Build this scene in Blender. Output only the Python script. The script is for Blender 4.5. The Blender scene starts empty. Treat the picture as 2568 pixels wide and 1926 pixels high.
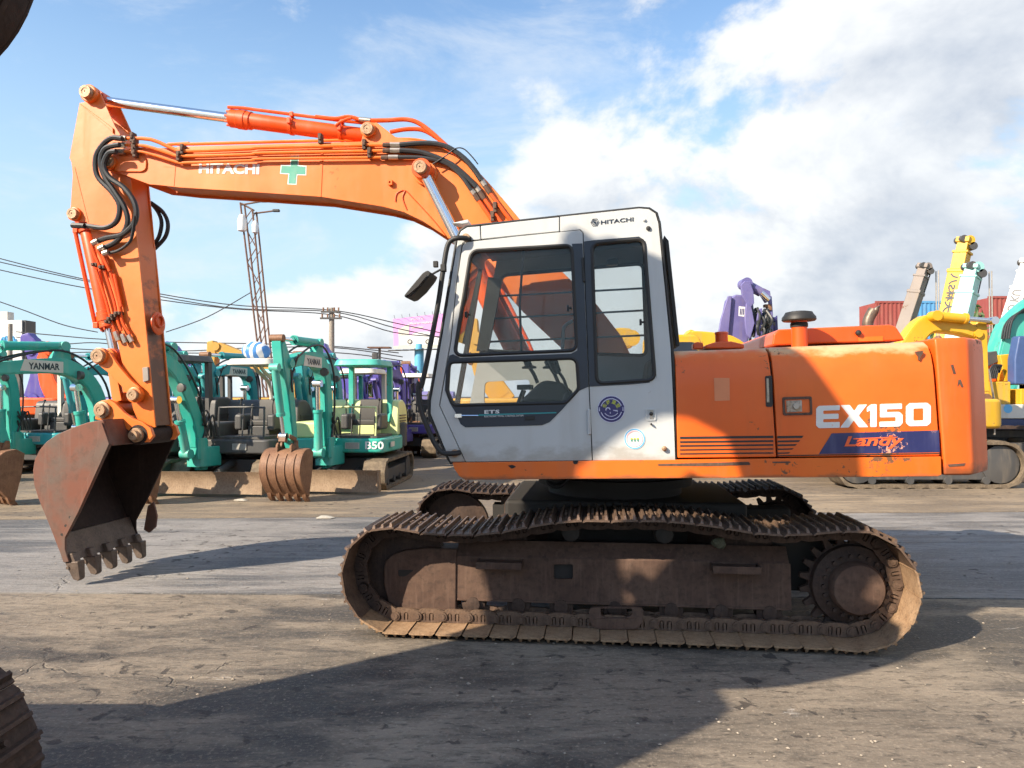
import bpy, bmesh, math, random
from mathutils import Vector, Matrix, noise
random.seed(7)
scene = bpy.context.scene
COL = scene.collection
rad = math.radians
# ------------------------------------------------------------------ camera
IW, IH, FPX, CAMH = 2568.0, 1926.0, 1850.0, 1.55
PITCH = math.atan((993 - 963) / FPX)
cam_data = bpy.data.cameras.new('camera')
cam_data.sensor_width = 36.0
cam_data.lens = 36.0 * FPX / IW
cam_data.clip_start = 0.05
cam_data.clip_end = 3000
cam = bpy.data.objects.new('camera', cam_data)
cam.location = (0, 0, CAMH)
cam.rotation_euler = (math.pi / 2 + PITCH, 0, 0)
COL.objects.link(cam)
scene.camera = cam
# ------------------------------------------------------------------ sun, sky, exposure
SUN_EL, SUN_AZ = rad(32), (0.81, 0.586)        # horizontal travel direction of the light
az = Vector((SUN_AZ[0], SUN_AZ[1])).normalized()
SUN_DIR = Vector((az.x * math.cos(SUN_EL), az.y * math.cos(SUN_EL), -math.sin(SUN_EL)))
sl = bpy.data.lights.new('sun', 'SUN')
sl.energy = 5.0
sl.angle = rad(0.53)
sl.color = (1.0, 0.86, 0.68)
so = bpy.data.objects.new('sun', sl)
so.rotation_euler = SUN_DIR.to_track_quat('-Z', 'Y').to_euler()
so.location = (-20, -15, 20)
COL.objects.link(so)
scene.view_settings.view_transform = 'Standard'
scene.view_settings.look = 'None'
scene.view_settings.exposure = 0.98
scene.view_settings.gamma = 1.0
scene.cycles.use_denoising = True
scene.cycles.max_bounces = 6
scene.cycles.diffuse_bounces = 3
scene.cycles.glossy_bounces = 3
scene.cycles.caustics_reflective = False
scene.cycles.caustics_refractive = False
scene.cycles.use_adaptive_sampling = True
scene.cycles.adaptive_threshold = 0.03
scene.cycles.transparent_max_bounces = 16

def nd(nt, typ, ins=None, **props):
    n = nt.nodes.new(typ)
    for k, v in props.items():
        setattr(n, k, v)
    if ins:
        for k, v in ins.items():
            if isinstance(v, bpy.types.NodeSocket):
                nt.links.new(v, n.inputs[k])
            else:
                n.inputs[k].default_value = v
    return n
def math_n(nt, op, a, b=None, c=None, clamp=False):
    n = nt.nodes.new('ShaderNodeMath'); n.operation = op; n.use_clamp = clamp
    for i, v in enumerate((a, b, c)):
        if v is None: continue
        if isinstance(v, bpy.types.NodeSocket): nt.links.new(v, n.inputs[i])
        else: n.inputs[i].default_value = v
    return n.outputs[0]
def vmath(nt, op, a, b=None, scale=None):
    n = nt.nodes.new('ShaderNodeVectorMath'); n.operation = op
    for i, v in enumerate((a, b)):
        if v is None: continue
        if isinstance(v, bpy.types.NodeSocket): nt.links.new(v, n.inputs[i])
        else: n.inputs[i].default_value = v
    if scale is not None: n.inputs['Scale'].default_value = scale
    return n.outputs[0]
def ramp(nt, fac, lo, hi, a=0.0, b=1.0):
    n = nt.nodes.new('ShaderNodeMapRange'); n.interpolation_type = 'SMOOTHSTEP'
    nt.links.new(fac, n.inputs[0])
    n.inputs[1].default_value = lo; n.inputs[2].default_value = hi
    n.inputs[3].default_value = a; n.inputs[4].default_value = b
    return n.outputs[0]
def mixc(nt, fac, a, b, blend='MIX'):
    n = nt.nodes.new('ShaderNodeMix'); n.data_type = 'RGBA'; n.blend_type = blend
    for sock, v in ((n.inputs[0], fac), (n.inputs[6], a), (n.inputs[7], b)):
        if isinstance(v, bpy.types.NodeSocket): nt.links.new(v, sock)
        elif isinstance(v, (int, float)): sock.default_value = v
        else: sock.default_value = (v[0], v[1], v[2], 1)
    return n.outputs[2]
def noise_n(nt, vec, scale, detail=4, rough=0.55, dist=0.0, w=None):
    n = nt.nodes.new('ShaderNodeTexNoise')
    nt.links.new(vec, n.inputs['Vector'])
    n.inputs['Scale'].default_value = scale; n.inputs['Detail'].default_value = detail
    n.inputs['Roughness'].default_value = rough; n.inputs['Distortion'].default_value = dist
    return n.outputs[0]

world = bpy.data.worlds.new('World'); scene.world = world; world.use_nodes = True
wt = world.node_tree; wt.nodes.clear()
sky = nd(wt, 'ShaderNodeTexSky', sky_type='NISHITA', sun_disc=False)
sky.sun_elevation = SUN_EL
sky.sun_rotation = math.atan2(-az.x, -az.y) % (2 * math.pi)
sky.altitude = 0; sky.air_density = 1.1; sky.dust_density = 0.15; sky.ozone_density = 2.2
SKY_SEED = 5.3
tc = nd(wt, 'ShaderNodeTexCoord')
D = tc.outputs['Generated']
sep = nd(wt, 'ShaderNodeSeparateXYZ', {0: D})
dx, dy, dz = sep.outputs
pv = vmath(wt, 'ADD', vmath(wt, 'MULTIPLY', D, (1.0, 1.0, 1.55)), (0.0, 0.0, SKY_SEED))
n1 = noise_n(wt, pv, 3.1, 14, 0.58, 0.15)
n2 = noise_n(wt, vmath(wt, 'ADD', pv, (-0.035, -0.02, 0.055)), 3.1, 8, 0.55, 0.15)
big = noise_n(wt, vmath(wt, 'ADD', pv, (2.1, 0.9, 0)), 1.3, 3, 0.5, 0.2)
# cover: a broad cloud field to the right of the view, scattered cumulus low over the horizon
az_ = math_n(wt, 'ARCTAN2', dx, dy)
side = ramp(wt, az_, -0.32, 0.06)
low = ramp(wt, dz, 0.27, 0.10)
cov = math_n(wt, 'ADD', math_n(wt, 'MULTIPLY', side, 0.225), math_n(wt, 'MULTIPLY_ADD', low, 0.225, -0.105))
cov = math_n(wt, 'ADD', cov, math_n(wt, 'MULTIPLY', math_n(wt, 'SUBTRACT', big, 0.5), 0.30))
dens = math_n(wt, 'ADD', n1, cov)
mask = ramp(wt, dens, 0.54, 0.635)
shade = math_n(wt, 'SUBTRACT', n1, n2)
thick = ramp(wt, dens, 0.62, 0.84)
grey = ramp(wt, noise_n(wt, vmath(wt, 'ADD', pv, (6.2, 3.3, 0)), 2.2, 7, 0.55, 0.3), 0.40, 0.60)
lit = math_n(wt, 'ADD', math_n(wt, 'MULTIPLY', shade, 4.4), math_n(wt, 'MULTIPLY_ADD', math_n(wt, 'MULTIPLY', grey, thick), -0.78, 0.95), clamp=True)
ccol = mixc(wt, lit, (0.225, 0.262, 0.325), (0.535, 0.54, 0.54))
# thin haze towards the horizon
hz = ramp(wt, dz, 0.56, 0.06)
skyc = vmath(wt, 'MULTIPLY', vmath(wt, 'SCALE', sky.outputs[0], scale=0.118), (0.90, 1.0, 1.06))
skyc = mixc(wt, math_n(wt, 'MULTIPLY', hz, 0.88), skyc, (0.335, 0.445, 0.52))
# thin veils of high cloud over all of the sky
wv = noise_n(wt, vmath(wt, 'ADD', vmath(wt, 'MULTIPLY', D, (1.0, 1.0, 2.4)), (3.0, 1.0, 7.7)), 3.4, 12, 0.64, 0.5)
veil = math_n(wt, 'MULTIPLY', ramp(wt, wv, 0.49, 0.76), 0.55)
skyc = mixc(wt, veil, skyc, (0.46, 0.49, 0.52))
final = mixc(wt, math_n(wt, 'MULTIPLY', mask, 0.93), skyc, ccol)
bgn = nd(wt, 'ShaderNodeBackground', {'Color': final, 'Strength': 1.0})
wo = nd(wt, 'ShaderNodeOutputWorld'); wt.links.new(bgn.outputs[0], wo.inputs[0])

# ------------------------------------------------------------------ pixels to directions
RCAM = Matrix.Rotation(math.pi / 2 + PITCH, 3, 'X')
CAMP = Vector((0, 0, CAMH))
def ray(u, v):
    return RCAM @ Vector(((u - IW / 2) / FPX, -(v - IH / 2) / FPX, -1.0))
def ground_at(u, v, z=0.0):
    d = ray(u, v); t = (z - CAMH) / d.z
    return CAMP + d * t
def at_y(u, v, Y):
    d = ray(u, v)
    return CAMP + d * (Y / d.y)
class Frame:
    def __init__(s, M): s.M = M; s.I = M.inverted()
    def pick(s, u, v, y):
        o = s.I @ CAMP; d = (s.I.to_3x3()) @ ray(u, v)
        p = o + d * ((y - o.y) / d.y)
        return Vector((p.x, p.z))
    def picks(s, pts, y): return [s.pick(u, v, y) for u, v in pts]
def zoomer(x0, y0, sc):
    return lambda *pts: [(x0 + x / sc, y0 + y / sc) for x, y in pts]
ZA = zoomer(0, 150, 3.016); ZB = zoomer(450, 200, 2.458); ZC = zoomer(0, 600, 3.318); ZD = zoomer(0, 950, 3.016)
ZE = zoomer(380, 780, 2.989); ZF = zoomer(1000, 500, 3.072); ZG = zoomer(1000, 850, 3.072); ZH = zoomer(1650, 700, 2.4096)
ZI = zoomer(820, 1170, 3.253); ZJ = zoomer(1450, 1170, 2.3284)

# ------------------------------------------------------------------ materials
MATS = {}
def new_mat(name):
    m = bpy.data.materials.new(name); m.use_nodes = True
    nt = m.node_tree
    b = nt.nodes['Principled BSDF']
    MATS[name] = m
    return m, nt, b
def objco(nt):
    return nd(nt, 'ShaderNodeTexCoord').outputs['Object']
def link_in(nt, b, key, v):
    if isinstance(v, bpy.types.NodeSocket): nt.links.new(v, b.inputs[key])
    elif isinstance(v, (tuple, list)): b.inputs[key].default_value = (v[0], v[1], v[2], 1)
    else: b.inputs[key].default_value = v
def bump(nt, b, h, strength=0.3, dist=0.02):
    n = nd(nt, 'ShaderNodeBump', {'Height': h, 'Strength': strength, 'Distance': dist})
    nt.links.new(n.outputs[0], b.inputs['Normal'])
def paint(name, col, col2=None, chip=(0.10, 0.045, 0.02), chips=0.5, rough=0.38, dust=0.25, dustcol=(0.30, 0.24, 0.17), scale=1.0, spec=0.5, fade=0.5, zones=()):
    """old machine paint: faded areas, rust chips, dust"""
    m, nt, b = new_mat(name); co = objco(nt)
    col2 = col2 or tuple(min(1, c * 1.15 + 0.02) for c in col)
    f = ramp(nt, noise_n(nt, co, 1.3 * scale, 5, 0.6), 0.38, 0.66)
    c = mixc(nt, math_n(nt, 'MULTIPLY', f, fade), col, col2)
    # dust streaks running down
    st = vmath(nt, 'MULTIPLY', co, (7 * scale, 7 * scale, 0.9 * scale))
    d = ramp(nt, noise_n(nt, st, 1.0, 5, 0.6), 0.48, 0.80)
    c = mixc(nt, math_n(nt, 'MULTIPLY', d, dust), c, dustcol)
    # worn or greasy zones of a given height on the thing, with ragged borders: (z from, z to, colour, amount)
    for za, zb_, zc_, am in zones:
        zz = nd(nt, 'ShaderNodeSeparateXYZ', {0: co}).outputs[2]
        rag = math_n(nt, 'MULTIPLY', math_n(nt, 'SUBTRACT', noise_n(nt, vmath(nt, 'MULTIPLY', co, (3, 3, 6)), 1.6, 7, 0.65), 0.5), abs(zb_ - za) * 3.2)
        zf = ramp(nt, math_n(nt, 'ADD', zz, rag), za, zb_)
        c = mixc(nt, math_n(nt, 'MULTIPLY', zf, am), c, zc_)
    # chips and scratches
    big = noise_n(nt, co, 2.2 * scale, 3, 0.5)
    fine = noise_n(nt, co, 26 * scale, 6, 0.62, 0.4)
    sc = vmath(nt, 'MULTIPLY', co, (5 * scale, 30 * scale, 60 * scale))
    scr = noise_n(nt, sc, 1.0, 3, 0.6, 0.6)
    v = math_n(nt, 'ADD', math_n(nt, 'MULTIPLY', big, 0.55), math_n(nt, 'MULTIPLY', fine, 0.55))
    k = ramp(nt, v, 0.735 - 0.07 * chips, 0.765 - 0.07 * chips)
    k2 = ramp(nt, math_n(nt, 'ADD', scr, math_n(nt, 'MULTIPLY', big, 0.25)), 0.865, 0.90)
    k = math_n(nt, 'MAXIMUM', k, math_n(nt, 'MULTIPLY', k2, 0.6))
    chipc = mixc(nt, fine, chip, tuple(x * 1.9 for x in chip))
    c = mixc(nt, math_n(nt, 'MULTIPLY', k, min(1.0, chips * 1.6)), c, chipc)
    link_in(nt, b, 'Base Color', c)
    r = math_n(nt, 'ADD', rough, math_n(nt, 'MULTIPLY', d, 0.22))
    r = math_n(nt, 'ADD', r, math_n(nt, 'MULTIPLY', k, 0.35), clamp=True)
    link_in(nt, b, 'Roughness', r)
    b.inputs['Specular IOR Level'].default_value = spec
    h = math_n(nt, 'SUBTRACT', math_n(nt, 'MULTIPLY', noise_n(nt, co, 5 * scale, 3, 0.5), 0.35), math_n(nt, 'MULTIPLY', k, 0.12))
    h = math_n(nt, 'ADD', h, math_n(nt, 'MULTIPLY', noise_n(nt, co, 1.7 * scale, 2, 0.4), 1.5))
    bump(nt, b, h, 0.22, 0.025)
    return m
def rust(name, c1, c2, c3=(0.03, 0.022, 0.018), rough=0.72, scale=1.0, shine=0.0, bumps=0.35):
    m, nt, b = new_mat(name); co = objco(nt)
    a = noise_n(nt, co, 3.0 * scale, 6, 0.65, 0.3)
    f = noise_n(nt, co, 22 * scale, 6, 0.65, 0.2)
    st = noise_n(nt, vmath(nt, 'MULTIPLY', co, (30 * scale, 30 * scale, 2.5 * scale)), 1.0, 4, 0.6)
    c = mixc(nt, ramp(nt, a, 0.35, 0.65), c1, c2)
    c = mixc(nt, math_n(nt, 'MULTIPLY', ramp(nt, f, 0.45, 0.72), 0.55), c, c3)
    c = mixc(nt, math_n(nt, 'MULTIPLY', ramp(nt, st, 0.5, 0.75), 0.30), c, tuple(min(1, x * 1.6 + 0.02) for x in c2))
    link_in(nt, b, 'Base Color', c)
    link_in(nt, b, 'Roughness', math_n(nt, 'ADD', rough - 0.12, math_n(nt, 'MULTIPLY', f, 0.25)))
    b.inputs['Metallic'].default_value = shine
    b.inputs['Specular IOR Level'].default_value = 0.35
    bump(nt, b, math_n(nt, 'ADD', a, math_n(nt, 'MULTIPLY', f, 0.5)), bumps, 0.012)
    return m
def plain(name, col, rough=0.6, metal=0.0, var=0.25, scale=8.0, spec=0.5, emit=None, coat=0.0):
    m, nt, b = new_mat(name); co = objco(nt)
    f = noise_n(nt, co, scale, 5, 0.6)
    c = mixc(nt, f, tuple(x * (1 - var) for x in col), tuple(min(1, x * (1 + var)) for x in col))
    link_in(nt, b, 'Base Color', c)
    link_in(nt, b, 'Roughness', math_n(nt, 'ADD', rough - 0.08, math_n(nt, 'MULTIPLY', f, 0.16), clamp=True))
    b.inputs['Metallic'].default_value = metal
    b.inputs['Specular IOR Level'].default_value = spec
    b.inputs['Coat Weight'].default_value = coat
    return m
ORANGE = paint('orange_paint', (0.76, 0.135, 0.010), (0.82, 0.20, 0.03), chips=0.5, rough=0.36, dust=0.14)
ORANGE_H = paint('orange_hood_paint', (0.72, 0.112, 0.008), (0.78, 0.165, 0.02), chips=0.62, rough=0.36, dust=0.40, dustcol=(0.46, 0.105, 0.022), zones=((1.765, 1.835, (0.56, 0.44, 0.24), 0.75),))
ORANGE_S = paint('orange_skirt_paint', (0.74, 0.125, 0.008), (0.80, 0.18, 0.02), chips=0.85, rough=0.36, dust=0.15, zones=((1.055, 1.030, (0.16, 0.08, 0.04), 0.7),))
ORANGE_W = paint('orange_counterweight_paint', (0.70, 0.105, 0.008), (0.76, 0.155, 0.02), chips=0.75, rough=0.42, dust=0.25, zones=((1.14, 1.04, (0.15, 0.07, 0.035), 0.7),))
ORANGE_B = paint('orange_boom_paint', (0.75, 0.152, 0.015), (0.80, 0.225, 0.042), chips=0.25, rough=0.40, dust=0.22, dustcol=(0.55, 0.27, 0.13), fade=0.6)
ORANGE_R = paint('orange_dark_paint', (0.70, 0.085, 0.010), (0.74, 0.13, 0.03), chips=0.4, rough=0.35, dust=0.12)
ORANGE_G = paint('greasy_orange_paint', (0.70, 0.145, 0.018), (0.70, 0.20, 0.05), chips=0.7, rough=0.45, dust=0.45, dustcol=(0.16, 0.07, 0.04), zones=((2.75, 1.9, (0.070, 0.036, 0.024), 0.92),))
CABW = paint('cab_grey_white_paint', (0.50, 0.52, 0.52), (0.56, 0.56, 0.545), chip=(0.17, 0.12, 0.08), chips=0.30, rough=0.36, dust=0.26, dustcol=(0.36, 0.33, 0.28), zones=((1.26, 1.14, (0.27, 0.23, 0.18), 0.55),))
NAVY = plain('navy_paint', (0.016, 0.024, 0.040), 0.35, var=0.3)
BLACK = plain('black_rubber', (0.018, 0.018, 0.018), 0.55, var=0.3)
HOSE = plain('black_hose', (0.022, 0.024, 0.026), 0.45, var=0.3, scale=20)
DARK = plain('dark_void_steel', (0.022, 0.020, 0.018), 0.75)  # near-black for dark steel and for shade in undercarriage hollows
CHROME = plain('chrome', (0.78, 0.79, 0.80), 0.14, metal=1.0, var=0.05)
STEEL = plain('worn_steel', (0.42, 0.38, 0.33), 0.42, metal=0.8, var=0.3, scale=25)
PINM = rust('pin_steel', (0.33, 0.20, 0.12), (0.42, 0.29, 0.18), (0.14, 0.07, 0.04), rough=0.5, scale=3, shine=0.25)
RUSTF = rust('track_frame_rust', (0.080, 0.046, 0.033), (0.122, 0.074, 0.052), (0.036, 0.025, 0.020), scale=1.2)
RUSTL = rust('sandy_rust', (0.30, 0.165, 0.085), (0.40, 0.25, 0.135), (0.13, 0.07, 0.04), scale=1.6)
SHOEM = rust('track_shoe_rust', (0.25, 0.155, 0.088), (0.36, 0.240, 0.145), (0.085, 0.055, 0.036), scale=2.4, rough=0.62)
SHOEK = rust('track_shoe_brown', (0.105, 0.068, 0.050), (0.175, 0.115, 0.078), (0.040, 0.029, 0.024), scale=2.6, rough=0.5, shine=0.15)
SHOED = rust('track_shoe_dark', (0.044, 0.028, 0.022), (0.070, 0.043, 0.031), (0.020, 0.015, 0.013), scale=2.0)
BUCKET = rust('bucket_rust', (0.170, 0.064, 0.040), (0.118, 0.088, 0.071), (0.080, 0.050, 0.036), scale=0.65, rough=0.55, bumps=0.2)
BUCKIN = rust('bucket_inside_shade', (0.024, 0.014, 0.011), (0.034, 0.019, 0.014), (0.012, 0.009, 0.008), scale=1.0)  # near-black rust: the deep shade inside the bucket put into its colour
TOOTH = rust('tooth_steel', (0.105, 0.078, 0.062), (0.15, 0.11, 0.085), (0.05, 0.04, 0.034), scale=3, rough=0.5, shine=0.2)
WHITE = plain('white_vinyl', (0.74, 0.74, 0.73), 0.4, var=0.08)
WHITE_D = paint('worn_white_vinyl', (0.74, 0.74, 0.73), (0.66, 0.64, 0.60), chip=(0.50, 0.13, 0.03), chips=0.55, rough=0.42, dust=0.25, dustcol=(0.55, 0.42, 0.32), scale=2.2)
GREENV = paint('worn_green_vinyl', (0.045, 0.30, 0.215), (0.10, 0.38, 0.29), chip=(0.50, 0.16, 0.05), chips=0.5, rough=0.45, dust=0.3, dustcol=(0.25, 0.36, 0.28), scale=2.5)
NAVYV = paint('navy_vinyl', (0.018, 0.022, 0.095), (0.05, 0.055, 0.15), chip=(0.42, 0.20, 0.14), chips=0.6, rough=0.3, dust=0.2, dustcol=(0.25, 0.25, 0.38), scale=2)
REDV = plain('red_vinyl', (0.80, 0.12, 0.03), 0.4, var=0.15)
TEALV = plain('teal_vinyl', (0.02, 0.25, 0.27), 0.4, var=0.1)
YELV = plain('yellow_vinyl', (0.55, 0.58, 0.07), 0.4, var=0.1)
LILACV = plain('lilac_vinyl', (0.62, 0.62, 0.78), 0.4, var=0.05)
INDIGOV = plain('indigo_vinyl', (0.035, 0.03, 0.14), 0.4, var=0.1)
SKYV = plain('sky_blue_vinyl', (0.12, 0.42, 0.72), 0.4, var=0.1)
PINKV = plain('pink_vinyl', (0.80, 0.42, 0.45), 0.4, var=0.1)
SEATM = plain('seat_vinyl', (0.055, 0.052, 0.048), 0.6)
def glass_mat(name, tint=(0.80, 0.84, 0.84), alpha=0.12):
    m, nt, b = new_mat(name)
    out = nt.nodes['Material Output']; nt.nodes.remove(b)
    tr = nd(nt, 'ShaderNodeBsdfTransparent', {'Color': (*tint, 1)})
    gl = nd(nt, 'ShaderNodeBsdfGlossy', {'Color': (0.9, 0.95, 1, 1), 'Roughness': 0.03})
    df = nd(nt, 'ShaderNodeBsdfDiffuse', {'Color': (0.35, 0.33, 0.30, 1)})
    lw = nd(nt, 'ShaderNodeFresnel', {'IOR': 1.33})
    co = objco(nt)
    dirt = ramp(nt, noise_n(nt, co, 2.5, 5, 0.6), 0.45, 0.8, 0.02, alpha)
    m1 = nd(nt, 'ShaderNodeMixShader', {0: lw.outputs[0], 1: tr.outputs[0], 2: gl.outputs[0]})
    m2 = nd(nt, 'ShaderNodeMixShader', {0: dirt, 1: m1.outputs[0], 2: df.outputs[0]})
    nt.links.new(m2.outputs[0], out.inputs[0])
    return m
GLASS = glass_mat('cab_glass', (0.88, 0.90, 0.90), 0.03)
MIRROR = plain('mirror_glass', (0.7, 0.72, 0.74), 0.06, metal=1.0, var=0.02)

# ------------------------------------------------------------------ mesh helpers
def finish(me, sharp=38):
    me.polygons.foreach_set('use_smooth', [True] * len(me.polygons))
    me.set_sharp_from_angle(angle=rad(sharp))
    return me
def bm_mesh(name, bm, sharp=38, recalc=True):
    if recalc: bmesh.ops.recalc_face_normals(bm, faces=bm.faces)
    me = bpy.data.meshes.new(name); bm.to_mesh(me); bm.free()
    return finish(me, sharp)
def obj(name, data, mat, parent=None, M=None, bevel=0.0, segs=2):
    me = bm_mesh(name, data) if isinstance(data, bmesh.types.BMesh) else data
    o = bpy.data.objects.new(name, me)
    if mat is not None and not me.materials: me.materials.append(mat)
    COL.objects.link(o)
    if parent is not None: o.parent = parent
    if M is not None: o.matrix_local = M
    if bevel:
        b = o.modifiers.new('bevel', 'BEVEL'); b.width = bevel; b.segments = segs
        b.limit_method = 'ANGLE'; b.angle_limit = rad(40); b.harden_normals = True
    return o
def tag(o, label, cat, group=None):
    o['label'] = label; o['category'] = cat
    if group: o['group'] = group
    return o
def thing(name, label, cat, M=None, group=None):
    o = bpy.data.objects.new(name, None); COL.objects.link(o)
    o.empty_display_size = 0.3
    if M is not None: o.matrix_world = M
    return tag(o, label, cat, group)
def BM(): return bmesh.new()
def prism(bm, pts, y0, y1):
    """pts: (x, z) outline extruded along y"""
    a = [bm.verts.new((p[0], y0, p[1])) for p in pts]
    b = [bm.verts.new((p[0], y1, p[1])) for p in pts]
    n = len(pts)
    bm.faces.new(a); bm.faces.new(list(reversed(b)))
    for i in range(n):
        j = (i + 1) % n
        bm.faces.new((a[i], b[i], b[j], a[j]))
    return bm
def prism_z(bm, pts, z0, z1):
    a = [bm.verts.new((p[0], p[1], z0)) for p in pts]
    b = [bm.verts.new((p[0], p[1], z1)) for p in pts]
    n = len(pts)
    bm.faces.new(a); bm.faces.new(list(reversed(b)))
    for i in range(n):
        j = (i + 1) % n
        bm.faces.new((a[i], b[i], b[j], a[j]))
    return bm
def box(bm, c, s, M=None):
    mm = Matrix.Translation(Vector(c)) @ Matrix.Diagonal((s[0], s[1], s[2], 1))
    if M is not None: mm = M @ mm
    bmesh.ops.create_cube(bm, size=1, matrix=mm)
    return bm
def cyl(bm, p0, p1, r, r2=None, seg=20, caps=True):
    p0, p1 = Vector(p0), Vector(p1); d = p1 - p0
    q = d.to_track_quat('Z', 'Y').to_matrix().to_4x4()
    M = Matrix.Translation((p0 + p1) / 2) @ q
    bmesh.ops.create_cone(bm, cap_ends=caps, segments=seg, radius1=r, radius2=r if r2 is None else r2, depth=d.length, matrix=M)
    return bm
def ball(bm, c, r, seg=12, scale=(1, 1, 1)):
    bmesh.ops.create_uvsphere(bm, u_segments=seg, v_segments=max(6, seg // 2), radius=r,
                              matrix=Matrix.Translation(Vector(c)) @ Matrix.Diagonal((*scale, 1)))
    return bm
def smooth_path(pts, n=6, closed=False):
    pts = [Vector(p) for p in pts]; out = []
    m = len(pts)
    rng = range(m if closed else m - 1)
    for i in rng:
        if closed: p0, p1, p2, p3 = pts[(i - 1) % m], pts[i], pts[(i + 1) % m], pts[(i + 2) % m]
        else: p0, p1, p2, p3 = pts[max(i - 1, 0)], pts[i], pts[i + 1], pts[min(i + 2, m - 1)]
        for k in range(n):
            t = k / n
            out.append(0.5 * ((2 * p1) + (p2 - p0) * t + (2 * p0 - 5 * p1 + 4 * p2 - p3) * t * t + (3 * p1 - p0 - 3 * p2 + p3) * t ** 3))
    if not closed: out.append(pts[-1])
    return out
def tube(bm, pts, r, seg=8, ridge=0.0, caps=True):
    pts = [Vector(p) for p in pts]
    rings = []; up = None
    for i, p in enumerate(pts):
        t = (pts[min(i + 1, len(pts) - 1)] - pts[max(i - 1, 0)]).normalized()
        if up is None:
            up = Vector((0, 0, 1)) if abs(t.z) < 0.9 else Vector((0, 1, 0))
        a = t.cross(up).normalized(); up = a.cross(t).normalized()
        rr = r * (1 + (ridge if i % 2 else 0))
        rings.append([bm.verts.new(p + (a * math.cos(2 * math.pi * k / seg) + up * math.sin(2 * math.pi * k / seg)) * rr) for k in range(seg)])
    for a, b in zip(rings, rings[1:]):
        for k in range(seg):
            bm.faces.new((a[k], a[(k + 1) % seg], b[(k + 1) % seg], b[k]))
    if caps:
        bm.faces.new(rings[0]); bm.faces.new(list(reversed(rings[-1])))
    return bm
def lathe(bm, prof, M=None, seg=28):
    """prof: (r, h) about the local z axis"""
    rings = []
    for r, h in prof:
        ring = []
        for k in range(seg):
            a = 2 * math.pi * k / seg
            p = Vector((r * math.cos(a), r * math.sin(a), h))
            ring.append(bm.verts.new(M @ p if M is not None else p))
        rings.append(ring)
    for a, b in zip(rings, rings[1:]):
        for k in range(seg):
            bm.faces.new((a[k], a[(k + 1) % seg], b[(k + 1) % seg], b[k]))
    bm.faces.new(list(reversed(rings[0]))); bm.faces.new(rings[-1])
    return bm
def round_poly(pts, r, n=5):
    """round every corner; r a number or one number per corner"""
    pts = [Vector(p) for p in pts]; m = len(pts); out = []
    for i in range(m):
        rr = r[i] if isinstance(r, (list, tuple)) else r
        p, a, b = pts[i], pts[i - 1], pts[(i + 1) % m]
        if rr <= 0: out.append(p); continue
        da, db = (a - p), (b - p)
        k = min(rr, da.length * 0.48, db.length * 0.48)
        s, e = p + da.normalized() * k, p + db.normalized() * k
        for j in range(n + 1):
            t = j / n
            out.append(s * (1 - t) ** 2 + p * 2 * t * (1 - t) + e * t * t)
    return out
def inset(pts, d):
    """move outline inwards by d (positive = smaller)"""
    pts = [Vector(p) for p in pts]; m = len(pts)
    area = sum(pts[i].x * pts[(i + 1) % m].y - pts[(i + 1) % m].x * pts[i].y for i in range(m))
    sgn = 1 if area > 0 else -1
    out = []
    for i in range(m):
        a, p, b = pts[i - 1], pts[i], pts[(i + 1) % m]
        e1 = (p - a); e2 = (b - p)
        if e1.length < 1e-9 or e2.length < 1e-9: out.append(p); continue
        e1.normalize(); e2.normalize()
        n1 = Vector((-e1.y, e1.x)) * sgn; n2 = Vector((-e2.y, e2.x)) * sgn
        nn = (n1 + n2)
        if nn.length < 1e-6: nn = n1
        nn.normalize()
        c = max(0.4, nn.dot(n1))
        out.append(p + nn * (d / c))
    return out
def plate(name, outline, holes, y0, y1):
    """flat plate with holes in the x-z plane between y0 and y1 -> mesh"""
    cu = bpy.data.curves.new(name, 'CURVE'); cu.dimensions = '2D'; cu.fill_mode = 'BOTH'
    cu.extrude = abs(y1 - y0) / 2
    for ring in [outline] + list(holes):
        sp = cu.splines.new('POLY'); sp.points.add(len(ring) - 1); sp.use_cyclic_u = True
        for i, p in enumerate(ring): sp.points[i].co = (p[0], p[1], 0, 1)
    return curve_to_mesh(name, cu, Matrix(((1, 0, 0, 0), (0, 0, -1, (y0 + y1) / 2), (0, 1, 0, 0), (0, 0, 0, 1))))
def curve_to_mesh(name, cu, M):
    t = bpy.data.objects.new('tmp', cu); COL.objects.link(t)
    dg = bpy.context.evaluated_depsgraph_get()
    me = bpy.data.meshes.new_from_object(t.evaluated_get(dg))
    bpy.data.objects.remove(t); bpy.data.curves.remove(cu)
    me.name = name; me.transform(M)
    bm = bmesh.new(); bm.from_mesh(me)
    bmesh.ops.remove_doubles(bm, verts=bm.verts, dist=1e-5)
    bmesh.ops.recalc_face_normals(bm, faces=bm.faces)
    bm.to_mesh(me); bm.free()
    me.materials.clear()
    return finish(me)
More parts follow.
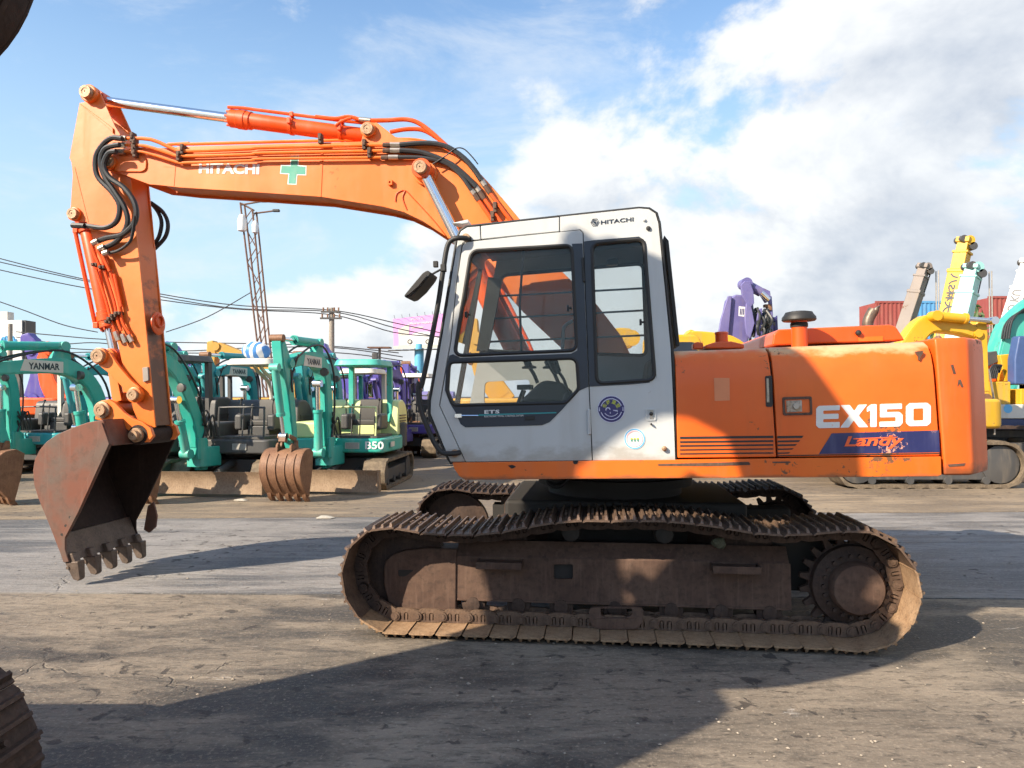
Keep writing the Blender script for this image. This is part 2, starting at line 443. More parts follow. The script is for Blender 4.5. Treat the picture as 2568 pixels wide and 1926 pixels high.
def text_mesh(name, body, bl, br, tl, y, depth=0.003, bold=0.0, shear=0.0, space=1.0):
    """lettering fitted to the parallelogram bl, br, tl (x, z), face towards -y"""
    cu = bpy.data.curves.new(name, 'FONT'); cu.body = body; cu.size = 1; cu.offset = bold
    cu.extrude = 0.01; cu.shear = shear; cu.space_character = space; cu.resolution_u = 3
    t = bpy.data.objects.new('tmp', cu); COL.objects.link(t)
    dg = bpy.context.evaluated_depsgraph_get()
    me = bpy.data.meshes.new_from_object(t.evaluated_get(dg))
    bpy.data.objects.remove(t); bpy.data.curves.remove(cu)
    me.name = name; me.materials.clear()
    if not me.vertices: return me
    xs = [v.co.x for v in me.vertices]; ys = [v.co.y for v in me.vertices]
    x0, x1, y0, y1 = min(xs), max(xs), min(ys), max(ys)
    bl, br, tl = Vector(bl), Vector(br), Vector(tl)
    for v in me.vertices:
        a = (v.co.x - x0) / (x1 - x0); b = (v.co.y - y0) / (y1 - y0)
        p = bl + (br - bl) * a + (tl - bl) * b
        v.co = (p.x, y - (depth if v.co.z > 0 else 0), p.y)
    bm = bmesh.new(); bm.from_mesh(me); bmesh.ops.recalc_face_normals(bm, faces=bm.faces); bm.to_mesh(me); bm.free()
    return me
def ribbon(pts, widths):
    """outline of a bent bar around a centre line"""
    pts = [Vector(p) for p in pts]; L, R = [], []
    for i, p in enumerate(pts):
        t = (pts[min(i + 1, len(pts) - 1)] - pts[max(i - 1, 0)]).normalized()
        n = Vector((-t.y, t.x)); w = widths[i] / 2
        L.append(p + n * w); R.append(p - n * w)
    return L + list(reversed(R))
def circle2(c, r, n=16, a0=0.0, a1=2 * math.pi):
    return [Vector((c[0] + r * math.cos(a0 + (a1 - a0) * k / n), c[1] + r * math.sin(a0 + (a1 - a0) * k / n))) for k in range(n)]
# ================================================================== SETTING: yard floor
def concrete(name, c1, c2, dark, streak_dir=(0.35, 2.6, 1), stain=0.7, specks=0.5, wet=0.0):
    m, nt, b = new_mat(name); co = objco(nt)
    warp = noise_n(nt, co, 0.7, 3, 0.5)
    a = ramp(nt, noise_n(nt, co, 0.55, 6, 0.62, 0.4), 0.34, 0.66)
    c = mixc(nt, a, c1, c2)
    st = vmath(nt, 'MULTIPLY', co, streak_dir)
    s1 = noise_n(nt, st, 1.5, 8, 0.66, 0.5)
    big = noise_n(nt, vmath(nt, 'ADD', co, (11.3, 4.1, 0)), 0.32, 4, 0.55)
    k = ramp(nt, math_n(nt, 'ADD', math_n(nt, 'MULTIPLY', s1, 0.65), math_n(nt, 'MULTIPLY', big, 0.45)), 0.495, 0.63)
    c = mixc(nt, math_n(nt, 'MULTIPLY', k, stain), c, dark)
    f = noise_n(nt, st, 9.0, 7, 0.7, 0.3)
    c = mixc(nt, math_n(nt, 'MULTIPLY', ramp(nt, f, 0.47, 0.66), 0.55), c, tuple(x * 0.52 for x in c1))
    # broad rubber and oil smears left by turning machines
    rt = nd(nt, 'ShaderNodeMapping', {'Vector': co, 'Rotation': (0, 0, 0.22), 'Scale': (0.22, 1.15, 1)}).outputs[0]
    sm = ramp(nt, noise_n(nt, rt, 1.3, 5, 0.6, 1.2), 0.52, 0.68)
    c = mixc(nt, math_n(nt, 'MULTIPLY', sm, 0.55), c, tuple(x * 1.1 for x in dark))
    # mottled grit
    g = noise_n(nt, co, 46, 5, 0.7)
    c = mixc(nt, math_n(nt, 'MULTIPLY', ramp(nt, g, 0.50, 0.72), 0.55), c, tuple(min(1, x * 1.45) for x in c2))
    g2 = noise_n(nt, vmath(nt, 'ADD', st, (5.0, 2.0, 0)), 17, 6, 0.72, 0.3)
    c = mixc(nt, math_n(nt, 'MULTIPLY', ramp(nt, g2, 0.52, 0.64), 0.60), c, tuple(x * 0.9 for x in dark))
    # pale scuffs and splashes of lime
    w1 = noise_n(nt, vmath(nt, 'ADD', st, (3.7, 9.1, 0)), 6.0, 6, 0.72, 0.8)
    w2 = noise_n(nt, vmath(nt, 'ADD', co, (7.7, 2.1, 0)), 0.9, 3, 0.5)
    w = ramp(nt, math_n(nt, 'ADD', w1, math_n(nt, 'MULTIPLY', w2, 0.30)), 0.84, 0.90)
    c = mixc(nt, math_n(nt, 'MULTIPLY', w, specks), c, (0.55, 0.53, 0.50))
    # black oil spots, pits
    o1 = noise_n(nt, vmath(nt, 'ADD', co, (1.7, 5.1, 0)), 7.5, 5, 0.6, 0.5)
    o2 = noise_n(nt, vmath(nt, 'ADD', co, (21.7, 3.1, 0)), 0.5, 2, 0.5)
    o = ramp(nt, math_n(nt, 'ADD', o1, math_n(nt, 'MULTIPLY', o2, 0.35)), 0.80, 0.87)
    c = mixc(nt, math_n(nt, 'MULTIPLY', o, 0.75), c, (0.035, 0.030, 0.028))
    # cracks
    vor = nd(nt, 'ShaderNodeTexVoronoi', {'Scale': 0.55}, feature='DISTANCE_TO_EDGE')
    wv = vmath(nt, 'ADD', co, vmath(nt, 'SCALE', nd(nt, 'ShaderNodeTexNoise', {'Vector': co, 'Scale': 2.3, 'Detail': 6.0}).outputs[1], scale=0.55))
    nt.links.new(wv, vor.inputs['Vector'])
    cr = ramp(nt, vor.outputs[0], 0.006, 0.0)
    cr = math_n(nt, 'MULTIPLY', cr, ramp(nt, w2, 0.55, 0.68))
    c = mixc(nt, math_n(nt, 'MULTIPLY', cr, 0.55), c, (0.07, 0.06, 0.05))
    link_in(nt, b, 'Base Color', c)
    r = math_n(nt, 'SUBTRACT', 0.86, math_n(nt, 'MULTIPLY', k, 0.22 + wet))
    link_in(nt, b, 'Roughness', r)
    b.inputs['Specular IOR Level'].default_value = 0.35
    h = math_n(nt, 'ADD', math_n(nt, 'MULTIPLY', g, 0.5), math_n(nt, 'MULTIPLY', f, 1.0))
    h = math_n(nt, 'SUBTRACT', h, math_n(nt, 'MULTIPLY', cr, 1.2))
    h = math_n(nt, 'SUBTRACT', h, math_n(nt, 'MULTIPLY', o, 0.4))
    bump(nt, b, h, 0.55, 0.018)
    return m
CONC_T = concrete('tan_concrete', (0.186, 0.155, 0.121), (0.268, 0.224, 0.172), (0.050, 0.046, 0.042), (0.62, 1.7, 1), stain=0.9)
CONC_G = concrete('grey_concrete', (0.215, 0.202, 0.190), (0.275, 0.260, 0.243), (0.075, 0.074, 0.076), (0.30, 2.6, 1), 0.85, 0.6, 0.1)
CONC_B = concrete('far_tan_concrete', (0.25, 0.195, 0.135), (0.31, 0.245, 0.17), (0.12, 0.10, 0.082), stain=0.7, specks=0.35)
SOIL = plain('joint_dirt', (0.06, 0.05, 0.042), 0.9)
bm = BM(); box(bm, (0, 700, -0.28), (3000, 1500, 0.5))
ground = obj('ground', bm, SOIL); ground['kind'] = 'structure'
seams = [((0, 1487), (2310, 1501)), ((0, 1371), (2266, 1361)), ((0, 1303), (2200, 1286))]
def seam_line(pa, pb):
    a, b = ground_at(*pa), ground_at(*pb); k = (b.y - a.y) / (b.x - a.x)
    return lambda x: a.y + k * (x - a.x)
SL = [seam_line(*s) for s in seams]
edges = [lambda x: -30.0] + SL + [lambda x: 120.0]
for i, mat in enumerate((CONC_T, CONC_G, CONC_G, CONC_B)):
    lo, hi = edges[i], edges[i + 1]
    g = 0.012
    X = 90
    bm = BM()
    n = 240
    zt_ = 0.0 if i % 2 == 0 else 0.003
    prev = None
    for k in range(n + 1):                       # slightly broken joint edges
        x = -X + 2 * X * k / n
        ya_ = lo(x) + g + (0.010 * abs(noise.noise((x * 2.1, i * 7.0, 0))) if i else 0)
        yb_ = hi(x) - g - (0.010 * abs(noise.noise((x * 2.3, i * 9.0, 5))) if i < 3 else 0)
        cur = [bm.verts.new((x, ya_, -0.025)), bm.verts.new((x, ya_, zt_)), bm.verts.new((x, yb_, zt_)), bm.verts.new((x, yb_, -0.025))]
        if prev:
            for q in range(4): bm.faces.new((prev[q], cur[q], cur[(q + 1) % 4], prev[(q + 1) % 4]))
        prev = cur
    s = obj('concrete_slab', bm, mat, ground)

# ================================================================== MAIN EXCAVATOR
CEN = Vector((0.81, 5.85, 0.003))
ROOT = Matrix.Translation(CEN) @ Matrix.Rotation(-rad(6.3), 4, 'Z')
UP = Matrix.Rotation(-rad(0.8), 4, 'Z') @ Matrix.Rotation(-rad(1.1), 4, 'Y')
KF = Frame(ROOT); UF = Frame(ROOT @ UP)
EX = thing('excavator', 'large orange crawler excavator with grey cab and rusty tracks filling the middle of the yard', 'excavator', ROOT)
def up(name, data, mat, bevel=0.0, parent=None, segs=2):
    """a part of the slewing upper structure (or a sub-part when a parent is given)"""
    if parent is None: return obj(name, data, mat, EX, UP, bevel, segs)
    return obj(name, data, mat, parent, None, bevel, segs)
def v3(p, y): return Vector((p[0], y, p[1]))

# ---------------------------------------------------------------- tracks
def resample(path, n):
    seg = [(path[(i + 1) % len(path)] - path[i]).length for i in range(len(path))]
    tot = sum(seg); out = []; i = 0; acc = 0.0
    for k in range(n):
        t = tot * k / n
        while acc + seg[i] < t: acc += seg[i]; i += 1
        out.append(path[i].lerp(path[(i + 1) % len(path)], (t - acc) / seg[i]))
    return out, tot
TP = []
x0 = KF.pick(*ZI((450, 1360))[0], -1.297).x; x1 = KF.pick(*ZJ((1760, 1085))[0], -1.297).x
for k in range(13): TP.append(Vector((x0 + (x1 - x0) * k / 12, 0.030)))
TP += KF.picks(ZJ((1935, 965), (2010, 790), (2005, 660), (1950, 545), (1885, 470), (1800, 408), (1690, 372), (1600, 370), (1420, 385), (1240, 397), (1060, 390), (890, 360), (720, 335), (550, 318), (380, 312), (210, 315), (50, 312)), -1.297)
TP += KF.picks(ZI((1900, 447), (1690, 480), (1470, 520), (1270, 550), (1070, 553), (870, 548), (660, 522), (470, 488), (300, 530), (180, 640), (112, 820), (112, 1005), (215, 1215), (330, 1300)), -1.297)
tpath = smooth_path([(p.x, 0, p.y) for p in TP], 6, closed=True)
NSH = 46
tpts, tlen = resample(tpath, NSH)
PITCHL = tlen / NSH
def shoe_mesh(L, wid):
    bm = BM(); h = L * 0.440
    prof = [(-h - 0.010, -0.004), (-h * 0.9, 0.0), (h * 0.8, 0.0), (h + 0.004, -0.012), (h + 0.004, -0.020), (h * 0.8, -0.012), (-h * 0.9, -0.012), (-h - 0.010, -0.014)]
    prism(bm, prof, -wid / 2, wid / 2)
    for gx, gh in ((-h * 0.86, 0.026), (-h * 0.12, 0.022), (h * 0.60, 0.022)):
        p = [(gx - 0.011, -0.003), (gx + 0.011, -0.003), (gx + 0.006, gh), (gx - 0.006, gh)]
        n0 = len(bm.verts)
        prism(bm, p, -wid / 2 + 0.004, wid / 2 - 0.004)
        bm.verts.ensure_lookup_table()
        for v in list(bm.verts)[n0:]:                     # grousers taper towards the shoe ends
            if v.co.z > 0.01: v.co.y *= 0.93
    for bx in (-h * 0.5, h * 0.24):
        for by in (-0.105, -0.055, 0.055, 0.105):
            cyl(bm, (bx, by, -0.002), (bx, by, 0.016), 0.010, seg=6)
    return bm_mesh('track_shoe', bm)
def link_mesh(L):
    parts = BM()
    h = L * 0.5
    outline = round_poly([(-h - 0.012, -0.080), (-h - 0.012, -0.030), (-h * 0.7, -0.014), (h * 0.6, -0.014), (h + 0.026, -0.028), (h + 0.026, -0.085), (h * 0.62, -0.100), (-h * 0.6, -0.100)], 0.018, 3)
    holes = [round_poly([(-h * 0.62, -0.075), (-h * 0.30, -0.075), (-h * 0.30, -0.022), (-h * 0.62, -0.022)], 0.012, 3),
             round_poly([(-h * 0.06, -0.075), (h * 0.28, -0.075), (h * 0.28, -0.022), (-h * 0.06, -0.022)], 0.012, 3)]
    for y0, y1 in ((-0.072, -0.044), (0.044, 0.072)):
        me = plate('l', outline, holes, y0, y1); parts.from_mesh(me); bpy.data.meshes.remove(me)
    cyl(parts, (h * 0.99, -0.082, -0.055), (h * 0.99, 0.082, -0.055), 0.031, seg=14)
    cyl(parts, (h * 0.99, -0.088, -0.055), (h * 0.99, 0.088, -0.055), 0.018, seg=12)
    for bx in (-h * 0.46, h * 0.11):
        for s in (-1, 1): box(parts, (bx, s * 0.058, -0.045), (0.016, 0.024, 0.05))
    me = bm_mesh('track_link', parts)
    return me
SHOE_ME = shoe_mesh(PITCHL, 0.60); LINK_ME = link_mesh(PITCHL)
SHOE_ME.materials.append(SHOEM); LINK_ME.materials.append(SHOEK)
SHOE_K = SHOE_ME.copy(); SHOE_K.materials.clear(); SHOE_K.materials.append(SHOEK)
LINK_K = LINK_ME.copy(); LINK_K.materials.clear(); LINK_K.materials.append(SHOED)  # darker links: oily steel plus the deep shade under the upper run
SHOE_F = SHOE_ME.copy(); SHOE_F.materials.clear(); SHOE_F.materials.append(SHOED)  # far track copies: shade below the machine put into a darker colour
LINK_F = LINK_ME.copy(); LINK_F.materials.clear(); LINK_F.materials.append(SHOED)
zb, z1, z2 = 0.186, 0.470, 0.566
bx0, bx1 = -1.080, 1.095
SPC = KF.pick(*ZJ((1600, 690))[0], -1.0)
IDC = Vector((-1.43, 0.345))
def build_track(yc, near):
    s = -1 if near else 1
    yo = yc + s * 0.005                       # outer face of the beam
    yi = yc - s * 0.24
    def YY(d): return yc + s * d
    # beam body
    bm = BM()
    prof = [(YY(-0.03), zb), (YY(-0.03), z1), (YY(-0.10), z2 - 0.012), (YY(-0.20), z2 - 0.012), (YY(-0.20), zb)]
    a = [bm.verts.new((bx0, p[0], p[1])) for p in prof]; b = [bm.verts.new((bx1 - 0.03, p[0], p[1])) for p in prof]
    bm.faces.new(a); bm.faces.new(list(reversed(b)))
    for i in range(5): bm.faces.new((a[i], b[i], b[(i + 1) % 5], a[(i + 1) % 5]))
    fr = obj('track_frame', bm, DARK, EX)
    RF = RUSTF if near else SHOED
    # side plate with the access hole, and the sloping top plate
    hole = round_poly(KF.picks(ZI((1850, 800), (2005, 800), (2005, 920), (1850, 920)), yo), 0.012, 4)
    me = plate('side_plate', [(bx0, zb - 0.006), (bx1, zb - 0.006), (bx1 - 0.005, z1), (bx0, z1)], [hole], YY(-0.028), YY(0.0))
    obj('side_plate', me, RF, fr, bevel=0.004)
    bm = BM()
    sl = [(YY(0.0), z1), (YY(-0.006), z1 - 0.012), (YY(-0.098), z2 - 0.004), (YY(-0.09), z2)]
    nx = [bx0, -0.42, -0.36, -0.20, -0.14, 0.14, 0.22, 0.40, 0.48, bx1]
    a = [bm.verts.new((bx0, p[0], p[1])) for p in sl]; b = [bm.verts.new((bx1 - 0.012, p[0], p[1])) for p in sl]
    bm.faces.new(a); bm.faces.new(list(reversed(b)))
    for i in range(4): bm.faces.new((a[i], b[i], b[(i + 1) % 4], a[(i + 1) % 4]))
    obj('top_plate', bm, RF, fr, bevel=0.003)
    # edge flange along the bottom
    bm = BM(); box(bm, ((bx0 + bx1) / 2, YY(-0.015), zb - 0.004), (bx1 - bx0 - 0.01, 0.045, 0.014)); obj('flange', bm, RUSTF, fr, bevel=0.003)
    # idler guard
    gp = KF.picks(ZI((1060, 672), (830, 662), (640, 680), (540, 712), (478, 765), (462, 830), (462, 960), (500, 1100), (575, 1190), (800, 1205), (1055, 1200)), yo)
    bm = BM(); prism(bm, gp, YY(0.012), YY(-0.20)); obj('idler_guard', bm, RF, fr, bevel=0.012)
    # recessed mark on the guard
    mk = round_poly(KF.picks(ZI((582, 840), (712, 842), (640, 895), (585, 893)), yo), 0.012, 4)
    bm = BM(); prism(bm, mk, YY(0.015), YY(0.010)); obj('tensioner_port', bm, DARK, fr)
    # idler
    bm = BM(); lathe(bm, [(0.05, -0.055), (0.17, -0.055), (0.20, -0.045), (0.300, -0.04), (0.300, 0.04), (0.20, 0.045), (0.17, 0.055), (0.05, 0.055)],
                     Matrix.Translation((IDC.x, yc - s * 0.08, IDC.y)) @ Matrix.Rotation(math.pi / 2, 4, 'X'), 36)
    obj('idler_wheel', bm, SHOED, fr)
    # sprocket: toothed ring + hub + cover
    pts = []
    for k in range(21):
        a0 = 2 * math.pi * k / 21
        for da, r in ((-0.10, 0.262), (-0.045, 0.318), (0.045, 0.318), (0.10, 0.262)):
            pts.append((SPC.x + r * math.cos(a0 + da), SPC.y + r * math.sin(a0 + da)))
    bm = BM(); prism(bm, pts, YY(-0.06), YY(-0.02)); obj('sprocket', bm, SHOED, fr, bevel=0.004)
    Mh = Matrix.Translation((SPC.x, yc, SPC.y)) @ Matrix.Rotation(math.pi / 2 * (1 if near else -1), 4, 'X')
    bm = BM(); lathe(bm, [(0.24, -0.10), (0.255, 0.0), (0.250, 0.03), (0.215, 0.045), (0.20, 0.055), (0.175, 0.06)], Mh, 40); obj('final_drive', bm, SHOED, fr, bevel=0.004)
    bm = BM(); lathe(bm, [(0.165, 0.04), (0.163, 0.115), (0.150, 0.138), (0.10, 0.146), (0.012, 0.148), (0.010, 0.144)], Mh, 40); obj('drive_cover', bm, RUSTF if near else SHOED, fr)
    for k in range(22):
        a0 = 2 * math.pi * k / 22
        c = Mh @ Vector((0.192 * math.cos(a0), 0.192 * math.sin(a0), 0.055)); d = Mh @ Vector((0.192 * math.cos(a0), 0.192 * math.sin(a0), 0.076))
        bm = BM(); cyl(bm, c, d, 0.014, seg=6); obj('cover_bolt', bm, SHOED, fr)
    # rollers
    rl = KF.picks(ZI((1190, 1130), (1560, 1132), (1910, 1140)) + ZJ((215, 830), (545, 835), (835, 845), (1120, 850)), yo)
    for p in rl:
        Mr = Matrix.Translation((p.x, yc - s * 0.065, 0.152)) @ Matrix.Rotation(math.pi / 2 * (1 if near else -1), 4, 'X')
        bm = BM(); lathe(bm, [(0.03, -0.16), (0.072, -0.14), (0.080, -0.06), (0.062, -0.05), (0.062, 0.01), (0.078, 0.015), (0.078, 0.05), (0.05, 0.058), (0.046, 0.075), (0.02, 0.078)], Mr, 22)
        obj('track_roller', bm, SHOED, fr)
        bm = BM(); box(bm, (p.x, YY(-0.045), 0.172), (0.105, 0.07, 0.035)); obj('roller_bracket', bm, SHOED, fr, bevel=0.008)
    for p in KF.picks(ZI((1990, 575)) + ZJ((500, 405)), yo):
        Mr = Matrix.Translation((p.x, yc, 0.650)) @ Matrix.Rotation(math.pi / 2 * (1 if near else -1), 4, 'X')
        bm = BM(); lathe(bm, [(0.02, -0.17), (0.062, -0.15), (0.066, -0.02), (0.056, 0.0), (0.056, 0.05), (0.03, 0.06), (0.01, 0.06)], Mr, 22); obj('carrier_roller', bm, DARK, fr)  # near-black colour paints the shade between beam and upper run
    # steps
    if near:
        for q in (ZI((1215, 775), (1590, 845)), ZJ((785, 578), (1070, 632))):
            a, b = KF.picks(q, yo - 0.11)
            bm = BM(); w = 0.018
            box(bm, ((a.x + b.x) / 2, yo - 0.115, (a.y + b.y) / 2), (b.x - a.x, 0.016, abs(b.y - a.y) * 0.95))
            for xx in (a.x + 0.006, b.x - 0.006): box(bm, (xx, yo - 0.058, (a.y + b.y) / 2), (0.012, 0.116, abs(b.y - a.y) * 0.94))
            box(bm, ((a.x + b.x) / 2, yo - 0.058, (a.y + b.y) / 2 + 0.012), (b.x - a.x - 0.03, 0.105, 0.010))
            obj('step', bm, RUSTF, fr, bevel=0.004)
        gpl = round_poly(KF.picks(ZJ((65, 800), (375, 800), (375, 880), (330, 925), (110, 925), (62, 880)), yo), 0.03, 4)
        hol = round_poly(KF.picks(ZJ((130, 805), (310, 805), (310, 845), (270, 862), (170, 862), (130, 845)), yo), 0.012, 3)
        me = plate('chain_guard', gpl, [hol], YY(0.10), YY(0.07)); obj('chain_guard', me, RUSTF, fr, bevel=0.005)
    # shoes and links
    n = len(tpts)
    rnd = random.Random(5)
    for k in range(n):
        a, b = tpts[k], tpts[(k + 1) % n]
        c = (a + b) / 2; t = (b - a).normalized()
        nrm = Vector((t.z, 0, -t.x))            # outward for this winding
        M = Matrix(((t.x, 0, nrm.x, c.x), (0, 1, 0, yc), (t.z, 0, nrm.z, c.z), (0, 0, 0, 1)))
        if M.to_3x3().determinant() < 0: M = M @ Matrix.Diagonal((1, -1, 1, 1))
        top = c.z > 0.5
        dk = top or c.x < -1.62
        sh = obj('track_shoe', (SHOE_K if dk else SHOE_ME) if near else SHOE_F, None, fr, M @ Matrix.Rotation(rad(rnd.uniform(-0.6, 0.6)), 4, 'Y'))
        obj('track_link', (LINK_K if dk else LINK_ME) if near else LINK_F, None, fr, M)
    return fr
build_track(-0.995, True)
build_track(0.995, False)
# car body between the tracks
for yy in (-0.70, 0.70):
    bm = BM(); box(bm, (1.20, yy, 0.42), (0.60, 0.22, 0.34)); cyl(bm, (SPC.x, yy - 0.16, SPC.y), (SPC.x, yy + 0.16, SPC.y), 0.17, seg=20); obj('travel_motor_gap_filler', bm, DARK, EX, bevel=0.02)  # motor plus a dark box added to block bright gaps under the body
bm = BM(); prism_z(bm, [(-0.80, -0.62), (0.90, -0.62), (0.90, 0.62), (-0.80, 0.62)], 0.42, 0.80); obj('car_body', bm, DARK, EX, bevel=0.03)
for sx in (-1, 1):
    for sy in (-1, 1):
        bm = BM(); z0l, z0h = 0.42, 0.78
        pa = [(sx * 0.40, sy * 0.45), (sx * 0.62, sy * 0.30), (sx * 1.02, sy * 0.86), (sx * 0.62, sy * 0.86)]
        prism_z(bm, pa, 0.30, 0.62)
        bm.verts.ensure_lookup_table()
        for v in bm.verts:
            if v.co.z > 0.5 and abs(v.co.y) < 0.6: v.co.z = 0.78
        obj('frame_leg', bm, SHOED, EX, bevel=0.02)
bm = BM(); lathe(bm, [(0.50, 0.80), (0.52, 0.80), (0.52, 0.86), (0.60, 0.87), (0.60, 0.93), (0.55, 0.935), (0.55, 1.03), (0.3, 1.03)], None, 48); obj('slewing_ring', bm, DARK, EX)
for k, (yy, zz) in enumerate(((-0.55, 0.96), (-0.50, 0.92))):
    pts = smooth_path([(-0.46 + 0.03 * k, yy, 1.02), (-0.50, yy - 0.02, 0.93), (-0.42, yy - 0.02, 0.89 + 0.02 * k), (-0.34, yy, 0.95), (-0.33, yy, 1.02)], 6)
    bm = BM(); tube(bm, pts, 0.012); obj('swivel_hose', bm, HOSE, EX)

# ---------------------------------------------------------------- deck, hood, counterweight
YN = -1.22
sk = UF.picks(ZG((415, 957), (428, 1000), (465, 1055), (510, 1085)), -1.23)
ztop = 1.150; zbot = 1.032; xe = 1.930
outl = sk + [Vector((xe - 0.02, zbot)), Vector((xe, zbot + 0.01)), Vector((xe, ztop)), Vector((sk[0].x, ztop - 0.012))]
bm = BM(); prism(bm, outl, -1.232, -1.16); SK = up('deck_skirt', bm, ORANGE_S, 0.022, segs=3)
bm = BM(); prism(bm, [(p.x, p.y) for p in outl], 1.16, 1.232); up('deck_skirt', bm, ORANGE, 0.02)
bm = BM(); box(bm, ((sk[0].x + xe) / 2 + 0.05, 0, 1.07), (xe - sk[0].x - 0.14, 2.30, 0.07)); up('deck_plate', bm, DARK)
bm = BM(); box(bm, (0.2, 0.1, 1.12), (2.2, 1.9, 0.06)); up('floor_plate', bm, DARK)
def hood_panel(xa, xb, ztl, ztr, slope, mat):
    """curved cowling from the near side over the top; seam edges follow the photo"""
    prof = [(-1.19, 1.154), (YN, 1.154), (YN, 1.60), (YN + 0.004, 1.68), (YN + 0.022, 1.755), (YN + 0.055, 1.805), (YN + 0.11, 1.832), (YN + 0.2, 1.838), (0.3, 1.842), (1.0, 1.83), (1.16, 1.79), (1.21, 1.70), (1.22, 1.5), (1.22, 1.154), (1.19, 1.154)]
    bm = BM(); A, B = [], []
    for y, z in prof:
        t = (z - 1.154) / 0.684
        zz = 1.154 + t * (ztl - 1.154); zr = 1.154 + t * (ztr - 1.154)
        A.append(bm.verts.new((xa + slope[0] * (1 - t), y, zz))); B.append(bm.verts.new((xb + slope[1] * (1 - t), y, zr)))
    n = len(prof)
    bm.faces.new(A); bm.faces.new(list(reversed(B)))
    for i in range(n): bm.faces.new((A[i], B[i], B[(i + 1) % n], A[(i + 1) % n]))
    return up('hood_panel', bm, mat, 0.006)
H1 = hood_panel(0.394, 0.962, 1.829, 1.834, (0.002, 0.026), ORANGE_H)
H2 = hood_panel(0.976, 1.902, 1.837, 1.847, (0.022, 0.028), ORANGE_H)
bm = BM(); box(bm, (1.15, 0, 1.45), (1.48, 2.36, 0.58)); up('engine_bay', bm, DARK)
# counterweight: slab that rounds into the tail
cwx = 1.918
plan = [(cwx, -1.225)] + [(2.085, -1.225), (2.106, -1.216), (2.122, -1.198)]
for k in range(1, 16):
    a = rad(-29 + 58 * k / 16)
    plan.append((2.53 * math.cos(a), 2.53 * math.sin(a) * 0.93))
plan += [(2.135, 1.16), (2.105, 1.20), (2.06, 1.225), (cwx, 1.225)]
bm = BM()
lv = [(1.036, 0.975), (1.050, 0.992), (1.09, 1.0), (1.80, 1.0), (1.842, 0.99), (1.858, 0.97)]
rings = []
for z, s in lv:
    rings.append([bm.verts.new((cwx + (p[0] - cwx) * (s if p[0] > 2.07 else 1) + (1.84 - z) * 0.041 * (1 if p[0] < 2.0 else 0.3), p[1] * (1 - (1 - s) * 0.25), z)) for p in plan])
for a, b in zip(rings, rings[1:]):
    for i in range(len(plan)):
        j = (i + 1) % len(plan); bm.faces.new((a[i], a[j], b[j], b[i]))
bm.faces.new(rings[0]); bm.faces.new(list(reversed(rings[-1])))
CW = up('counterweight', bm, ORANGE_W, 0.014)
# engine cover, pre-cleaner, exhaust, caps
eh = UF.picks(ZH((690, 400), (700, 330), (735, 303), (1400, 274), (1440, 285), (1495, 370)), -0.75)
bm = BM(); prism(bm, eh, -0.75, 0.75); EC = up('engine_cover', bm, ORANGE_R, 0.012)
hp = UF.picks(ZH((1210, 350), (1360, 344), (1360, 372), (1212, 376)), -0.755)
bm = BM(); prism(bm, hp, -0.757, -0.75); up('cover_panel', bm, ORANGE, parent=EC)
kp = UF.pick(*ZH((1208, 325))[0], -0.76)
bm = BM(); lathe(bm, [(0.012, 0.0), (0.018, 0.01), (0.020, 0.022), (0.014, 0.034), (0.004, 0.038)], Matrix.Translation((kp.x, -0.75, kp.y)) @ Matrix.Rotation(math.pi / 2, 4, 'X'), 14); up('cover_knob', bm, BLACK, parent=EC)
yp = -0.92
c0 = UF.pick(*ZH((856, 395))[0], yp); c1 = UF.pick(*ZH((856, 262))[0], yp)
def px2m(n, u, v, y, f=UF):
    return (f.pick(u + n, v, y) - f.pick(u, v, y)).length
r = px2m(20, 2000, 800, yp)
bm = BM(); cyl(bm, (c0.x, yp, c0.y - 0.05), (c0.x, yp, c1.y + 0.01), r, seg=24); PC = up('air_intake', bm, ORANGE_R)
R = px2m(43, 2000, 800, yp); zt = UF.pick(*ZH((856, 195))[0], yp).y; zl = UF.pick(*ZH((856, 258))[0], yp).y
bm = BM(); lathe(bm, [(r * 0.9, zl + 0.005), (R * 0.93, zl + 0.004), (R, zl + 0.012), (R * 0.985, zl + 0.03), (R * 0.86, zt - 0.022), (R * 0.78, zt - 0.006), (R * 0.5, zt), (0.01, zt + 0.002)], Matrix.Translation((c0.x, yp, 0)), 32); up('intake_cap', bm, BLACK, parent=PC)
bm = BM(); lathe(bm, [(r * 1.08, zl - 0.035), (r * 1.10, zl - 0.03), (r * 1.10, zl - 0.012), (r * 0.8, zl + 0.01)], Matrix.Translation((c0.x, yp, 0)), 24); up('clamp_band', bm, DARK, parent=PC)
ye = -0.45
ep = UF.picks(ZH((1270, 300), (1268, 270), (1275, 240), (1292, 205), (1318, 170)), ye)
bm = BM(); pth = smooth_path([v3(p, ye) for p in ep], 5); re = px2m(14, 2190, 800, ye)
tube(bm, pth, re, 16)
for v in bm.verts:                                   # slash-cut mouth
    if (v.co - pth[-1]).length < re * 1.2: v.co.z += (v.co.x - pth[-1].x) * 1.3
up('exhaust_pipe', bm, rust('exhaust_steel', (0.10, 0.085, 0.07), (0.16, 0.13, 0.10), (0.05, 0.04, 0.035), rough=0.45, shine=0.4), 0)
yk = -0.75
fc = UF.picks(ZH((385, 380), (385, 318), (240, 405), (500, 405), (275, 405)), yk)
rf = px2m(16, 1810, 840, yk)
bm = BM(); lathe(bm, [(rf * 1.5, fc[0].y - 0.05), (rf * 1.5, fc[0].y - 0.008), (rf, fc[0].y), (rf, fc[1].y - 0.018), (rf * 1.12, fc[1].y - 0.016), (rf * 1.05, fc[1].y - 0.003), (rf * 0.8, fc[1].y)], Matrix.Translation((fc[0].x, yk, 0)), 12); up('tank_cap', bm, ORANGE_R)
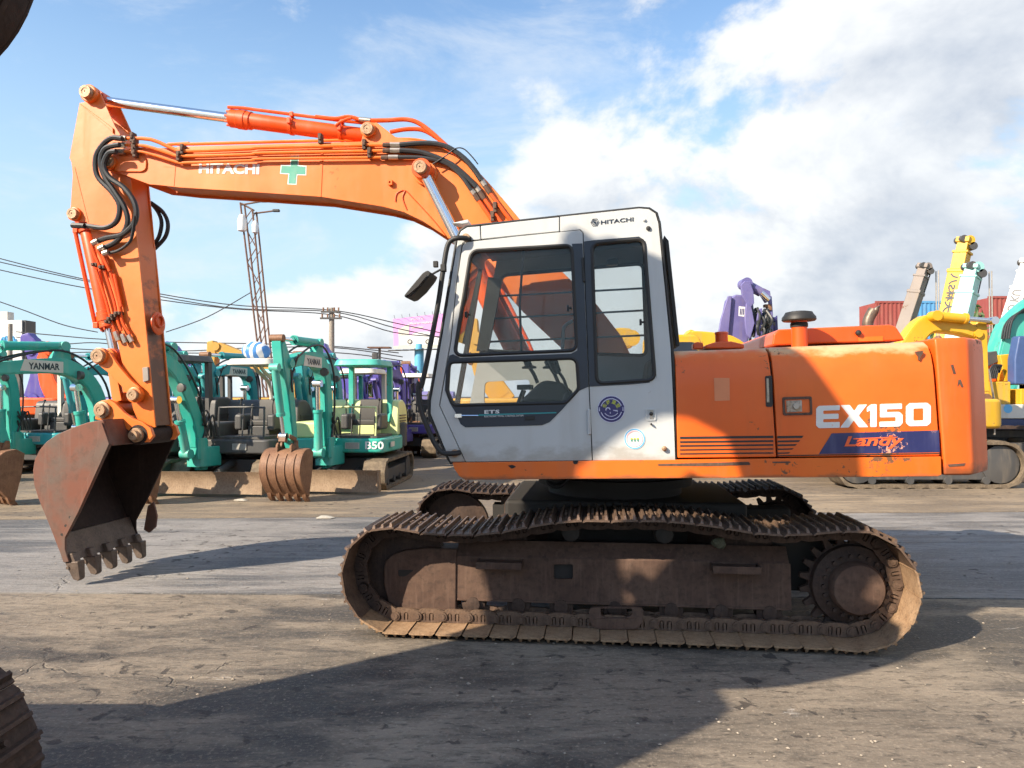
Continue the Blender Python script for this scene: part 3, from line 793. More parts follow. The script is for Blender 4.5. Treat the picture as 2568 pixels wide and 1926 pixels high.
bm = BM(); prism(bm, UF.picks(ZH((275, 405), (340, 385), (430, 382), (505, 400), (505, 425), (275, 425)), yk), yk - 0.1, yk + 0.25); up('tank_top', bm, ORANGE_R, 0.01)
bm = BM(); prism(bm, UF.picks(ZH((208, 390), (235, 382), (268, 388), (270, 425), (208, 425)), yk), yk - 0.05, yk + 0.05); up('filler_block', bm, ORANGE_R, 0.008)
# hood furniture: hinge slot, latch, seams
def flat(name, pts, y, d, mat, parent, bevel=0.0):
    bm = BM(); prism(bm, pts, y, y - d); return up(name, bm, mat, bevel, parent)
flat('hinge_slot', round_poly(UF.picks(ZH((648, 585), (690, 583), (692, 772), (652, 772)), YN), 0.01), YN + 0.004, 0.008, BLACK, H1)
flat('hinge_leaf', UF.picks(ZH((653, 600), (668, 600), (672, 745), (656, 745)), YN), YN - 0.004, 0.006, rust('hinge_steel', (0.35, 0.30, 0.22), (0.45, 0.40, 0.30), rough=0.5, scale=4), H1, 0.002)
me = plate('latch_frame', round_poly(UF.picks(ZH((750, 713), (928, 708), (932, 820), (756, 824)), YN), 0.012), [round_poly(UF.picks(ZH((764, 728), (916, 724), (919, 806), (770, 810)), YN), 0.008)], YN + 0.002, YN - 0.008)
up('latch_frame', me, RUSTF, 0.003, H2)
flat('latch_plate', UF.picks(ZH((775, 735), (868, 732), (870, 800), (778, 805)), YN), YN + 0.001, 0.006, rust('latch_steel', (0.40, 0.30, 0.20), (0.48, 0.42, 0.36), scale=3), H2)
p = UF.pick(*ZH((832, 768))[0], YN)
bm = BM(); cyl(bm, (p.x, YN, p.y), (p.x, YN - 0.018, p.y), 0.018, seg=16); up('latch_knob', bm, STEEL, 0.002, H2)
flat('faded_patch', UF.picks(ZH((338, 597), (432, 597), (434, 733), (342, 736)), YN), YN + 0.001, 0.003, plain('faded_orange', (0.66, 0.23, 0.10), 0.5, var=0.15), H1)
# stripes
for k, (ya, yb_) in enumerate(((948, 966), (975, 990), (999, 1013), (1024, 1036), (1048, 1060))):
    flat('stripe', UF.picks(ZH((133, ya + 4), (696, ya - 2), (698, yb_ - 6), (134, yb_)), YN), YN + 0.001, 0.003, BLACK, H1)
    xr = 880 - 20 * k
    flat('stripe', UF.picks(ZH((720, ya), (xr, ya - 2), (xr - 10, yb_ - 6), (721, yb_ - 4)), YN), YN + 0.001, 0.003, BLACK, H2)
# Landy badge
NB = flat('name_band', UF.picks(ZH((1050, 932), (1696, 914), (1703, 1045), (972, 1057)), YN), YN + 0.001, 0.003, NAVYV, H2)
q = UF.picks(ZH((1122, 1030), (1475, 1022), (1135, 950)), YN)
up('lettering', text_mesh('lettering', 'Landy', q[0], q[1], q[2], YN - 0.002, 0.003, bold=0.025, shear=0.15), REDV, 0, H2)
flat('letter_bar', UF.picks(ZH((1180, 962), (1440, 952), (1442, 958), (1180, 968)), YN), YN - 0.002, 0.003, REDV, H2)
flat('band_edge', UF.picks(ZH((722, 1064), (1704, 1050), (1704, 1056), (722, 1070)), YN), YN + 0.001, 0.004, DARK, H2)
# EX150 in squared letters
def letters_ex150():
    t = 0.26
    E = [[(0.12, 0), (1, 0), (1, t), (0.30, t), (0.30, 0.40), (0.95, 0.40), (0.95, 0.63), (0.30, 0.63), (0.30, 1 - t + 0.04), (1, 1 - t + 0.04), (1, 1), (0.12, 1), (0, 0.88), (0, 0.12)]]
    X = [[(0, 0), (0.33, 0), (0.52, 0.31), (0.72, 0), (1.08, 0), (0.71, 0.52), (1.04, 1), (0.71, 1), (0.54, 0.72), (0.37, 1), (0.02, 1), (0.35, 0.52)]]
    one = [[(0.18, 0), (0.52, 0), (0.52, 1), (0.22, 1), (0, 0.86), (0, 0.66), (0.18, 0.74)]]
    five = [[(0, 0), (0.86, 0), (1, 0.14), (1, 0.50), (0.86, 0.64), (0.32, 0.64), (0.32, 0.76), (0.97, 0.76), (0.97, 1), (0.02, 1), (0.02, 0.41), (0.70, 0.41), (0.70, 0.23), (0, 0.23)]]
    zero = [[(0.14, 0), (0.86, 0), (1, 0.14), (1, 0.86), (0.86, 1), (0.14, 1), (0, 0.86), (0, 0.14)], [(0.30, 0.24), (0.70, 0.24), (0.70, 0.76), (0.30, 0.76)]]
    spec = [(E, 955, 1098), (X, 1100, 1258), (one, 1262, 1322), (five, 1338, 1478), (zero, 1498, 1648)]
    for L, xa, xb in spec:
        def mp(a, b):
            f = (xa + a * (xb - xa) * (1.0 if L is not one else 1.9)); u0 = (f - 955) / (1648 - 955)
            zb_, zt_ = 901 - 15 * u0, 766 - 20 * u0
            return UF.pick(*ZH((f, zb_ + (zt_ - zb_) * b))[0], YN)
        rr = [round_poly([mp(a, b) for a, b in ring], 0.006, 3) for ring in L]
        up('model_letter', plate('model_letter', rr[0], rr[1:], YN + 0.001, YN - 0.003), WHITE_D, 0, H2)
letters_ex150()
# scars and chipped edges along the skirt
for (q, m) in ((ZG((840, 975), (880, 970), (905, 985), (870, 1000)), DARK), (ZG((1340, 940), (1385, 938), (1375, 962), (1350, 965)), DARK), (ZH((0, 1117), (550, 1104), (560, 1122), (300, 1130), (0, 1128)), RUSTF), (ZH((690, 1103), (800, 1101), (802, 1110), (694, 1112)), RUSTF)):
    flat('paint_scar', round_poly(UF.picks(q, -1.232), 0.006, 3), -1.231, 0.0035, m, SK)
sc = UF.picks(ZH((1565, 436), (1602, 432), (1600, 450), (1585, 470), (1582, 490), (1576, 490), (1577, 468), (1566, 452)), YN)
flat('paint_scar', [Vector((p.x, p.y)) for p in sc], YN + 0.03, 0.033, RUSTF, H2)
for q in (ZH((1768, 518), (1784, 516), (1800, 572), (1786, 574)), ZH((1815, 610), (1828, 606), (1846, 652), (1834, 654), (1822, 630), (1810, 650)), ZH((1750, 1120), (1858, 1112), (1850, 1128), (1760, 1134))):
    flat('paint_scar', UF.picks(q, -1.226), -1.224, 0.004, RUSTF, CW)
# ---------------------------------------------------------------- cab
YC = -1.20                                     # structural skin; panels stand proud of it
cab_out = UF.picks(ZG((398, 952), (375, 905), (232, 570), (238, 480)) + ZF((322, 1075), (452, 300)) , YC)
cab_out += UF.picks(ZF((475, 245), (525, 212), (900, 172), (1400, 118), (1850, 70), (1930, 75), (1985, 110), (2008, 190), (2060, 700), (2105, 1150)) + ZG((2125, 500), (2140, 932)), YC)
up_win = round_poly(UF.picks(ZF((562, 402), (1335, 358), (1372, 1165), (432, 1205)), YC), [0.05, 0.05, 0.05, 0.06], 6)
lo_win = round_poly(UF.picks(ZG((392, 180), (1372, 148), (1388, 385), (1290, 492), (425, 512), (378, 400)), YC), [0.035, 0.05, 0.02, 0.02, 0.03, 0.02], 5)
re_win = round_poly(UF.picks(ZF((1488, 345), (1888, 308), (1972, 1390), (1525, 1420)), YC), 0.05, 6)
def near_inset(r, d): return inset(r, d)
holes = [up_win, lo_win, re_win]
CAB = up('cab', plate('cab', inset(cab_out, 0.004), [inset(h, 0.004) for h in holes], YC + 0.03, YC), BLACK)
# outer panels with open seams between them
def panel(name, outline, holes, d, mat, bevel=0.005, base=None):
    b0 = YC if base is None else base
    return up(name, plate(name, outline, holes, b0, b0 - d), mat, bevel, CAB)
tl = UF.picks(ZF((500, 350), (540, 328), (1400, 243), (1417, 262)), YC)     # door top line
door = UF.picks(ZF((498, 360), (520, 336), (900, 292), (1395, 243), (1416, 262)) + ZG((1462, 350), (1488, 932), (522, 943), (324, 512)) + ZF((412, 1085), (455, 640)), YC)
panel('door', door, [up_win, lo_win], 0.022, CABW, 0.0)
rearp = UF.picks(ZF((1424, 262), (1400, 236), (1244, 252), (1244, 140), (1850, 76), (1925, 82), (1975, 115), (1997, 190), (2048, 700), (2092, 1150)) + ZG((2112, 500), (2127, 928), (1496, 933), (1470, 350)), YC)
panel('rear_side_panel', rearp, [re_win], 0.020, CABW, 0.0)
topm = UF.picks(ZF((1238, 142), (1238, 252), (900, 285), (640, 312), (636, 210), (900, 178)), YC)
panel('roof_rail', topm, [], 0.020, CABW)
pil = UF.picks(ZF((630, 211), (634, 313), (540, 322), (500, 340), (488, 362), (448, 640), (404, 1085)) + ZG((316, 510), (516, 944), (405, 946), (385, 905), (250, 575), (252, 480)) + ZF((336, 1075), (462, 300), (484, 250), (530, 220)), YC)
panel('front_pillar', pil, [], 0.020, CABW)
# navy surround painted round the windows
nv = UF.picks(ZF((405, 1150), (440, 1040), (470, 900)) , YC)
navy_d = UF.picks(ZG((395, 130), (372, 220), (362, 395), (402, 500), (440, 560), (482, 655), (520, 680), (1105, 664), (1165, 640), (1260, 545), (1385, 402), (1462, 368)) + ZF((1432, 700), (1416, 345), (1336, 348)) , YC)
navy_d = navy_d + [Vector(p) for p in UF.picks(ZF((1378, 1000), (1376, 1165), (1330, 1190), (480, 1222), (425, 1195)), YC)]
panel('window_surround', navy_d, [inset(lo_win, -0.001)], 0.0035, NAVY, 0, base=YC - 0.0215)
navy_r = UF.picks(ZF((1428, 330), (1500, 320), (1850, 292), (1900, 330), (1912, 480), (1945, 900), (1985, 1380)) + ZG((1975, 250), (1930, 338), (1770, 352), (1472, 368)) + ZF((1440, 700)), YC)
panel('window_surround', navy_r, [inset(re_win, -0.001)], 0.0035, NAVY, 0, base=YC - 0.0195)
# rubber gaskets and glass
def ringtube(name, ring, y, r, mat, parent):
    bm = BM()
    pts = [v3(p, y) for p in ring]; n = len(pts); rings = []
    for i, p in enumerate(pts):
        t = (pts[(i + 1) % n] - pts[i - 1]).normalized(); a = Vector((0, 1, 0)); b = t.cross(a).normalized()
        rings.append([bm.verts.new(p + (a * math.cos(2 * math.pi * k / 6) + b * math.sin(2 * math.pi * k / 6)) * r) for k in range(6)])
    for i in range(n):
        A, B = rings[i], rings[(i + 1) % n]
        for k in range(6): bm.faces.new((A[k], A[(k + 1) % 6], B[(k + 1) % 6], B[k]))
    return up(name, bm, mat, 0, parent)
for ring in holes: ringtube('gasket', ring, YC - 0.018, 0.013, BLACK, CAB)
ringtube('roof_gasket', cab_out, YC - 0.004, 0.011, BLACK, CAB)
for ring in holes:
    bm = BM(); prism(bm, inset(ring, -0.002), YC - 0.002, YC + 0.003); up('window_pane', bm, GLASS, 0, CAB)
# sliding-window mullion and window catches
a, b = UF.picks(ZF((960, 395), (945, 1180)), YC + 0.01)
bm = BM(); tube(bm, [v3(a, YC + 0.012), v3(UF.pick(*ZF((930, 800))[0], YC), YC + 0.012), v3(b, YC + 0.012)], 0.008, 6); up('window_mullion', bm, BLACK, 0, CAB)
for q in ((523, 890), (1305, 840), (1862, 948)):
    p = UF.pick(*ZF(q)[0], YC); bm = BM(); box(bm, (p.x, YC - 0.012, p.y), (0.014, 0.03, 0.038)); box(bm, (p.x + 0.012, YC - 0.012, p.y), (0.022, 0.02, 0.012)); up('window_catch', bm, BLACK, 0.003, CAB)
# far side of the cab, back, roof, front frame
YF = -0.30
far_out = [Vector((p.x, p.y)) for p in cab_out]
zbz = 1.147
fx0, fx1 = -0.93, 0.31
f_up = round_poly(UF.picks(ZF((672, 1168), (800, 590), (1880, 500), (1905, 1205)), YF), 0.05, 5)
f_lo = round_poly(UF.picks(ZG((660, 500), (668, 332), (1010, 312), (1012, 420), (900, 500)), YF), 0.03, 5)
_sa, _sb = UF.picks(ZF((628, 1168), (735, 600)), YF)          # the far wall starts at the sash post; ahead of it is windscreen
_sl = (_sb.x - _sa.x) / (_sb.y - _sa.y)
far_cut = [Vector((max(p.x, _sa.x + _sl * (p.y - _sa.y)), p.y)) for p in inset(far_out, 0.01)]
CABIN = plain('cab_interior_grey', (0.33, 0.335, 0.325), 0.6, var=0.12)
up('far_wall', plate('far_wall', far_cut, [f_up, f_lo], YF - 0.03, YF), CABIN, 0, CAB)
bm = BM(); prism(bm, inset(f_up, -0.002), YF - 0.018, YF - 0.014); up('window_pane', bm, GLASS, 0, CAB)
ringtube('gasket', f_up, YF - 0.03, 0.014, BLACK, CAB)
for q0, q1 in (((770, 745), (1325, 715)), ((725, 918), (1335, 885)), ((700, 1097), (1345, 1070))):
    # guard rods across the far window, carried on past the rear pillar
    pa = UF.pick(*ZF(q0)[0], YF + 0.03); pb = UF.pick(*ZF(q1)[0], YF + 0.03)
    sl = (pb.y - pa.y) / (pb.x - pa.x); xe_ = 0.36
    bm = BM(); cyl(bm, v3(pa, YF + 0.03), (xe_, YF + 0.03, pa.y + sl * (xe_ - pa.x)), 0.008, seg=8); up('guard_rod', bm, BLACK, 0, CAB)
# roof shell + rear wall + front frame
roof = [p for p in cab_out if p.y > 2.58]
roof_line = UF.picks(ZF((475, 245), (525, 212), (900, 172), (1400, 118), (1850, 70), (1930, 75), (1985, 110), (2008, 190)), YC)
rp = roof_line + list(reversed([p + Vector((0, -0.05)) for p in roof_line]))
bm = BM(); prism(bm, rp, YC + 0.028, YF - 0.028); up('roof', bm, CABIN, 0, CAB)
hl = [Vector((p.x + 0.04, p.y - 0.055)) for p in roof_line[1:-2]]
bm = BM(); prism(bm, hl + list(reversed([p + Vector((0, -0.02)) for p in hl])), YC + 0.06, YF - 0.06); up('headliner', bm, SEATM, 0, CAB)
bk = UF.picks(ZF((2060, 700), (2105, 1150)) + ZG((2125, 500), (2140, 932)), YC)
bm = BM(); prism(bm, [bk[0] + Vector((-0.03, -0.0)), bk[0], bk[1], bk[2], bk[3], bk[3] + Vector((-0.03, 0))][::-1] , YC + 0.03, YC + 0.10); up('rear_post', bm, CABIN, 0, CAB)
xr = 0.37
bm = BM(); box(bm, (xr - 0.012, (YC + YF) / 2, 1.46), (0.03, abs(YF - YC) - 0.07, 0.62)); up('rear_wall', bm, CABIN, 0, CAB)
bm = BM(); box(bm, (xr - 0.055, (YC + YF) / 2, 2.53), (0.03, abs(YF - YC) - 0.07, 0.24)); up('rear_header', bm, CABIN, 0, CAB)
bm = BM(); box(bm, (xr - 0.055, (YC + YF) / 2, 2.11), (0.006, abs(YF - YC) - 0.08, 0.62)); up('window_pane', bm, GLASS, 0, CAB)
bm = BM(); prism(bm, [Vector((xr - 0.02, 1.8)), Vector((xr - 0.06, 2.6)), Vector((xr - 0.10, 2.6)), Vector((xr - 0.06, 1.8))], YF - 0.10, YF - 0.035); up('rear_post', bm, CABIN, 0, CAB)
# front windscreen frame: two posts, sill and header
fl = UF.picks(ZF((452, 300), (322, 1075)) + ZG((238, 480), (232, 570), (375, 905)), YC)
for yy in (YC + 0.035, YF - 0.075):
    bm = BM(); prism(bm, fl + list(reversed([p + Vector((0.035, 0)) for p in fl])), yy, yy + 0.04); up('front_post', bm, BLACK if yy > -1 else CABIN, 0, CAB)
bm = BM(); prism(bm, [fl[0], fl[0] + Vector((0.05, 0)), fl[0] + Vector((0.04, -0.06)), fl[0] + Vector((-0.012, -0.06))], YC + 0.08, YF - 0.08); up('front_header', bm, CABIN, 0, CAB)
bm = BM(); prism(bm, [fl[2], fl[2] + Vector((0.04, 0)), fl[3] + Vector((0.04, 0)), fl[4] + Vector((0.05, 0)), fl[4], fl[3]], YC + 0.08, YF - 0.08); up('front_lower_panel', bm, CABIN, 0, CAB)
bm = BM(); prism(bm, [fl[0] + Vector((0.005, -0.06)), fl[0] + Vector((0.010, -0.06)), fl[1] + Vector((0.01, 0.02)), fl[1] + Vector((0.005, 0.02))], YC + 0.08, YF - 0.08); up('windscreen', bm, GLASS, 0, CAB)
# inner sash post seen through the door window (dark, leaning)
sp = UF.picks(ZF((690, 600), (800, 610), (690, 1165), (600, 1170)), YF - 0.06)
bm = BM(); prism(bm, sp, YF - 0.075, YF - 0.04); up('sash_post', bm, BLACK, 0, CAB)
# floor, seat, consoles, levers
bm = BM(); box(bm, (-0.33, (YC + YF) / 2, 1.165), (1.35, abs(YF - YC) - 0.08, 0.03)); up('cab_floor', bm, SEATM, 0, CAB)
bm = BM(); box(bm, (0.02, -0.74, 1.38), (0.50, 0.50, 0.14)); SEAT = up('seat_cushion', bm, SEATM, 0.05, CAB, 3)
bm = BM(); prism(bm, [Vector((0.18, 1.42)), Vector((0.26, 1.42)), Vector((0.33, 1.78)), Vector((0.25, 1.80))], -0.98, -0.50); up('seat_back', bm, SEATM, 0.04, CAB, 3)
for yy in (-1.05, -0.44):
    bm = BM(); prism(bm, round_poly([Vector((-0.42, 1.18)), Vector((-0.40, 1.40)), Vector((-0.25, 1.50)), Vector((0.12, 1.50)), Vector((0.16, 1.18))], 0.05, 4), yy - 0.09, yy + 0.09); up('console', bm, SEATM, 0.015, CAB)
    jx = -0.28 if yy < -1 else -0.10
    bm = BM(); lathe(bm, [(0.055, 1.49), (0.05, 1.52), (0.04, 1.54), (0.032, 1.56), (0.022, 1.58)], Matrix.Translation((jx, yy, 0)), 14)
    tube(bm, smooth_path([(jx, yy, 1.56), (jx - 0.03, yy, 1.66), (jx - 0.07, yy, 1.72)], 4), 0.010, 8)
    lathe(bm, [(0.012, -0.01), (0.026, 0.0), (0.030, 0.05), (0.034, 0.09), (0.03, 0.12), (0.01, 0.125)], Matrix.Translation((jx - 0.07, yy, 1.71)) @ Matrix.Rotation(rad(-22), 4, 'Y'), 12); up('joystick', bm, BLACK, 0, CAB)
for yy, xx in ((-0.80, -0.66), (-0.66, -0.66)):
    bm = BM(); tube(bm, smooth_path([(xx - 0.10, yy, 1.18), (xx - 0.03, yy, 1.40), (xx + 0.05, yy, 1.60)], 5), 0.012, 8); box(bm, (xx + 0.06, yy, 1.62), (0.10, 0.035, 0.035)); up('travel_lever', bm, BLACK, 0.006, CAB)
bm = BM(); tube(bm, smooth_path([v3(p, -0.9) for p in UF.picks(ZF((1262, 1180), (1268, 1010), (1290, 965), (1340, 935)), -0.9)], 4), 0.012, 8); up('inside_handle', bm, CABIN, 0, CAB)
ml = UF.picks(ZF((1605, 460), (1690, 450), (1690, 500), (1600, 505)), -0.45)
bm = BM(); prism(bm, ml, -0.45, -0.38); up('cab_speaker', bm, BLACK, 0.008, CAB)
cs = UF.picks(ZG((930, 492), (1080, 350), (1130, 318), (1250, 335), (1330, 400), (1350, 492)), -0.80)
bm = BM(); prism(bm, cs, -0.92, -0.62); up('console', bm, SEATM, 0.03, CAB, 3)
for qx in (1010, 1170):
    j = UF.picks(ZG((qx + 60, 340), (qx + 30, 270), (qx - 5, 215), (qx - 25, 165)), -0.8)
    bm = BM(); tube(bm, smooth_path([v3(p, -0.8) for p in j], 4), 0.013, 8); lathe(bm, [(0.05, -0.012), (0.052, 0.0), (0.02, 0.012)], Matrix.Translation(v3(j[2], -0.8)), 14); cyl(bm, v3(j[2], -0.8), v3(j[3], -0.8), 0.026, seg=10); up('joystick', bm, BLACK, 0, CAB)
# hinges, latch, knobs, lamp, grab rail, mirror
hp_ = UF.picks(ZG((1452, 540), (1478, 540), (1482, 735), (1456, 735)), YC)
bm = BM(); prism(bm, hp_, YC - 0.018, YC - 0.036); up('door_hinge', bm, CABW, 0.006, CAB)
hp_ = UF.picks(ZF((1408, 455), (1424, 452), (1440, 640), (1418, 645)), YC)
bm = BM(); prism(bm, hp_, YC - 0.018, YC - 0.040); up('door_hinge', bm, BLACK, 0.006, CAB)
me = plate('lock_frame', round_poly(UF.picks(ZG((1898, 535), (1980, 535), (1982, 628), (1900, 630)), YC), 0.012), [round_poly(UF.picks(ZG((1910, 547), (1968, 547), (1969, 618), (1911, 620)), YC), 0.008)], YC - 0.019, YC - 0.026)
up('lock_frame', me, CABW, 0.003, CAB)
bm = BM(); prism(bm, UF.picks(ZG((1932, 548), (1958, 548), (1960, 620), (1934, 622)), YC), YC - 0.02, YC - 0.024); up('lock_plate', bm, STEEL, 0.002, CAB)
p = UF.pick(*ZG((1943, 575))[0], YC)
bm = BM(); lathe(bm, [(0.010, 0), (0.012, 0.01), (0.004, 0.014)], Matrix.Translation((p.x, YC - 0.024, p.y)) @ Matrix.Rotation(math.pi / 2, 4, 'X'), 12); up('keyhole', bm, BLACK, 0, CAB)
for q, r, m in (((1943, 655), 0.007, BLACK), ((2043, 842), 0.016, PINM)):
    p = UF.pick(*ZG(q)[0], YC); bm = BM(); lathe(bm, [(r * 0.8, 0), (r, 0.012), (r * 0.95, 0.022), (r * 0.4, 0.030)], Matrix.Translation((p.x, YC - 0.018, p.y)) @ Matrix.Rotation(math.pi / 2, 4, 'X'), 16); up('rubber_stop', bm, m, 0, CAB)
for q, r, m in (((1922, 230), 0.015, BLACK), ((1890, 165), 0.010, CABW)):
    p = UF.pick(*ZF(q)[0], YC); bm = BM(); lathe(bm, [(r * 0.8, 0), (r, 0.008), (r * 0.8, 0.014), (r * 0.3, 0.016)], Matrix.Translation((p.x, YC - 0.018, p.y)) @ Matrix.Rotation(math.pi / 2, 4, 'X'), 16); up('rubber_stop', bm, m, 0, CAB)
yr = YC - 0.07
rail = UF.picks(ZF((540, 292), (470, 297), (410, 312), (372, 370), (340, 560), (290, 880), (180, 1420)) + ZG((158, 330), (150, 430), (175, 560), (220, 680), (275, 800), (330, 872), (400, 884), (458, 880)), yr)
rp3 = [v3(p, yr) for p in rail]; rp3[0].y = YC - 0.02; rp3[-1].y = YC - 0.02
bm = BM(); tube(bm, smooth_path(rp3, 5), 0.0165, 10); up('grab_rail', bm, BLACK, 0, CAB)
for q in ((ZF((520, 297))[0]), (ZG((435, 880))[0])):
    p = UF.pick(*q, YC - 0.02); bm = BM(); cyl(bm, (p.x, YC - 0.018, p.y), (p.x, YC - 0.045, p.y), 0.026, seg=14); up('rail_mount', bm, PINM, 0.004, CAB)
mp_ = UF.picks(ZF((345, 530), (300, 560), (285, 500)), yr)
bm = BM(); box(bm, (mp_[0].x, yr, mp_[0].y), (0.032, 0.05, 0.045)); tube(bm, smooth_path([v3(mp_[0], yr), v3(mp_[1], yr - 0.02), v3(UF.pick(*ZF((262, 585))[0], yr), yr - 0.03)], 4), 0.008, 6); box(bm, (mp_[2].x, yr, mp_[2].y), (0.03, 0.03, 0.04)); up('mirror_bracket', bm, BLACK, 0.005, CAB)
mo = UF.picks(ZF((62, 752), (75, 770), (110, 762), (180, 700), (250, 610), (266, 575), (240, 560), (205, 580), (120, 680)), yr - 0.03)
bm = BM(); prism(bm, round_poly(mo, 0.01, 3), yr - 0.10, yr + 0.10); up('mirror_head', bm, BLACK, 0.012, CAB)
mg = UF.picks(ZF((70, 757), (112, 752), (180, 690), (248, 605), (240, 600), (176, 680), (105, 742)), yr - 0.03)
bm = BM(); prism(bm, mg, yr - 0.112, yr - 0.101); up('mirror_glass', bm, MIRROR, 0, CAB)
lp = UF.picks(ZF((415, 195), (470, 182), (545, 165), (552, 195), (500, 205)), YC + 0.25)
bm = BM(); prism(bm, lp, YC + 0.20, YC + 0.30); up('work_lamp', bm, CABW, 0.01, CAB)
# rear lining edge of the cab (dark frame seen past the pillar)
rb = UF.picks(ZF((2040, 285), (2075, 330), (2160, 1130), (2130, 1140), (2060, 500)), -0.9)
bm = BM(); prism(bm, rb, -0.95, -0.36); up('rear_window_frame', bm, BLACK, 0.006, CAB)
# chrome door handle, ETS lettering, teal line
hd = UF.picks(ZG((438, 592), (490, 590), (620, 590)), YC)
bm = BM(); prism(bm, UF.picks(ZG((438, 578), (490, 576), (494, 604), (440, 606)), YC), YC - 0.024, YC - 0.034); tube(bm, [v3(hd[1], YC - 0.03), v3(hd[2], YC - 0.03)], 0.006, 8); up('door_handle', bm, CHROME, 0, CAB)
bm = BM(); prism(bm, UF.picks(ZG((620, 580), (1215, 562), (1216, 572), (620, 592)), YC), YC - 0.024, YC - 0.0265); up('trim_line', bm, TEALV, 0, CAB)
bm = BM(); prism(bm, round_poly(UF.picks(ZG((972, 595), (1050, 592), (1050, 622), (975, 625)), YC), 0.006), YC - 0.024, YC - 0.034); up('door_catch', bm, BLACK, 0.003, CAB)
def lett(body, bl, br, tl, y, mat, parent, zz, bold=0.0, shear=0.0, space=1.0, d=0.003):
    a, b, c = UF.picks(zz(bl, br, tl), y)
    return up('lettering', text_mesh('lettering', body, a, b, c, y, d, bold, shear, space), mat, 0, parent)
yt = YC - 0.0245
lett('ETS', (660, 577), (776, 573), (660, 549), yt, WHITE, CAB, ZG, 0.03, 0, 1.1)
lett('ELECTRONIC TOTAL CONTROL SYSTEM', (660, 604), (960, 597), (660, 591), yt, WHITE, CAB, ZG, 0.0)
yt = YC - 0.0205
lett('HITACHI', (1557, 193), (1808, 168), (1557, 163), yt, NAVY, CAB, ZF, 0.015)
p = UF.pick(*ZF((1512, 184))[0], YC)
for r0, r1 in ((0.030, 0.024), (0.019, 0.014), (0.009, 0.0)):
    ou = circle2(p, r0 * 0.92, 6 if r0 > 0.025 else 16); hs = [circle2(p, r1 * 0.92, 16)] if r1 else []
    up('emblem', plate('emblem', ou, hs, yt, yt - 0.002), NAVY, 0, CAB)
# round stickers
def sticker(c, R, rings):
    k = 0
    for r0, r1, mat in rings:
        k += 1
        up('sticker', plate('sticker', circle2(c, R * r0, 40), [circle2(c, R * r1, 40)] if r1 else [], yt, yt - 0.0012 - 0.0009 * k), mat, 0, CAB)
ZS = zoomer(1480, 970, 9.218)
c = UF.pick(*ZS((486, 515))[0], YC); R = (UF.pick(*ZS((800, 515))[0], YC) - c).length
sticker(c, R, [(1.0, 0, LILACV), (0.955, 0, INDIGOV), (0.80, 0.745, LILACV)])
ys = yt - 0.0045
def arc(c, r, a0, a1, w, n=10):
    o = [Vector((c[0] + (r + w) * math.cos(a0 + (a1 - a0) * k / n), c[1] + (r + w) * math.sin(a0 + (a1 - a0) * k / n))) for k in range(n + 1)]
    i = [Vector((c[0] + (r - w) * math.cos(a0 + (a1 - a0) * k / n), c[1] + (r - w) * math.sin(a0 + (a1 - a0) * k / n))) for k in range(n, -1, -1)]
    return o + i
def st_flat(pts, mat, d=0.0012):
    bm = BM(); prism(bm, pts, ys, ys - d); up('sticker_print', bm, mat, 0, CAB)
for sx in (-1, 1): st_flat([c + Vector((sx * R * a, b * R)) for a, b in ((0.70, 0.22), (0.955, 0.25), (0.955, -0.20), (0.70, -0.22))], INDIGOV, 0.0008)
for sx in (-1, 1): st_flat([c + Vector((sx * R * a, b * R)) for a, b in ((0.84, 0.14), (0.88, 0.16), (0.90, -0.13), (0.83, -0.15))], LILACV)
for k, ch in enumerate('佐藤重型'):
    an = rad(152 - 40 * k - (0 if k < 2 else 5)); cc = c + Vector((math.cos(an), math.sin(an))) * R * 0.56
    d = Vector((math.cos(an - math.pi / 2), math.sin(an - math.pi / 2))) * R * 0.30; u_ = Vector((math.cos(an), math.sin(an))) * R * 0.30
    bl = cc - d / 2 - u_ / 2
    me = text_mesh('sticker_print', ch, bl, bl + d, bl + u_, ys, 0.0014, 0.012)
    if me.vertices: up('sticker_print', me, YELV, 0, CAB)
st_flat(arc(c + Vector((0, 0.05 * R)), R * 0.58, rad(215), rad(325), R * 0.022, 14), LILACV)
st_flat(arc(c + Vector((-0.24 * R, -0.04 * R)), R * 0.15, rad(0), rad(200), R * 0.035, 10), LILACV)
st_flat(arc(c + Vector((-0.02 * R, -0.28 * R)), R * 0.07, rad(110), rad(240), R * 0.02, 8), LILACV)
for da in (0.02, 0.10): st_flat([c + Vector((R * 0.14, -R * 0.10)), c + Vector((R * 0.48, R * (-0.22 + da))), c + Vector((R * 0.48, R * (-0.18 + da))), c + Vector((R * 0.14, -R * 0.06))], LILACV)
c = UF.pick(*ZS((1025, 1200))[0], YC); R = (UF.pick(*ZS((1262, 1200))[0], YC) - c).length
sticker(c, R, [(1.04, 0, WHITE), (1.0, 0.88, SKYV), (0.80, 0.72, PINKV)])
for k in (-1, 0, 1):
    st_flat([c + Vector((R * (0.30 * k - 0.10), -R * 0.08)), c + Vector((R * (0.30 * k + 0.10), -R * 0.08)), c + Vector((R * 0.30 * k, -R * 0.32))], GREENV)
    st_flat([c + Vector((R * (0.30 * k - 0.12), -R * 0.04)), c + Vector((R * (0.30 * k + 0.12), -R * 0.04)), c + Vector((R * (0.30 * k + 0.08), R * 0.10)), c + Vector((R * (0.30 * k - 0.08), R * 0.10))], YELV)

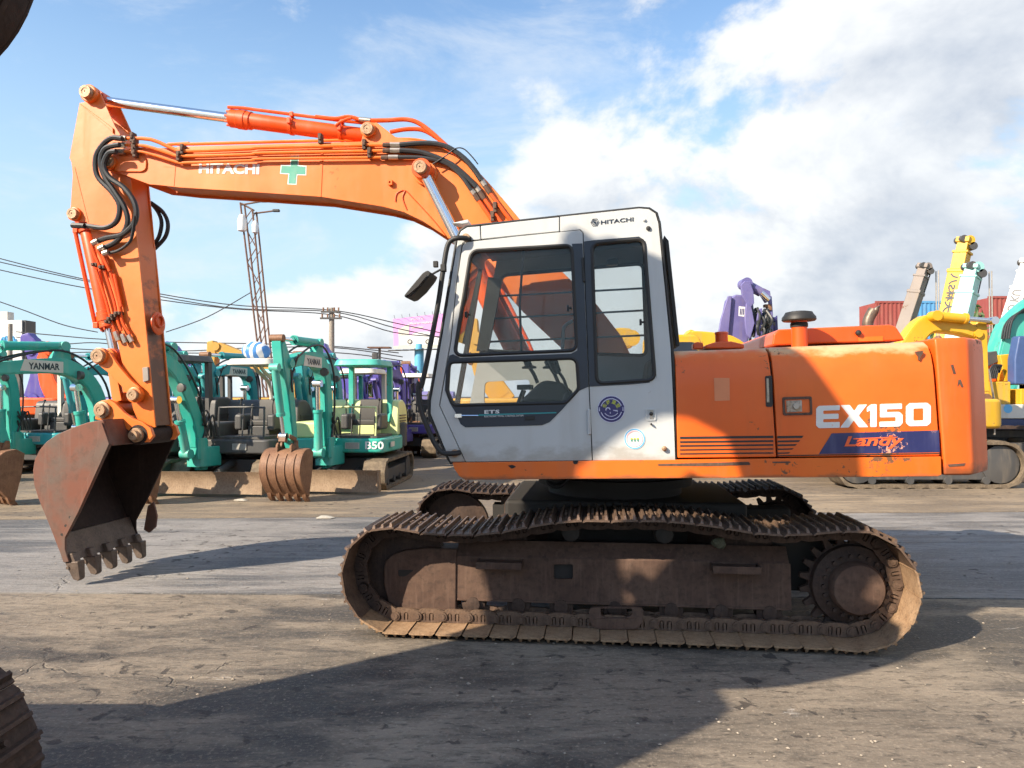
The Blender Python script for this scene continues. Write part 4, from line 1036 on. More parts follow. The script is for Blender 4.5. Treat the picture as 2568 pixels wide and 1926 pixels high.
# ---------------------------------------------------------------- boom
YB = 0.08; HB = 0.17
yn = YB - HB
boom_px = ZA((835, 722), (905, 703), (1010, 660), (1300, 668)) + ZB((-10, 412), (500, 398), (1120, 380), (1140, 300), (1165, 262), (1215, 262), (1330, 352), (1480, 378), (1620, 420), (1740, 490), (1860, 590), (1990, 730), (2115, 880))
boom_px += ZF((1240, 540), (1530, 815), (1720, 1060)) + [(1615, 960), (1605, 1015), (1560, 1035), (1510, 1005)]
boom_px += ZF((1400, 1290), (1260, 1150), (960, 870), (640, 520), (385, 300)) + ZB((1500, 872), (1380, 815), (1250, 782), (870, 722), (400, 690), (0, 665)) + ZA((1210, 950), (1130, 943), (880, 850), (800, 835), (775, 790), (790, 745))
bo = UF.picks(boom_px, yn)
for name, y0, y1 in (('boom', yn, yn + 0.018),):
    bm = BM(); prism(bm, bo, y0, y1); BOOM = up('boom', bm, ORANGE_B, 0.004)
bm = BM(); prism(bm, bo, YB + HB - 0.018, YB + HB); up('boom_far_plate', bm, ORANGE_B, 0.004, BOOM)
core = inset(bo, 0.022)
# hollow fork at the tip: the box starts a little way in
tipx = UF.pick(*ZA((1180, 800))[0], yn).x
core2 = [p if p.x > tipx else Vector((tipx, p.y)) for p in core]
bm = BM(); prism(bm, core2, yn + 0.018, YB + HB - 0.018); bmesh.ops.remove_doubles(bm, verts=bm.verts, dist=1e-4); up('boom_box', bm, ORANGE_B, 0, BOOM)
def uflat(name, zz, pts, y, d, mat, parent, bevel=0.0, rr=0.0):
    q = UF.picks(zz(*pts), y)
    if rr: q = round_poly(q, rr, 4)
    bm = BM(); prism(bm, q, y + 0.001, y - d); return up(name, bm, mat, bevel, parent)
uflat('tip_plate', ZA, ((850, 730), (1075, 722), (1115, 760), (1110, 830), (1080, 850), (880, 850)), yn, 0.014, ORANGE_B, BOOM, 0.005, 0.03)
for xa, xb, ya, yb_ in ((865, 880, 395, 722),):
    uflat('weld_seam', ZB, ((xa + 8, ya), (xb + 10, ya), (xb - 6, yb_), (xa - 6, yb_)), yn, 0.004, ORANGE_B, BOOM, 0.002)
uflat('weld_seam', ZA, ((1325, 780), (1332, 780), (1318, 955), (1311, 955)), yn, 0.003, ORANGE_B, BOOM, 0.002)
p = UF.pick(*ZB((1302, 637))[0], yn)
me = plate('cable_lug', round_poly([p + Vector(q) for q in ((-0.018, -0.022), (0.02, -0.022), (0.02, 0.022), (-0.018, 0.022))], 0.008), [circle2(p, 0.009, 10)], yn + 0.001, yn - 0.03); up('cable_lug', me, ORANGE_B, 0.002, BOOM)
lett('HITACHI', (120, 578), (492, 584), (122, 514), yn, WHITE_D, BOOM, ZB, 0.04)
gc = ZB((686, 468), (738, 466), (734, 527), (784, 531), (782, 590), (728, 588), (722, 648), (666, 645), (672, 583), (620, 580), (626, 524), (682, 527))
o_ = UF.picks(gc, yn)
bm = BM(); prism(bm, o_, yn + 0.001, yn - 0.002); up('cross_border', bm, WHITE, 0, BOOM)
bm = BM(); prism(bm, inset(o_, 0.008), yn + 0.001, yn - 0.0035); up('green_cross', bm, GREENV, 0, BOOM)
def pin(name, zz, q, y, R, L, parent, boss=None, bossmat=None):
    p = UF.pick(*zz(q)[0], y)
    Mx = Matrix.Translation((p.x, y, p.y)) @ Matrix.Rotation(math.pi / 2, 4, 'X')
    if boss:
        bm = BM(); lathe(bm, [(boss, -0.02), (boss, L * 0.45), (boss * 0.9, L * 0.52), (R, L * 0.52)], Mx, 28); up('pin_boss', bm, bossmat or ORANGE_B, 0, parent)
    bm = BM(); lathe(bm, [(R, -0.05), (R, L * 0.86), (R * 0.94, L), (R * 0.55, L), (R * 0.52, L - 0.004), (R * 0.12, L - 0.004), (R * 0.1, L - 0.012)], Mx, 24); up(name, bm, PINM, 0, parent)
    return p
pin('tip_pin', ZA, (840, 780), yn - 0.012, 0.046, 0.05, BOOM, 0.058)
BCP = pin('boom_cylinder_pin', ZB, (1490, 545), yn - 0.16, 0.052, 0.05, BOOM)
bm = BM(); cyl(bm, (BCP.x, yn - 0.16, BCP.y), (BCP.x, YB + HB + 0.16, BCP.y), 0.06, seg=20); up('cross_pin', bm, ORANGE_B, 0, BOOM)
bm = BM(); cyl(bm, (BCP.x, yn - 0.03, BCP.y), (BCP.x, YB + HB + 0.03, BCP.y), 0.095, seg=24); up('pin_boss', bm, ORANGE_B, 0.006, BOOM)
ACP = pin('arm_cylinder_pin', ZB, (1165, 310), yn - 0.01, 0.05, 0.045, BOOM, 0.062)
# ---------------------------------------------------------------- arm
YA = YB - 0.13
arm_px = ZA((690, 217), (715, 214), (747, 230), (780, 305), (868, 500), (905, 560), (945, 720), (990, 905), (1015, 1150), (1038, 1400)) + ZC((1140, 0), (1200, 600), (1292, 1565), (1230, 1560), (1150, 1510), (1110, 1420), (1030, 1090), (985, 880), (900, 560), (800, 90))
arm_px += ZA((690, 1310), (655, 1225), (610, 1222), (570, 1218), (538, 1205), (528, 1165), (536, 1100), (551, 870), (541, 775), (526, 742), (602, 327), (640, 320), (646, 265), (662, 232))
ao = UF.picks(arm_px, YA)
bm = BM(); prism(bm, ao, YA, YA + 0.016); ARM = up('arm', bm, ORANGE_B, 0.004)
bm = BM(); prism(bm, ao, YB + 0.13 - 0.016, YB + 0.13); up('arm_far_plate', bm, ORANGE_B, 0.004, ARM)
# arm box runs below the cylinder fork
core = inset(ao, 0.012); zc = UF.pick(*ZA((800, 420))[0], YA).y
core2 = [p if p.y < zc else Vector((p.x, zc)) for p in core]
bm = BM(); prism(bm, core2, YA + 0.016, YB + 0.114); bmesh.ops.remove_doubles(bm, verts=bm.verts, dist=1e-4); up('arm_box', bm, ORANGE_G, 0, ARM)
uflat('edge_rib', ZA, ((604, 332), (618, 338), (860, 520), (862, 562), (838, 530)), YA, 0.014, ORANGE_B, ARM, 0.004)
uflat('weld_seam', ZA, ((560, 810), (566, 808), (670, 1225), (664, 1228)), YA, 0.003, ORANGE_B, ARM, 0.001)
uflat('rating_plate', ZC, ((1195, 1070), (1240, 1062), (1246, 1175), (1202, 1190)), YA, 0.02, plain('grey_plate', (0.28, 0.25, 0.22), 0.6), ARM, 0.003)
pin('head_pin', ZA, (690, 265), YA, 0.055, 0.085, ARM, 0.075)
pin('bucket_cylinder_pin', ZA, (570, 1170), YA, 0.048, 0.05, ARM, 0.06)
pin('link_pin', ZC, (1130, 1295), YA - 0.04, 0.048, 0.06, ARM, 0.066)
# lifting eye on the inner face
ip = UF.pick(*ZC((1225, 690))[0], YA)
Mx = Matrix.Translation((ip.x + 0.012, YB, ip.y)) @ Matrix.Rotation(math.pi / 2, 4, 'Y')
bm = BM(); lathe(bm, [(0.10, 0.0), (0.10, 0.008), (0.085, 0.012), (0.03, 0.012)], Mx, 28); up('inspection_cover', bm, ORANGE_R, 0, ARM)
bm = BM(); tube(bm, [Vector((ip.x + 0.03, YB + 0.05 * math.cos(a / 10 * 2 * math.pi), ip.y + 0.02 + 0.05 * math.sin(a / 10 * 2 * math.pi))) for a in range(11)], 0.012, 8); up('lifting_eye', bm, ORANGE_R, 0, ARM)
# stained lower half of the arm (old grease), a thin coat on the inner face
# ---------------------------------------------------------------- cylinders
def hyd(name, a, b, y, rb, rr, split, mat, band=True, pipe=True):
    """a = barrel pin, b = rod pin (x, z); split = barrel share of the length"""
    a3, b3 = v3(a, y), v3(b, y); d = (b3 - a3); t = d.normalized()
    s = a3 + d * split
    q = t.to_track_quat('Z', 'Y').to_matrix().to_4x4()
    bm = BM(); L = (s - a3).length
    lathe(bm, [(rb * 0.5, 0.0), (rb * 0.95, 0.05), (rb, 0.06), (rb, L * 0.84), (rb * 1.15, L * 0.845), (rb * 1.15, L * 0.875), (rb * 1.24, L * 0.88), (rb * 1.24, L * 0.93), (rb * 1.16, L * 0.935), (rb * 1.16, L * 0.985), (rr * 1.3, L)], Matrix.Translation(a3) @ q, 26)
    cyl(bm, a3 + Vector((0, -0.07, 0)), a3 + Vector((0, 0.07, 0)), rb * 1.02, seg=22)
    B = up(name, bm, mat, 0)
    bm = BM(); cyl(bm, s - t * 0.02, b3 - t * 0.05, rr, seg=22); up('piston_rod', bm, CHROME, 0, B)
    bm = BM(); cyl(bm, b3 + Vector((0, -0.07, 0)), b3 + Vector((0, 0.07, 0)), rr * 1.75, seg=22); up('rod_eye', bm, mat, 0.004, B)
    for k in range(8):
        an = 2 * math.pi * k / 8
        M = Matrix.Translation(s) @ q
        c0_ = M @ Vector((rb * 0.92 * math.cos(an), rb * 0.92 * math.sin(an), -0.02)); c1_ = M @ Vector((rb * 0.92 * math.cos(an), rb * 0.92 * math.sin(an), 0.012))
        bm = BM(); cyl(bm, c0_, c1_, 0.011, seg=6); up('gland_bolt', bm, mat, 0, B)
    return B, a3, s, t
hp0 = UF.pick(*ZA((690, 265))[0], YA)
AC, a3, s3, t3 = hyd('arm_cylinder', ACP, hp0, YB, 0.066, 0.041, 0.52, ORANGE_R)
# pipe and clamps on top of the arm cylinder
nz = Vector((-t3.z, 0, t3.x)); nz = nz if nz.z > 0 else -nz
bm = BM(); tube(bm, [a3 + t3 * 0.10 + nz * 0.10 + Vector((0, -0.03, 0)), a3 + t3 * 0.3 + nz * 0.088 + Vector((0, -0.05, 0)), a3 + t3 * ((s3 - a3).length - 0.12) + nz * 0.085 + Vector((0, -0.05, 0)), s3 + nz * 0.075 + Vector((0, -0.05, 0))], 0.014, 8); up('oil_pipe', bm, ORANGE_R, 0, AC)
for f in (0.44, 0.78):
    c_ = a3.lerp(s3, 1 - f)
    bm = BM(); q = t3.to_track_quat('Z', 'Y').to_matrix().to_4x4(); lathe(bm, [(0.060, -0.014), (0.074, -0.014), (0.074, 0.014), (0.060, 0.014)], Matrix.Translation(c_) @ q, 24); box(bm, c_ + nz * 0.085 + Vector((0, -0.05, 0)), (0.03, 0.04, 0.04)); box(bm, c_ + nz * 0.02 + Vector((0, -0.085, 0)), (0.03, 0.03, 0.05)); up('pipe_clamp', bm, ORANGE_R, 0.004, AC)
hs = UF.picks(ZB((840, 228), (960, 240), (1040, 228), (1110, 245), (1180, 252), (1280, 250), (1400, 245), (1480, 270), (1560, 330), (1630, 395), (1690, 450)), YB - 0.06)
bm = BM(); tube(bm, smooth_path([v3(p, YB - 0.06) for p in hs[:4]], 4), 0.017, 8); up('oil_pipe', bm, ORANGE_R, 0, AC)
bm = BM(); tube(bm, smooth_path([v3(p, YB - 0.06) for p in hs[4:]], 5), 0.019, 8); up('painted_hose', bm, ORANGE_R, 0, AC)
bm = BM(); cyl(bm, v3(hs[3], YB - 0.06), v3(hs[4], YB - 0.06), 0.022, seg=10); up('hose_fitting', bm, STEEL, 0, AC)
hs = UF.picks(ZB((960, 285), (990, 262), (1040, 240), (1060, 238)), YB - 0.10)
bm = BM(); tube(bm, smooth_path([v3(p, YB - 0.10) for p in hs], 4), 0.013, 8); up('oil_pipe', bm, ORANGE_R, 0, AC)
hs = UF.picks(ZB((1300, 322), (1400, 305), (1500, 310), (1590, 360), (1660, 420)), YB + 0.08)
bm = BM(); tube(bm, smooth_path([v3(p, YB + 0.08) for p in hs], 5), 0.019, 8); up('painted_hose', bm, ORANGE_R, 0, AC)
# boom cylinders either side of the boom
base = UF.pick(*ZF((930, 1240))[0], yn - 0.10)
for yy in (yn - 0.10, YB + HB + 0.10):
    B, a3, s3, t3 = hyd('boom_cylinder', base, BCP, yy, 0.075, 0.045, 0.56, ORANGE_R)
    bm = BM(); off = Vector((0.09, 0.0, 0.03)); tube(bm, smooth_path([a3 + off * 0.8 + t3 * 0.05, a3 + off + t3 * 0.15, s3 + off - t3 * 0.2, s3 + off * 0.8 - t3 * 0.08], 3), 0.016, 8); up('oil_pipe', bm, ORANGE_R, 0, B)
# bucket cylinder in front of the arm
bp0 = UF.pick(*ZA((570, 1170))[0], YA); LK = UF.pick(*ZC((840, 970))[0], YA - 0.06)
BC, a3, s3, t3 = hyd('bucket_cylinder', bp0, LK, YB, 0.070, 0.042, 0.80, ORANGE_R)
for off, r in (((-0.085, -0.06, 0), 0.018), ((-0.06, 0.09, 0), 0.015)):
    o_ = Vector(off); bm = BM(); tube(bm, [a3 + o_ + t3 * 0.14, s3 + o_ - t3 * 0.06, s3 + o_ * 0.6 - t3 * 0.02], r, 8); up('oil_pipe', bm, ORANGE_R, 0, BC)
for f in (0.12, 0.97):
    c_ = a3.lerp(s3, f); bm = BM(); box(bm, c_ + Vector((-0.075, -0.055, 0)), (0.045, 0.045, 0.05)); q = t3.to_track_quat('Z', 'Y').to_matrix().to_4x4(); lathe(bm, [(0.066, -0.013), (0.082, -0.013), (0.082, 0.013), (0.066, 0.013)], Matrix.Translation(c_) @ q, 22); up('pipe_clamp', bm, ORANGE_R, 0.004, BC)
# ---------------------------------------------------------------- links and bucket
ARMP = UF.pick(*ZC((1150, 1295))[0], YA - 0.03)
for yy in (YA - 0.055, YB + 0.13 + 0.02):
    yf = YA - 0.04
    rim = ribbon([LK, LK.lerp(ARMP, 0.35), LK.lerp(ARMP, 0.75), ARMP], [0.16, 0.105, 0.095, 0.14])
    o_ = round_poly(rim, 0.05, 4); bm = BM(); prism(bm, o_, yy, yy + 0.035); up('side_link', bm, ORANGE_B, 0.006)
BPN = UF.pick(*ZC((858, 1412))[0], YB - 0.25)
bm = BM()
for yy in (YB - 0.10, YB + 0.06):
    prism(bm, ribbon([LK + Vector((0.02, -0.05)), BPN + Vector((0.02, 0.06))], [0.07, 0.09]), yy, yy + 0.04)
cyl(bm, (LK.x, YB - 0.11, LK.y), (LK.x, YB + 0.11, LK.y), 0.065, seg=20); cyl(bm, (BPN.x, YB - 0.14, BPN.y), (BPN.x, YB + 0.14, BPN.y), 0.068, seg=20)
box(bm, (BPN.x + 0.02, YB, BPN.y + 0.10), (0.09, 0.14, 0.08)); up('bucket_link', bm, ORANGE_B, 0.006)
pin('link_pin', ZC, (838, 972), YA - 0.055, 0.06, 0.055, ARM, 0.07)
YBK = YB - 0.46; YBF = YB + 0.47
bk_back = ZD((778, 308), (660, 330), (560, 365), (430, 420), (350, 475), (300, 535), (262, 610), (248, 690), (256, 800), (290, 910), (340, 1030), (400, 1180), (450, 1310), (478, 1392))
bk_edge = ZD((520, 1385), (492, 1290), (492, 1215), (600, 1010), (720, 750), (835, 495))
b_o = UF.picks(bk_back, YBK); e_o = UF.picks(bk_edge, YBK)
side = b_o + e_o
bm = BM(); prism(bm, side, YBK, YBK + 0.022); BK = up('bucket', bm, BUCKET, 0.006)
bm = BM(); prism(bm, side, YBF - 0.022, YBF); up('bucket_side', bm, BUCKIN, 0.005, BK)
# far-side cutter bulges below the edge
bm = BM(); fc_ = UF.picks(ZD((1090, 1140), (1130, 1165), (1180, 1120), (1190, 1040), (1165, 930), (1120, 960)), YBF + 0.01); prism(bm, fc_, YBF, YBF + 0.025); up('side_cutter', bm, BUCKET, 0.006, BK)
def wrap(bm, line, th, y0, y1):
    L = [Vector(p) for p in line]; inn = []
    for i, p in enumerate(L):
        t = (L[min(i + 1, len(L) - 1)] - L[max(i - 1, 0)]).normalized(); inn.append(p + Vector((-t.y, t.x)) * th)
    prism(bm, L + list(reversed(inn)), y0, y1)
bl_ = smooth_path([(p.x, p.y, 0) for p in b_o], 3); bl2 = [Vector((p.x, p.y)) for p in bl_]
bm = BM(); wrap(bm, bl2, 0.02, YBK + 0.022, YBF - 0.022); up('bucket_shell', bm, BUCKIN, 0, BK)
top = [e_o[-1], b_o[0]]
bm = BM(); wrap(bm, [e_o[-1] + Vector((0.0, -0.01)), b_o[0] + Vector((-0.0, 0.0))], 0.025, YBK + 0.022, YBF - 0.022); up('bucket_top', bm, BUCKET, 0.004, BK)
uflat('edge_plate', ZD, ((775, 330), (800, 400), (832, 492), (600, 1005), (497, 1205), (480, 1180), (560, 990), (690, 700)), YBK, 0.012, BUCKET, BK, 0.003)
for q in ((530, 1047), (497, 1111), (468, 1178)):
    p = UF.pick(*ZD(q)[0], YBK); bm = BM(); cyl(bm, (p.x, YBK - 0.003, p.y), (p.x, YBK + 0.01, p.y), 0.011, seg=10); up('bolt_hole', bm, DARK, 0, BK)
# lip and teeth
tp = UF.pick(*ZD((500, 1395))[0], YBK); tt = UF.pick(*ZD((562, 1530))[0], YBK)
dirt_ = (tt - tp).normalized(); nrm_ = Vector((-dirt_.y, dirt_.x))
lipw = [e_o[1] + Vector((0.0, 0.06)), e_o[1] + Vector((0.03, 0.06)), e_o[0] + Vector((0.02, 0.0)), b_o[-1]]
bm = BM(); prism(bm, [b_o[-3] + Vector((0.02, 0)), b_o[-3] + Vector((0.05, 0.0)), e_o[0], b_o[-1]], YBK + 0.022, YBF - 0.022); up('lip_plate', bm, TOOTH, 0.004, BK)
for k in range(5):
    yy = YBK + 0.055 + k * (YBF - YBK - 0.11) / 4
    o_ = UF.picks(ZD((478, 1390), (580, 1385), (590, 1520), (572, 1537), (535, 1525), (500, 1445)), YBK)
    sh_ = UF.picks(ZD((462, 1330), (530, 1325), (560, 1395), (480, 1400)), YBK)
    bm = BM(); prism(bm, o_, yy - 0.042, yy + 0.042)
    low_ = min(p.y for p in o_)
    for v in bm.verts:
        f = max(0.0, min(1.0, (v.co.z - low_) / 0.14)); v.co.y = yy + (v.co.y - yy) * (0.72 + 0.28 * f)
    T_ = up('tooth', bm, TOOTH, 0.008, BK)
    bm = BM(); prism(bm, sh_, yy - 0.034, yy + 0.034); up('tooth_shank', bm, TOOTH, 0.008, BK)
    p = UF.pick(*ZD((503, 1432))[0], YBK); bm = BM(); cyl(bm, (p.x, yy - 0.048, p.y), (p.x, yy + 0.048, p.y), 0.014, seg=12); up('tooth_pin', bm, TOOTH, 0.002, BK)
# ears that hang the bucket
for yy in (YA - 0.075, YB + 0.13 + 0.035):
    ear = UF.picks(ZC((790, 1500), (800, 1400), (835, 1345), (900, 1330), (950, 1360), (1030, 1440), (1100, 1490), (1180, 1520), (1250, 1570), (1272, 1640), (1230, 1690), (1150, 1690), (1100, 1620), (1040, 1570), (960, 1540), (860, 1510)), YA - 0.075)
    bm = BM(); prism(bm, ear, yy, yy + 0.04); up('bucket_ear', bm, ORANGE_B, 0.006, BK)
pin('ear_pin', ZC, (858, 1420), YA - 0.075, 0.05, 0.05, BK, 0.072, PINM)
ph = pin('ear_pin', ZC, (1148, 1628), YA - 0.075, 0.042, 0.075, BK, 0.06, PINM)
bm = BM(); cyl(bm, (ph.x, YA - 0.08, ph.y), (ph.x, YB + 0.22, ph.y), 0.085, seg=24); up('arm_end_bushing', bm, BUCKIN, 0, ARM)
# ---------------------------------------------------------------- hoses and pipes on boom and arm
def run(name, zz, pts, ys, r, mat, parent, n=5, ridge=0.0, seg=8):
    P = []
    ql = zz(*pts) if zz else pts
    for i, q in enumerate(ql):
        y = ys if not isinstance(ys, (list, tuple)) else ys[0] + (ys[1] - ys[0]) * i / (len(ql) - 1)
        P.append(v3(UF.pick(*q, y), y))
    bm = BM(); tube(bm, smooth_path(P, n), r, seg, ridge); return up(name, bm, mat, 0, parent)
yp1 = yn - 0.035
run('steel_pipe', None, ZA((955, 595), (1140, 602), (1310, 672), (1400, 690), (1900, 672)) + ZB((500, 418), (1140, 404), (1262, 401)), yp1, 0.0155, ORANGE_B, BOOM, 3)
run('steel_pipe', None, ZA((950, 645), (1100, 652), (1290, 712), (1390, 728), (1900, 716)) + ZB((500, 452), (1140, 440), (1262, 438)), yp1, 0.014, ORANGE_B, BOOM, 3)
run('steel_pipe', None, ZA((940, 694), (1080, 697), (1340, 775), (1420, 778), (1900, 762)) + ZB((500, 488), (1160, 480), (1275, 478)), yp1, 0.012, ORANGE_B, BOOM, 3)
run('steel_pipe', None, ZA((1270, 640), (1430, 632)) + ZB((0, 398), (500, 385), (880, 376), (1340, 366), (1500, 378), (1640, 424), (1740, 486), (1860, 600), (2000, 760), (2090, 880)), YB - 0.02, 0.014, ORANGE_B, BOOM, 3)
hoses = [((1360, 400), (1520, 390), (1640, 410), (1740, 472), (1810, 545), (1862, 620)), ((1360, 435), (1500, 450), (1660, 512), (1760, 588), (1830, 660)), ((1350, 478), (1500, 482), (1640, 514), (1730, 584), (1800, 680))]
stl = [((1885, 655), (1915, 700), (2050, 880)), ((1850, 690), (1880, 735), (1990, 890)), ((1820, 705), (1845, 745), (1945, 890))]
for k in range(3):
    run('hydraulic_hose', ZB, hoses[k], (yp1, yp1 - 0.01), 0.021 - 0.004 * (k == 2), HOSE, BOOM, 6, 0.03)
    run('steel_pipe', ZB, stl[k], yp1, 0.016, ORANGE_R, BOOM, 3)
    a_, b_ = hoses[k][0], (hoses[k][0][0] - 105, hoses[k][0][1] + 2)
    run('hose_fitting', ZB, (a_, (a_[0] - 60, a_[1])), yp1, 0.021, STEEL, BOOM, 1)
    run('hose_fitting', ZB, ((a_[0] - 62, a_[1] + 1), b_), yp1, 0.019, RUSTF, BOOM, 2, 0.12)
    run('hose_fitting', ZB, (hoses[k][-1], stl[k][0]), yp1, 0.022, STEEL, BOOM, 1)
    run('hose_fitting', ZB, (stl[k][0], stl[k][1]), yp1, 0.020, RUSTF, BOOM, 2, 0.12)
for zz, q in ((ZA, (1040, 640)), (ZA, (1035, 690)), (ZA, (1400, 690)), (ZA, (1372, 740)), (ZB, (1150, 410)), (ZB, (1182, 462)), (ZB, (880, 375)), (ZB, (1950, 795)), (ZB, (1935, 850)), (ZA, (1025, 600)), (ZA, (1045, 712))):
    p = UF.pick(*zz(q)[0], yn); bm = BM(); box(bm, (p.x, yn - 0.03, p.y), (0.03, 0.062, 0.085)); box(bm, (p.x + 0.004, yn - 0.062, p.y), (0.022, 0.022, 0.03)); up('pipe_clamp', bm, RUSTF, 0.005, BOOM)
run('wire', ZB, ((1560, 520), (1640, 470), (1700, 425), (1750, 425), (1800, 470), (1840, 520)), yn - 0.06, 0.005, HOSE, BOOM, 5)
run('wire', ZB, ((1330, 750), (1340, 700), (1390, 682), (1440, 730), (1560, 860), (1640, 960)), yn - 0.006, 0.004, ORANGE_R, BOOM, 4)
run('wire', ZB, ((1390, 685), (1375, 730), (1400, 800)), yn - 0.006, 0.004, ORANGE_R, BOOM, 4)
# hoses bridging boom and arm
yh = YA - 0.10
hz_ = [((925, 596), (850, 590), (780, 640), (725, 740), (738, 880), (845, 1000), (903, 1100), (885, 1215), (795, 1270), (650, 1255), (552, 1250)),
       ((905, 642), (800, 670), (762, 760), (790, 880), (870, 1000), (948, 1130), (962, 1250), (885, 1370), (770, 1428)),
       ((880, 692), (820, 710), (785, 800), (830, 890), (940, 970), (1020, 1090), (1022, 1220), (930, 1320), (800, 1350), (720, 1382)),
       ((1022, 1180), (1012, 1260), (985, 1370), (900, 1440), (800, 1465))]
for k, h in enumerate(hz_):
    run('hydraulic_hose', ZA, h, (yh - 0.03 - 0.012 * k, yh + 0.05), 0.022 if k < 3 else 0.013, HOSE, ARM, 8, 0.05 if k == 2 else 0.02)
for a_, b_ in (((870, 592), (955, 596)), ((862, 645), (950, 645)), ((855, 697), (940, 694)), ((700, 1390), (742, 1370)), ((750, 1432), (790, 1415)), ((780, 1468), (820, 1455)), ((545, 1252), (640, 1256))):
    run('hose_fitting', ZA, (a_, b_), yh + 0.02, 0.023, HOSE if a_[0] in (545,) else STEEL, ARM, 2, 0.1)
for px_ in (((690, 1390), (720, 1480), (745, 1540), (760, 1600)), ((735, 1440), (770, 1500), (790, 1580)), ((775, 1470), (800, 1530), (830, 1600))):
    run('steel_pipe', ZA, px_, (yh + 0.05, yh + 0.06), 0.014, ORANGE_R, ARM, 4)
for px_ in (((800, 250), (880, 500), (930, 690), (960, 770)), ((870, 260), (950, 520), (980, 680), (1010, 760)), ((915, 260), (990, 540), (1020, 690), (1080, 790)), ((950, 290), (1010, 560))):
    run('steel_pipe', ZC, px_, YA - 0.03, 0.0125, ORANGE_R, ARM, 4)
for q in ((820, 218), (880, 240), (930, 690), (975, 640), (1010, 620), (950, 665)):
    p = UF.pick(*ZC(q)[0], YA); bm = BM(); box(bm, (p.x, YA - 0.03, p.y), (0.05, 0.06, 0.03)); box(bm, (p.x - 0.01, YA - 0.062, p.y), (0.025, 0.02, 0.025)); up('pipe_clamp', bm, RUSTF, 0.005, ARM)
for a_, b_ in (((958, 770), (985, 845)), ((1018, 790), (1045, 862)), ((1070, 800), (1100, 855))):
    run('hose_fitting', ZC, (a_, b_), YA - 0.03, 0.020, STEEL, ARM, 2, 0.08)
for h in (((1140, 1080), (1195, 1150), (1222, 1230), (1205, 1330), (1165, 1400)), ((1140, 1080), (1230, 1150), (1270, 1240), (1250, 1340), (1170, 1430))):
    run('hydraulic_hose', ZA, h, YB + 0.22, 0.018, HOSE, ARM, 6)
# ================================================================== BACKGROUND MACHINES
TEAL = paint('teal_paint', (0.025, 0.37, 0.30), (0.12, 0.45, 0.37), chips=0.75, rough=0.42, dust=0.40, dustcol=(0.35, 0.42, 0.34))
TEAL_B = paint('blue_teal_paint', (0.018, 0.28, 0.31), (0.06, 0.36, 0.38), chips=0.65, rough=0.42, dust=0.40, dustcol=(0.30, 0.36, 0.32))
LIME = paint('pale_lime_paint', (0.60, 0.66, 0.30), (0.66, 0.70, 0.38), chips=0.2, rough=0.42, dust=0.2)
PURPLE = paint('purple_paint', (0.075, 0.060, 0.30), (0.13, 0.11, 0.38), chips=0.4, rough=0.42, dust=0.25)
LAVENDER = paint('faded_purple_paint', (0.125, 0.112, 0.29), (0.21, 0.195, 0.39), chips=0.5, rough=0.5, dust=0.3)
YELLOW = paint('yellow_paint', (0.62, 0.34, 0.015), (0.68, 0.42, 0.05), chips=0.6, rough=0.42, dust=0.35)
OCHRE = paint('ochre_paint', (0.50, 0.27, 0.04), (0.55, 0.33, 0.08), chips=0.45, rough=0.5, dust=0.3)
GREYP = paint('dark_grey_paint', (0.060, 0.060, 0.060), (0.09, 0.085, 0.08), chips=0.3, rough=0.5, dust=0.35)
OFFW = paint('off_white_paint', (0.58, 0.56, 0.50), (0.62, 0.60, 0.55), chips=0.15, rough=0.5, dust=0.3)
BRN = rust('dry_mud_rubber', (0.115, 0.088, 0.062), (0.20, 0.155, 0.105), (0.05, 0.04, 0.03), scale=2.5, rough=0.8)
SAND = rust('sandy_blade_steel', (0.24, 0.165, 0.105), (0.30, 0.215, 0.14), (0.13, 0.085, 0.055), scale=1.8)
BROWNB = rust('brown_bucket_steel', (0.17, 0.085, 0.048), (0.235, 0.125, 0.07), (0.085, 0.045, 0.03), scale=2.2, rough=0.6)
def sub(name, bm, mat, parent, M=None, bevel=0.0, segs=2): return obj(name, bm, mat, parent, M, bevel, segs)
def belt_outline(L, h, r, tooth, n):
    """stadium outline with tread lugs"""
    base = []
    st = L - 2 * r
    per = 2 * st + 2 * math.pi * r
    N = n * 4
    for k in range(N):
        t = per * k / N
        if t < st: p, nr = (-st / 2 + t, -r), (0, -1)
        elif t < st + math.pi * r: a = -math.pi / 2 + (t - st) / r; p, nr = (st / 2 + r * math.cos(a), r * math.sin(a)), (math.cos(a), math.sin(a))
        elif t < 2 * st + math.pi * r: q = t - st - math.pi * r; p, nr = (st / 2 - q, r), (0, 1)
        else: a = math.pi / 2 + (t - 2 * st - math.pi * r) / r; p, nr = (-st / 2 + r * math.cos(a), r * math.sin(a)), (math.cos(a), math.sin(a))
        e = tooth if (k % 4) in (0, 1) else 0.0
        base.append(Vector((p[0] + nr[0] * e, p[1] + nr[1] * e + r + tooth)))
    return base
_belt = {}
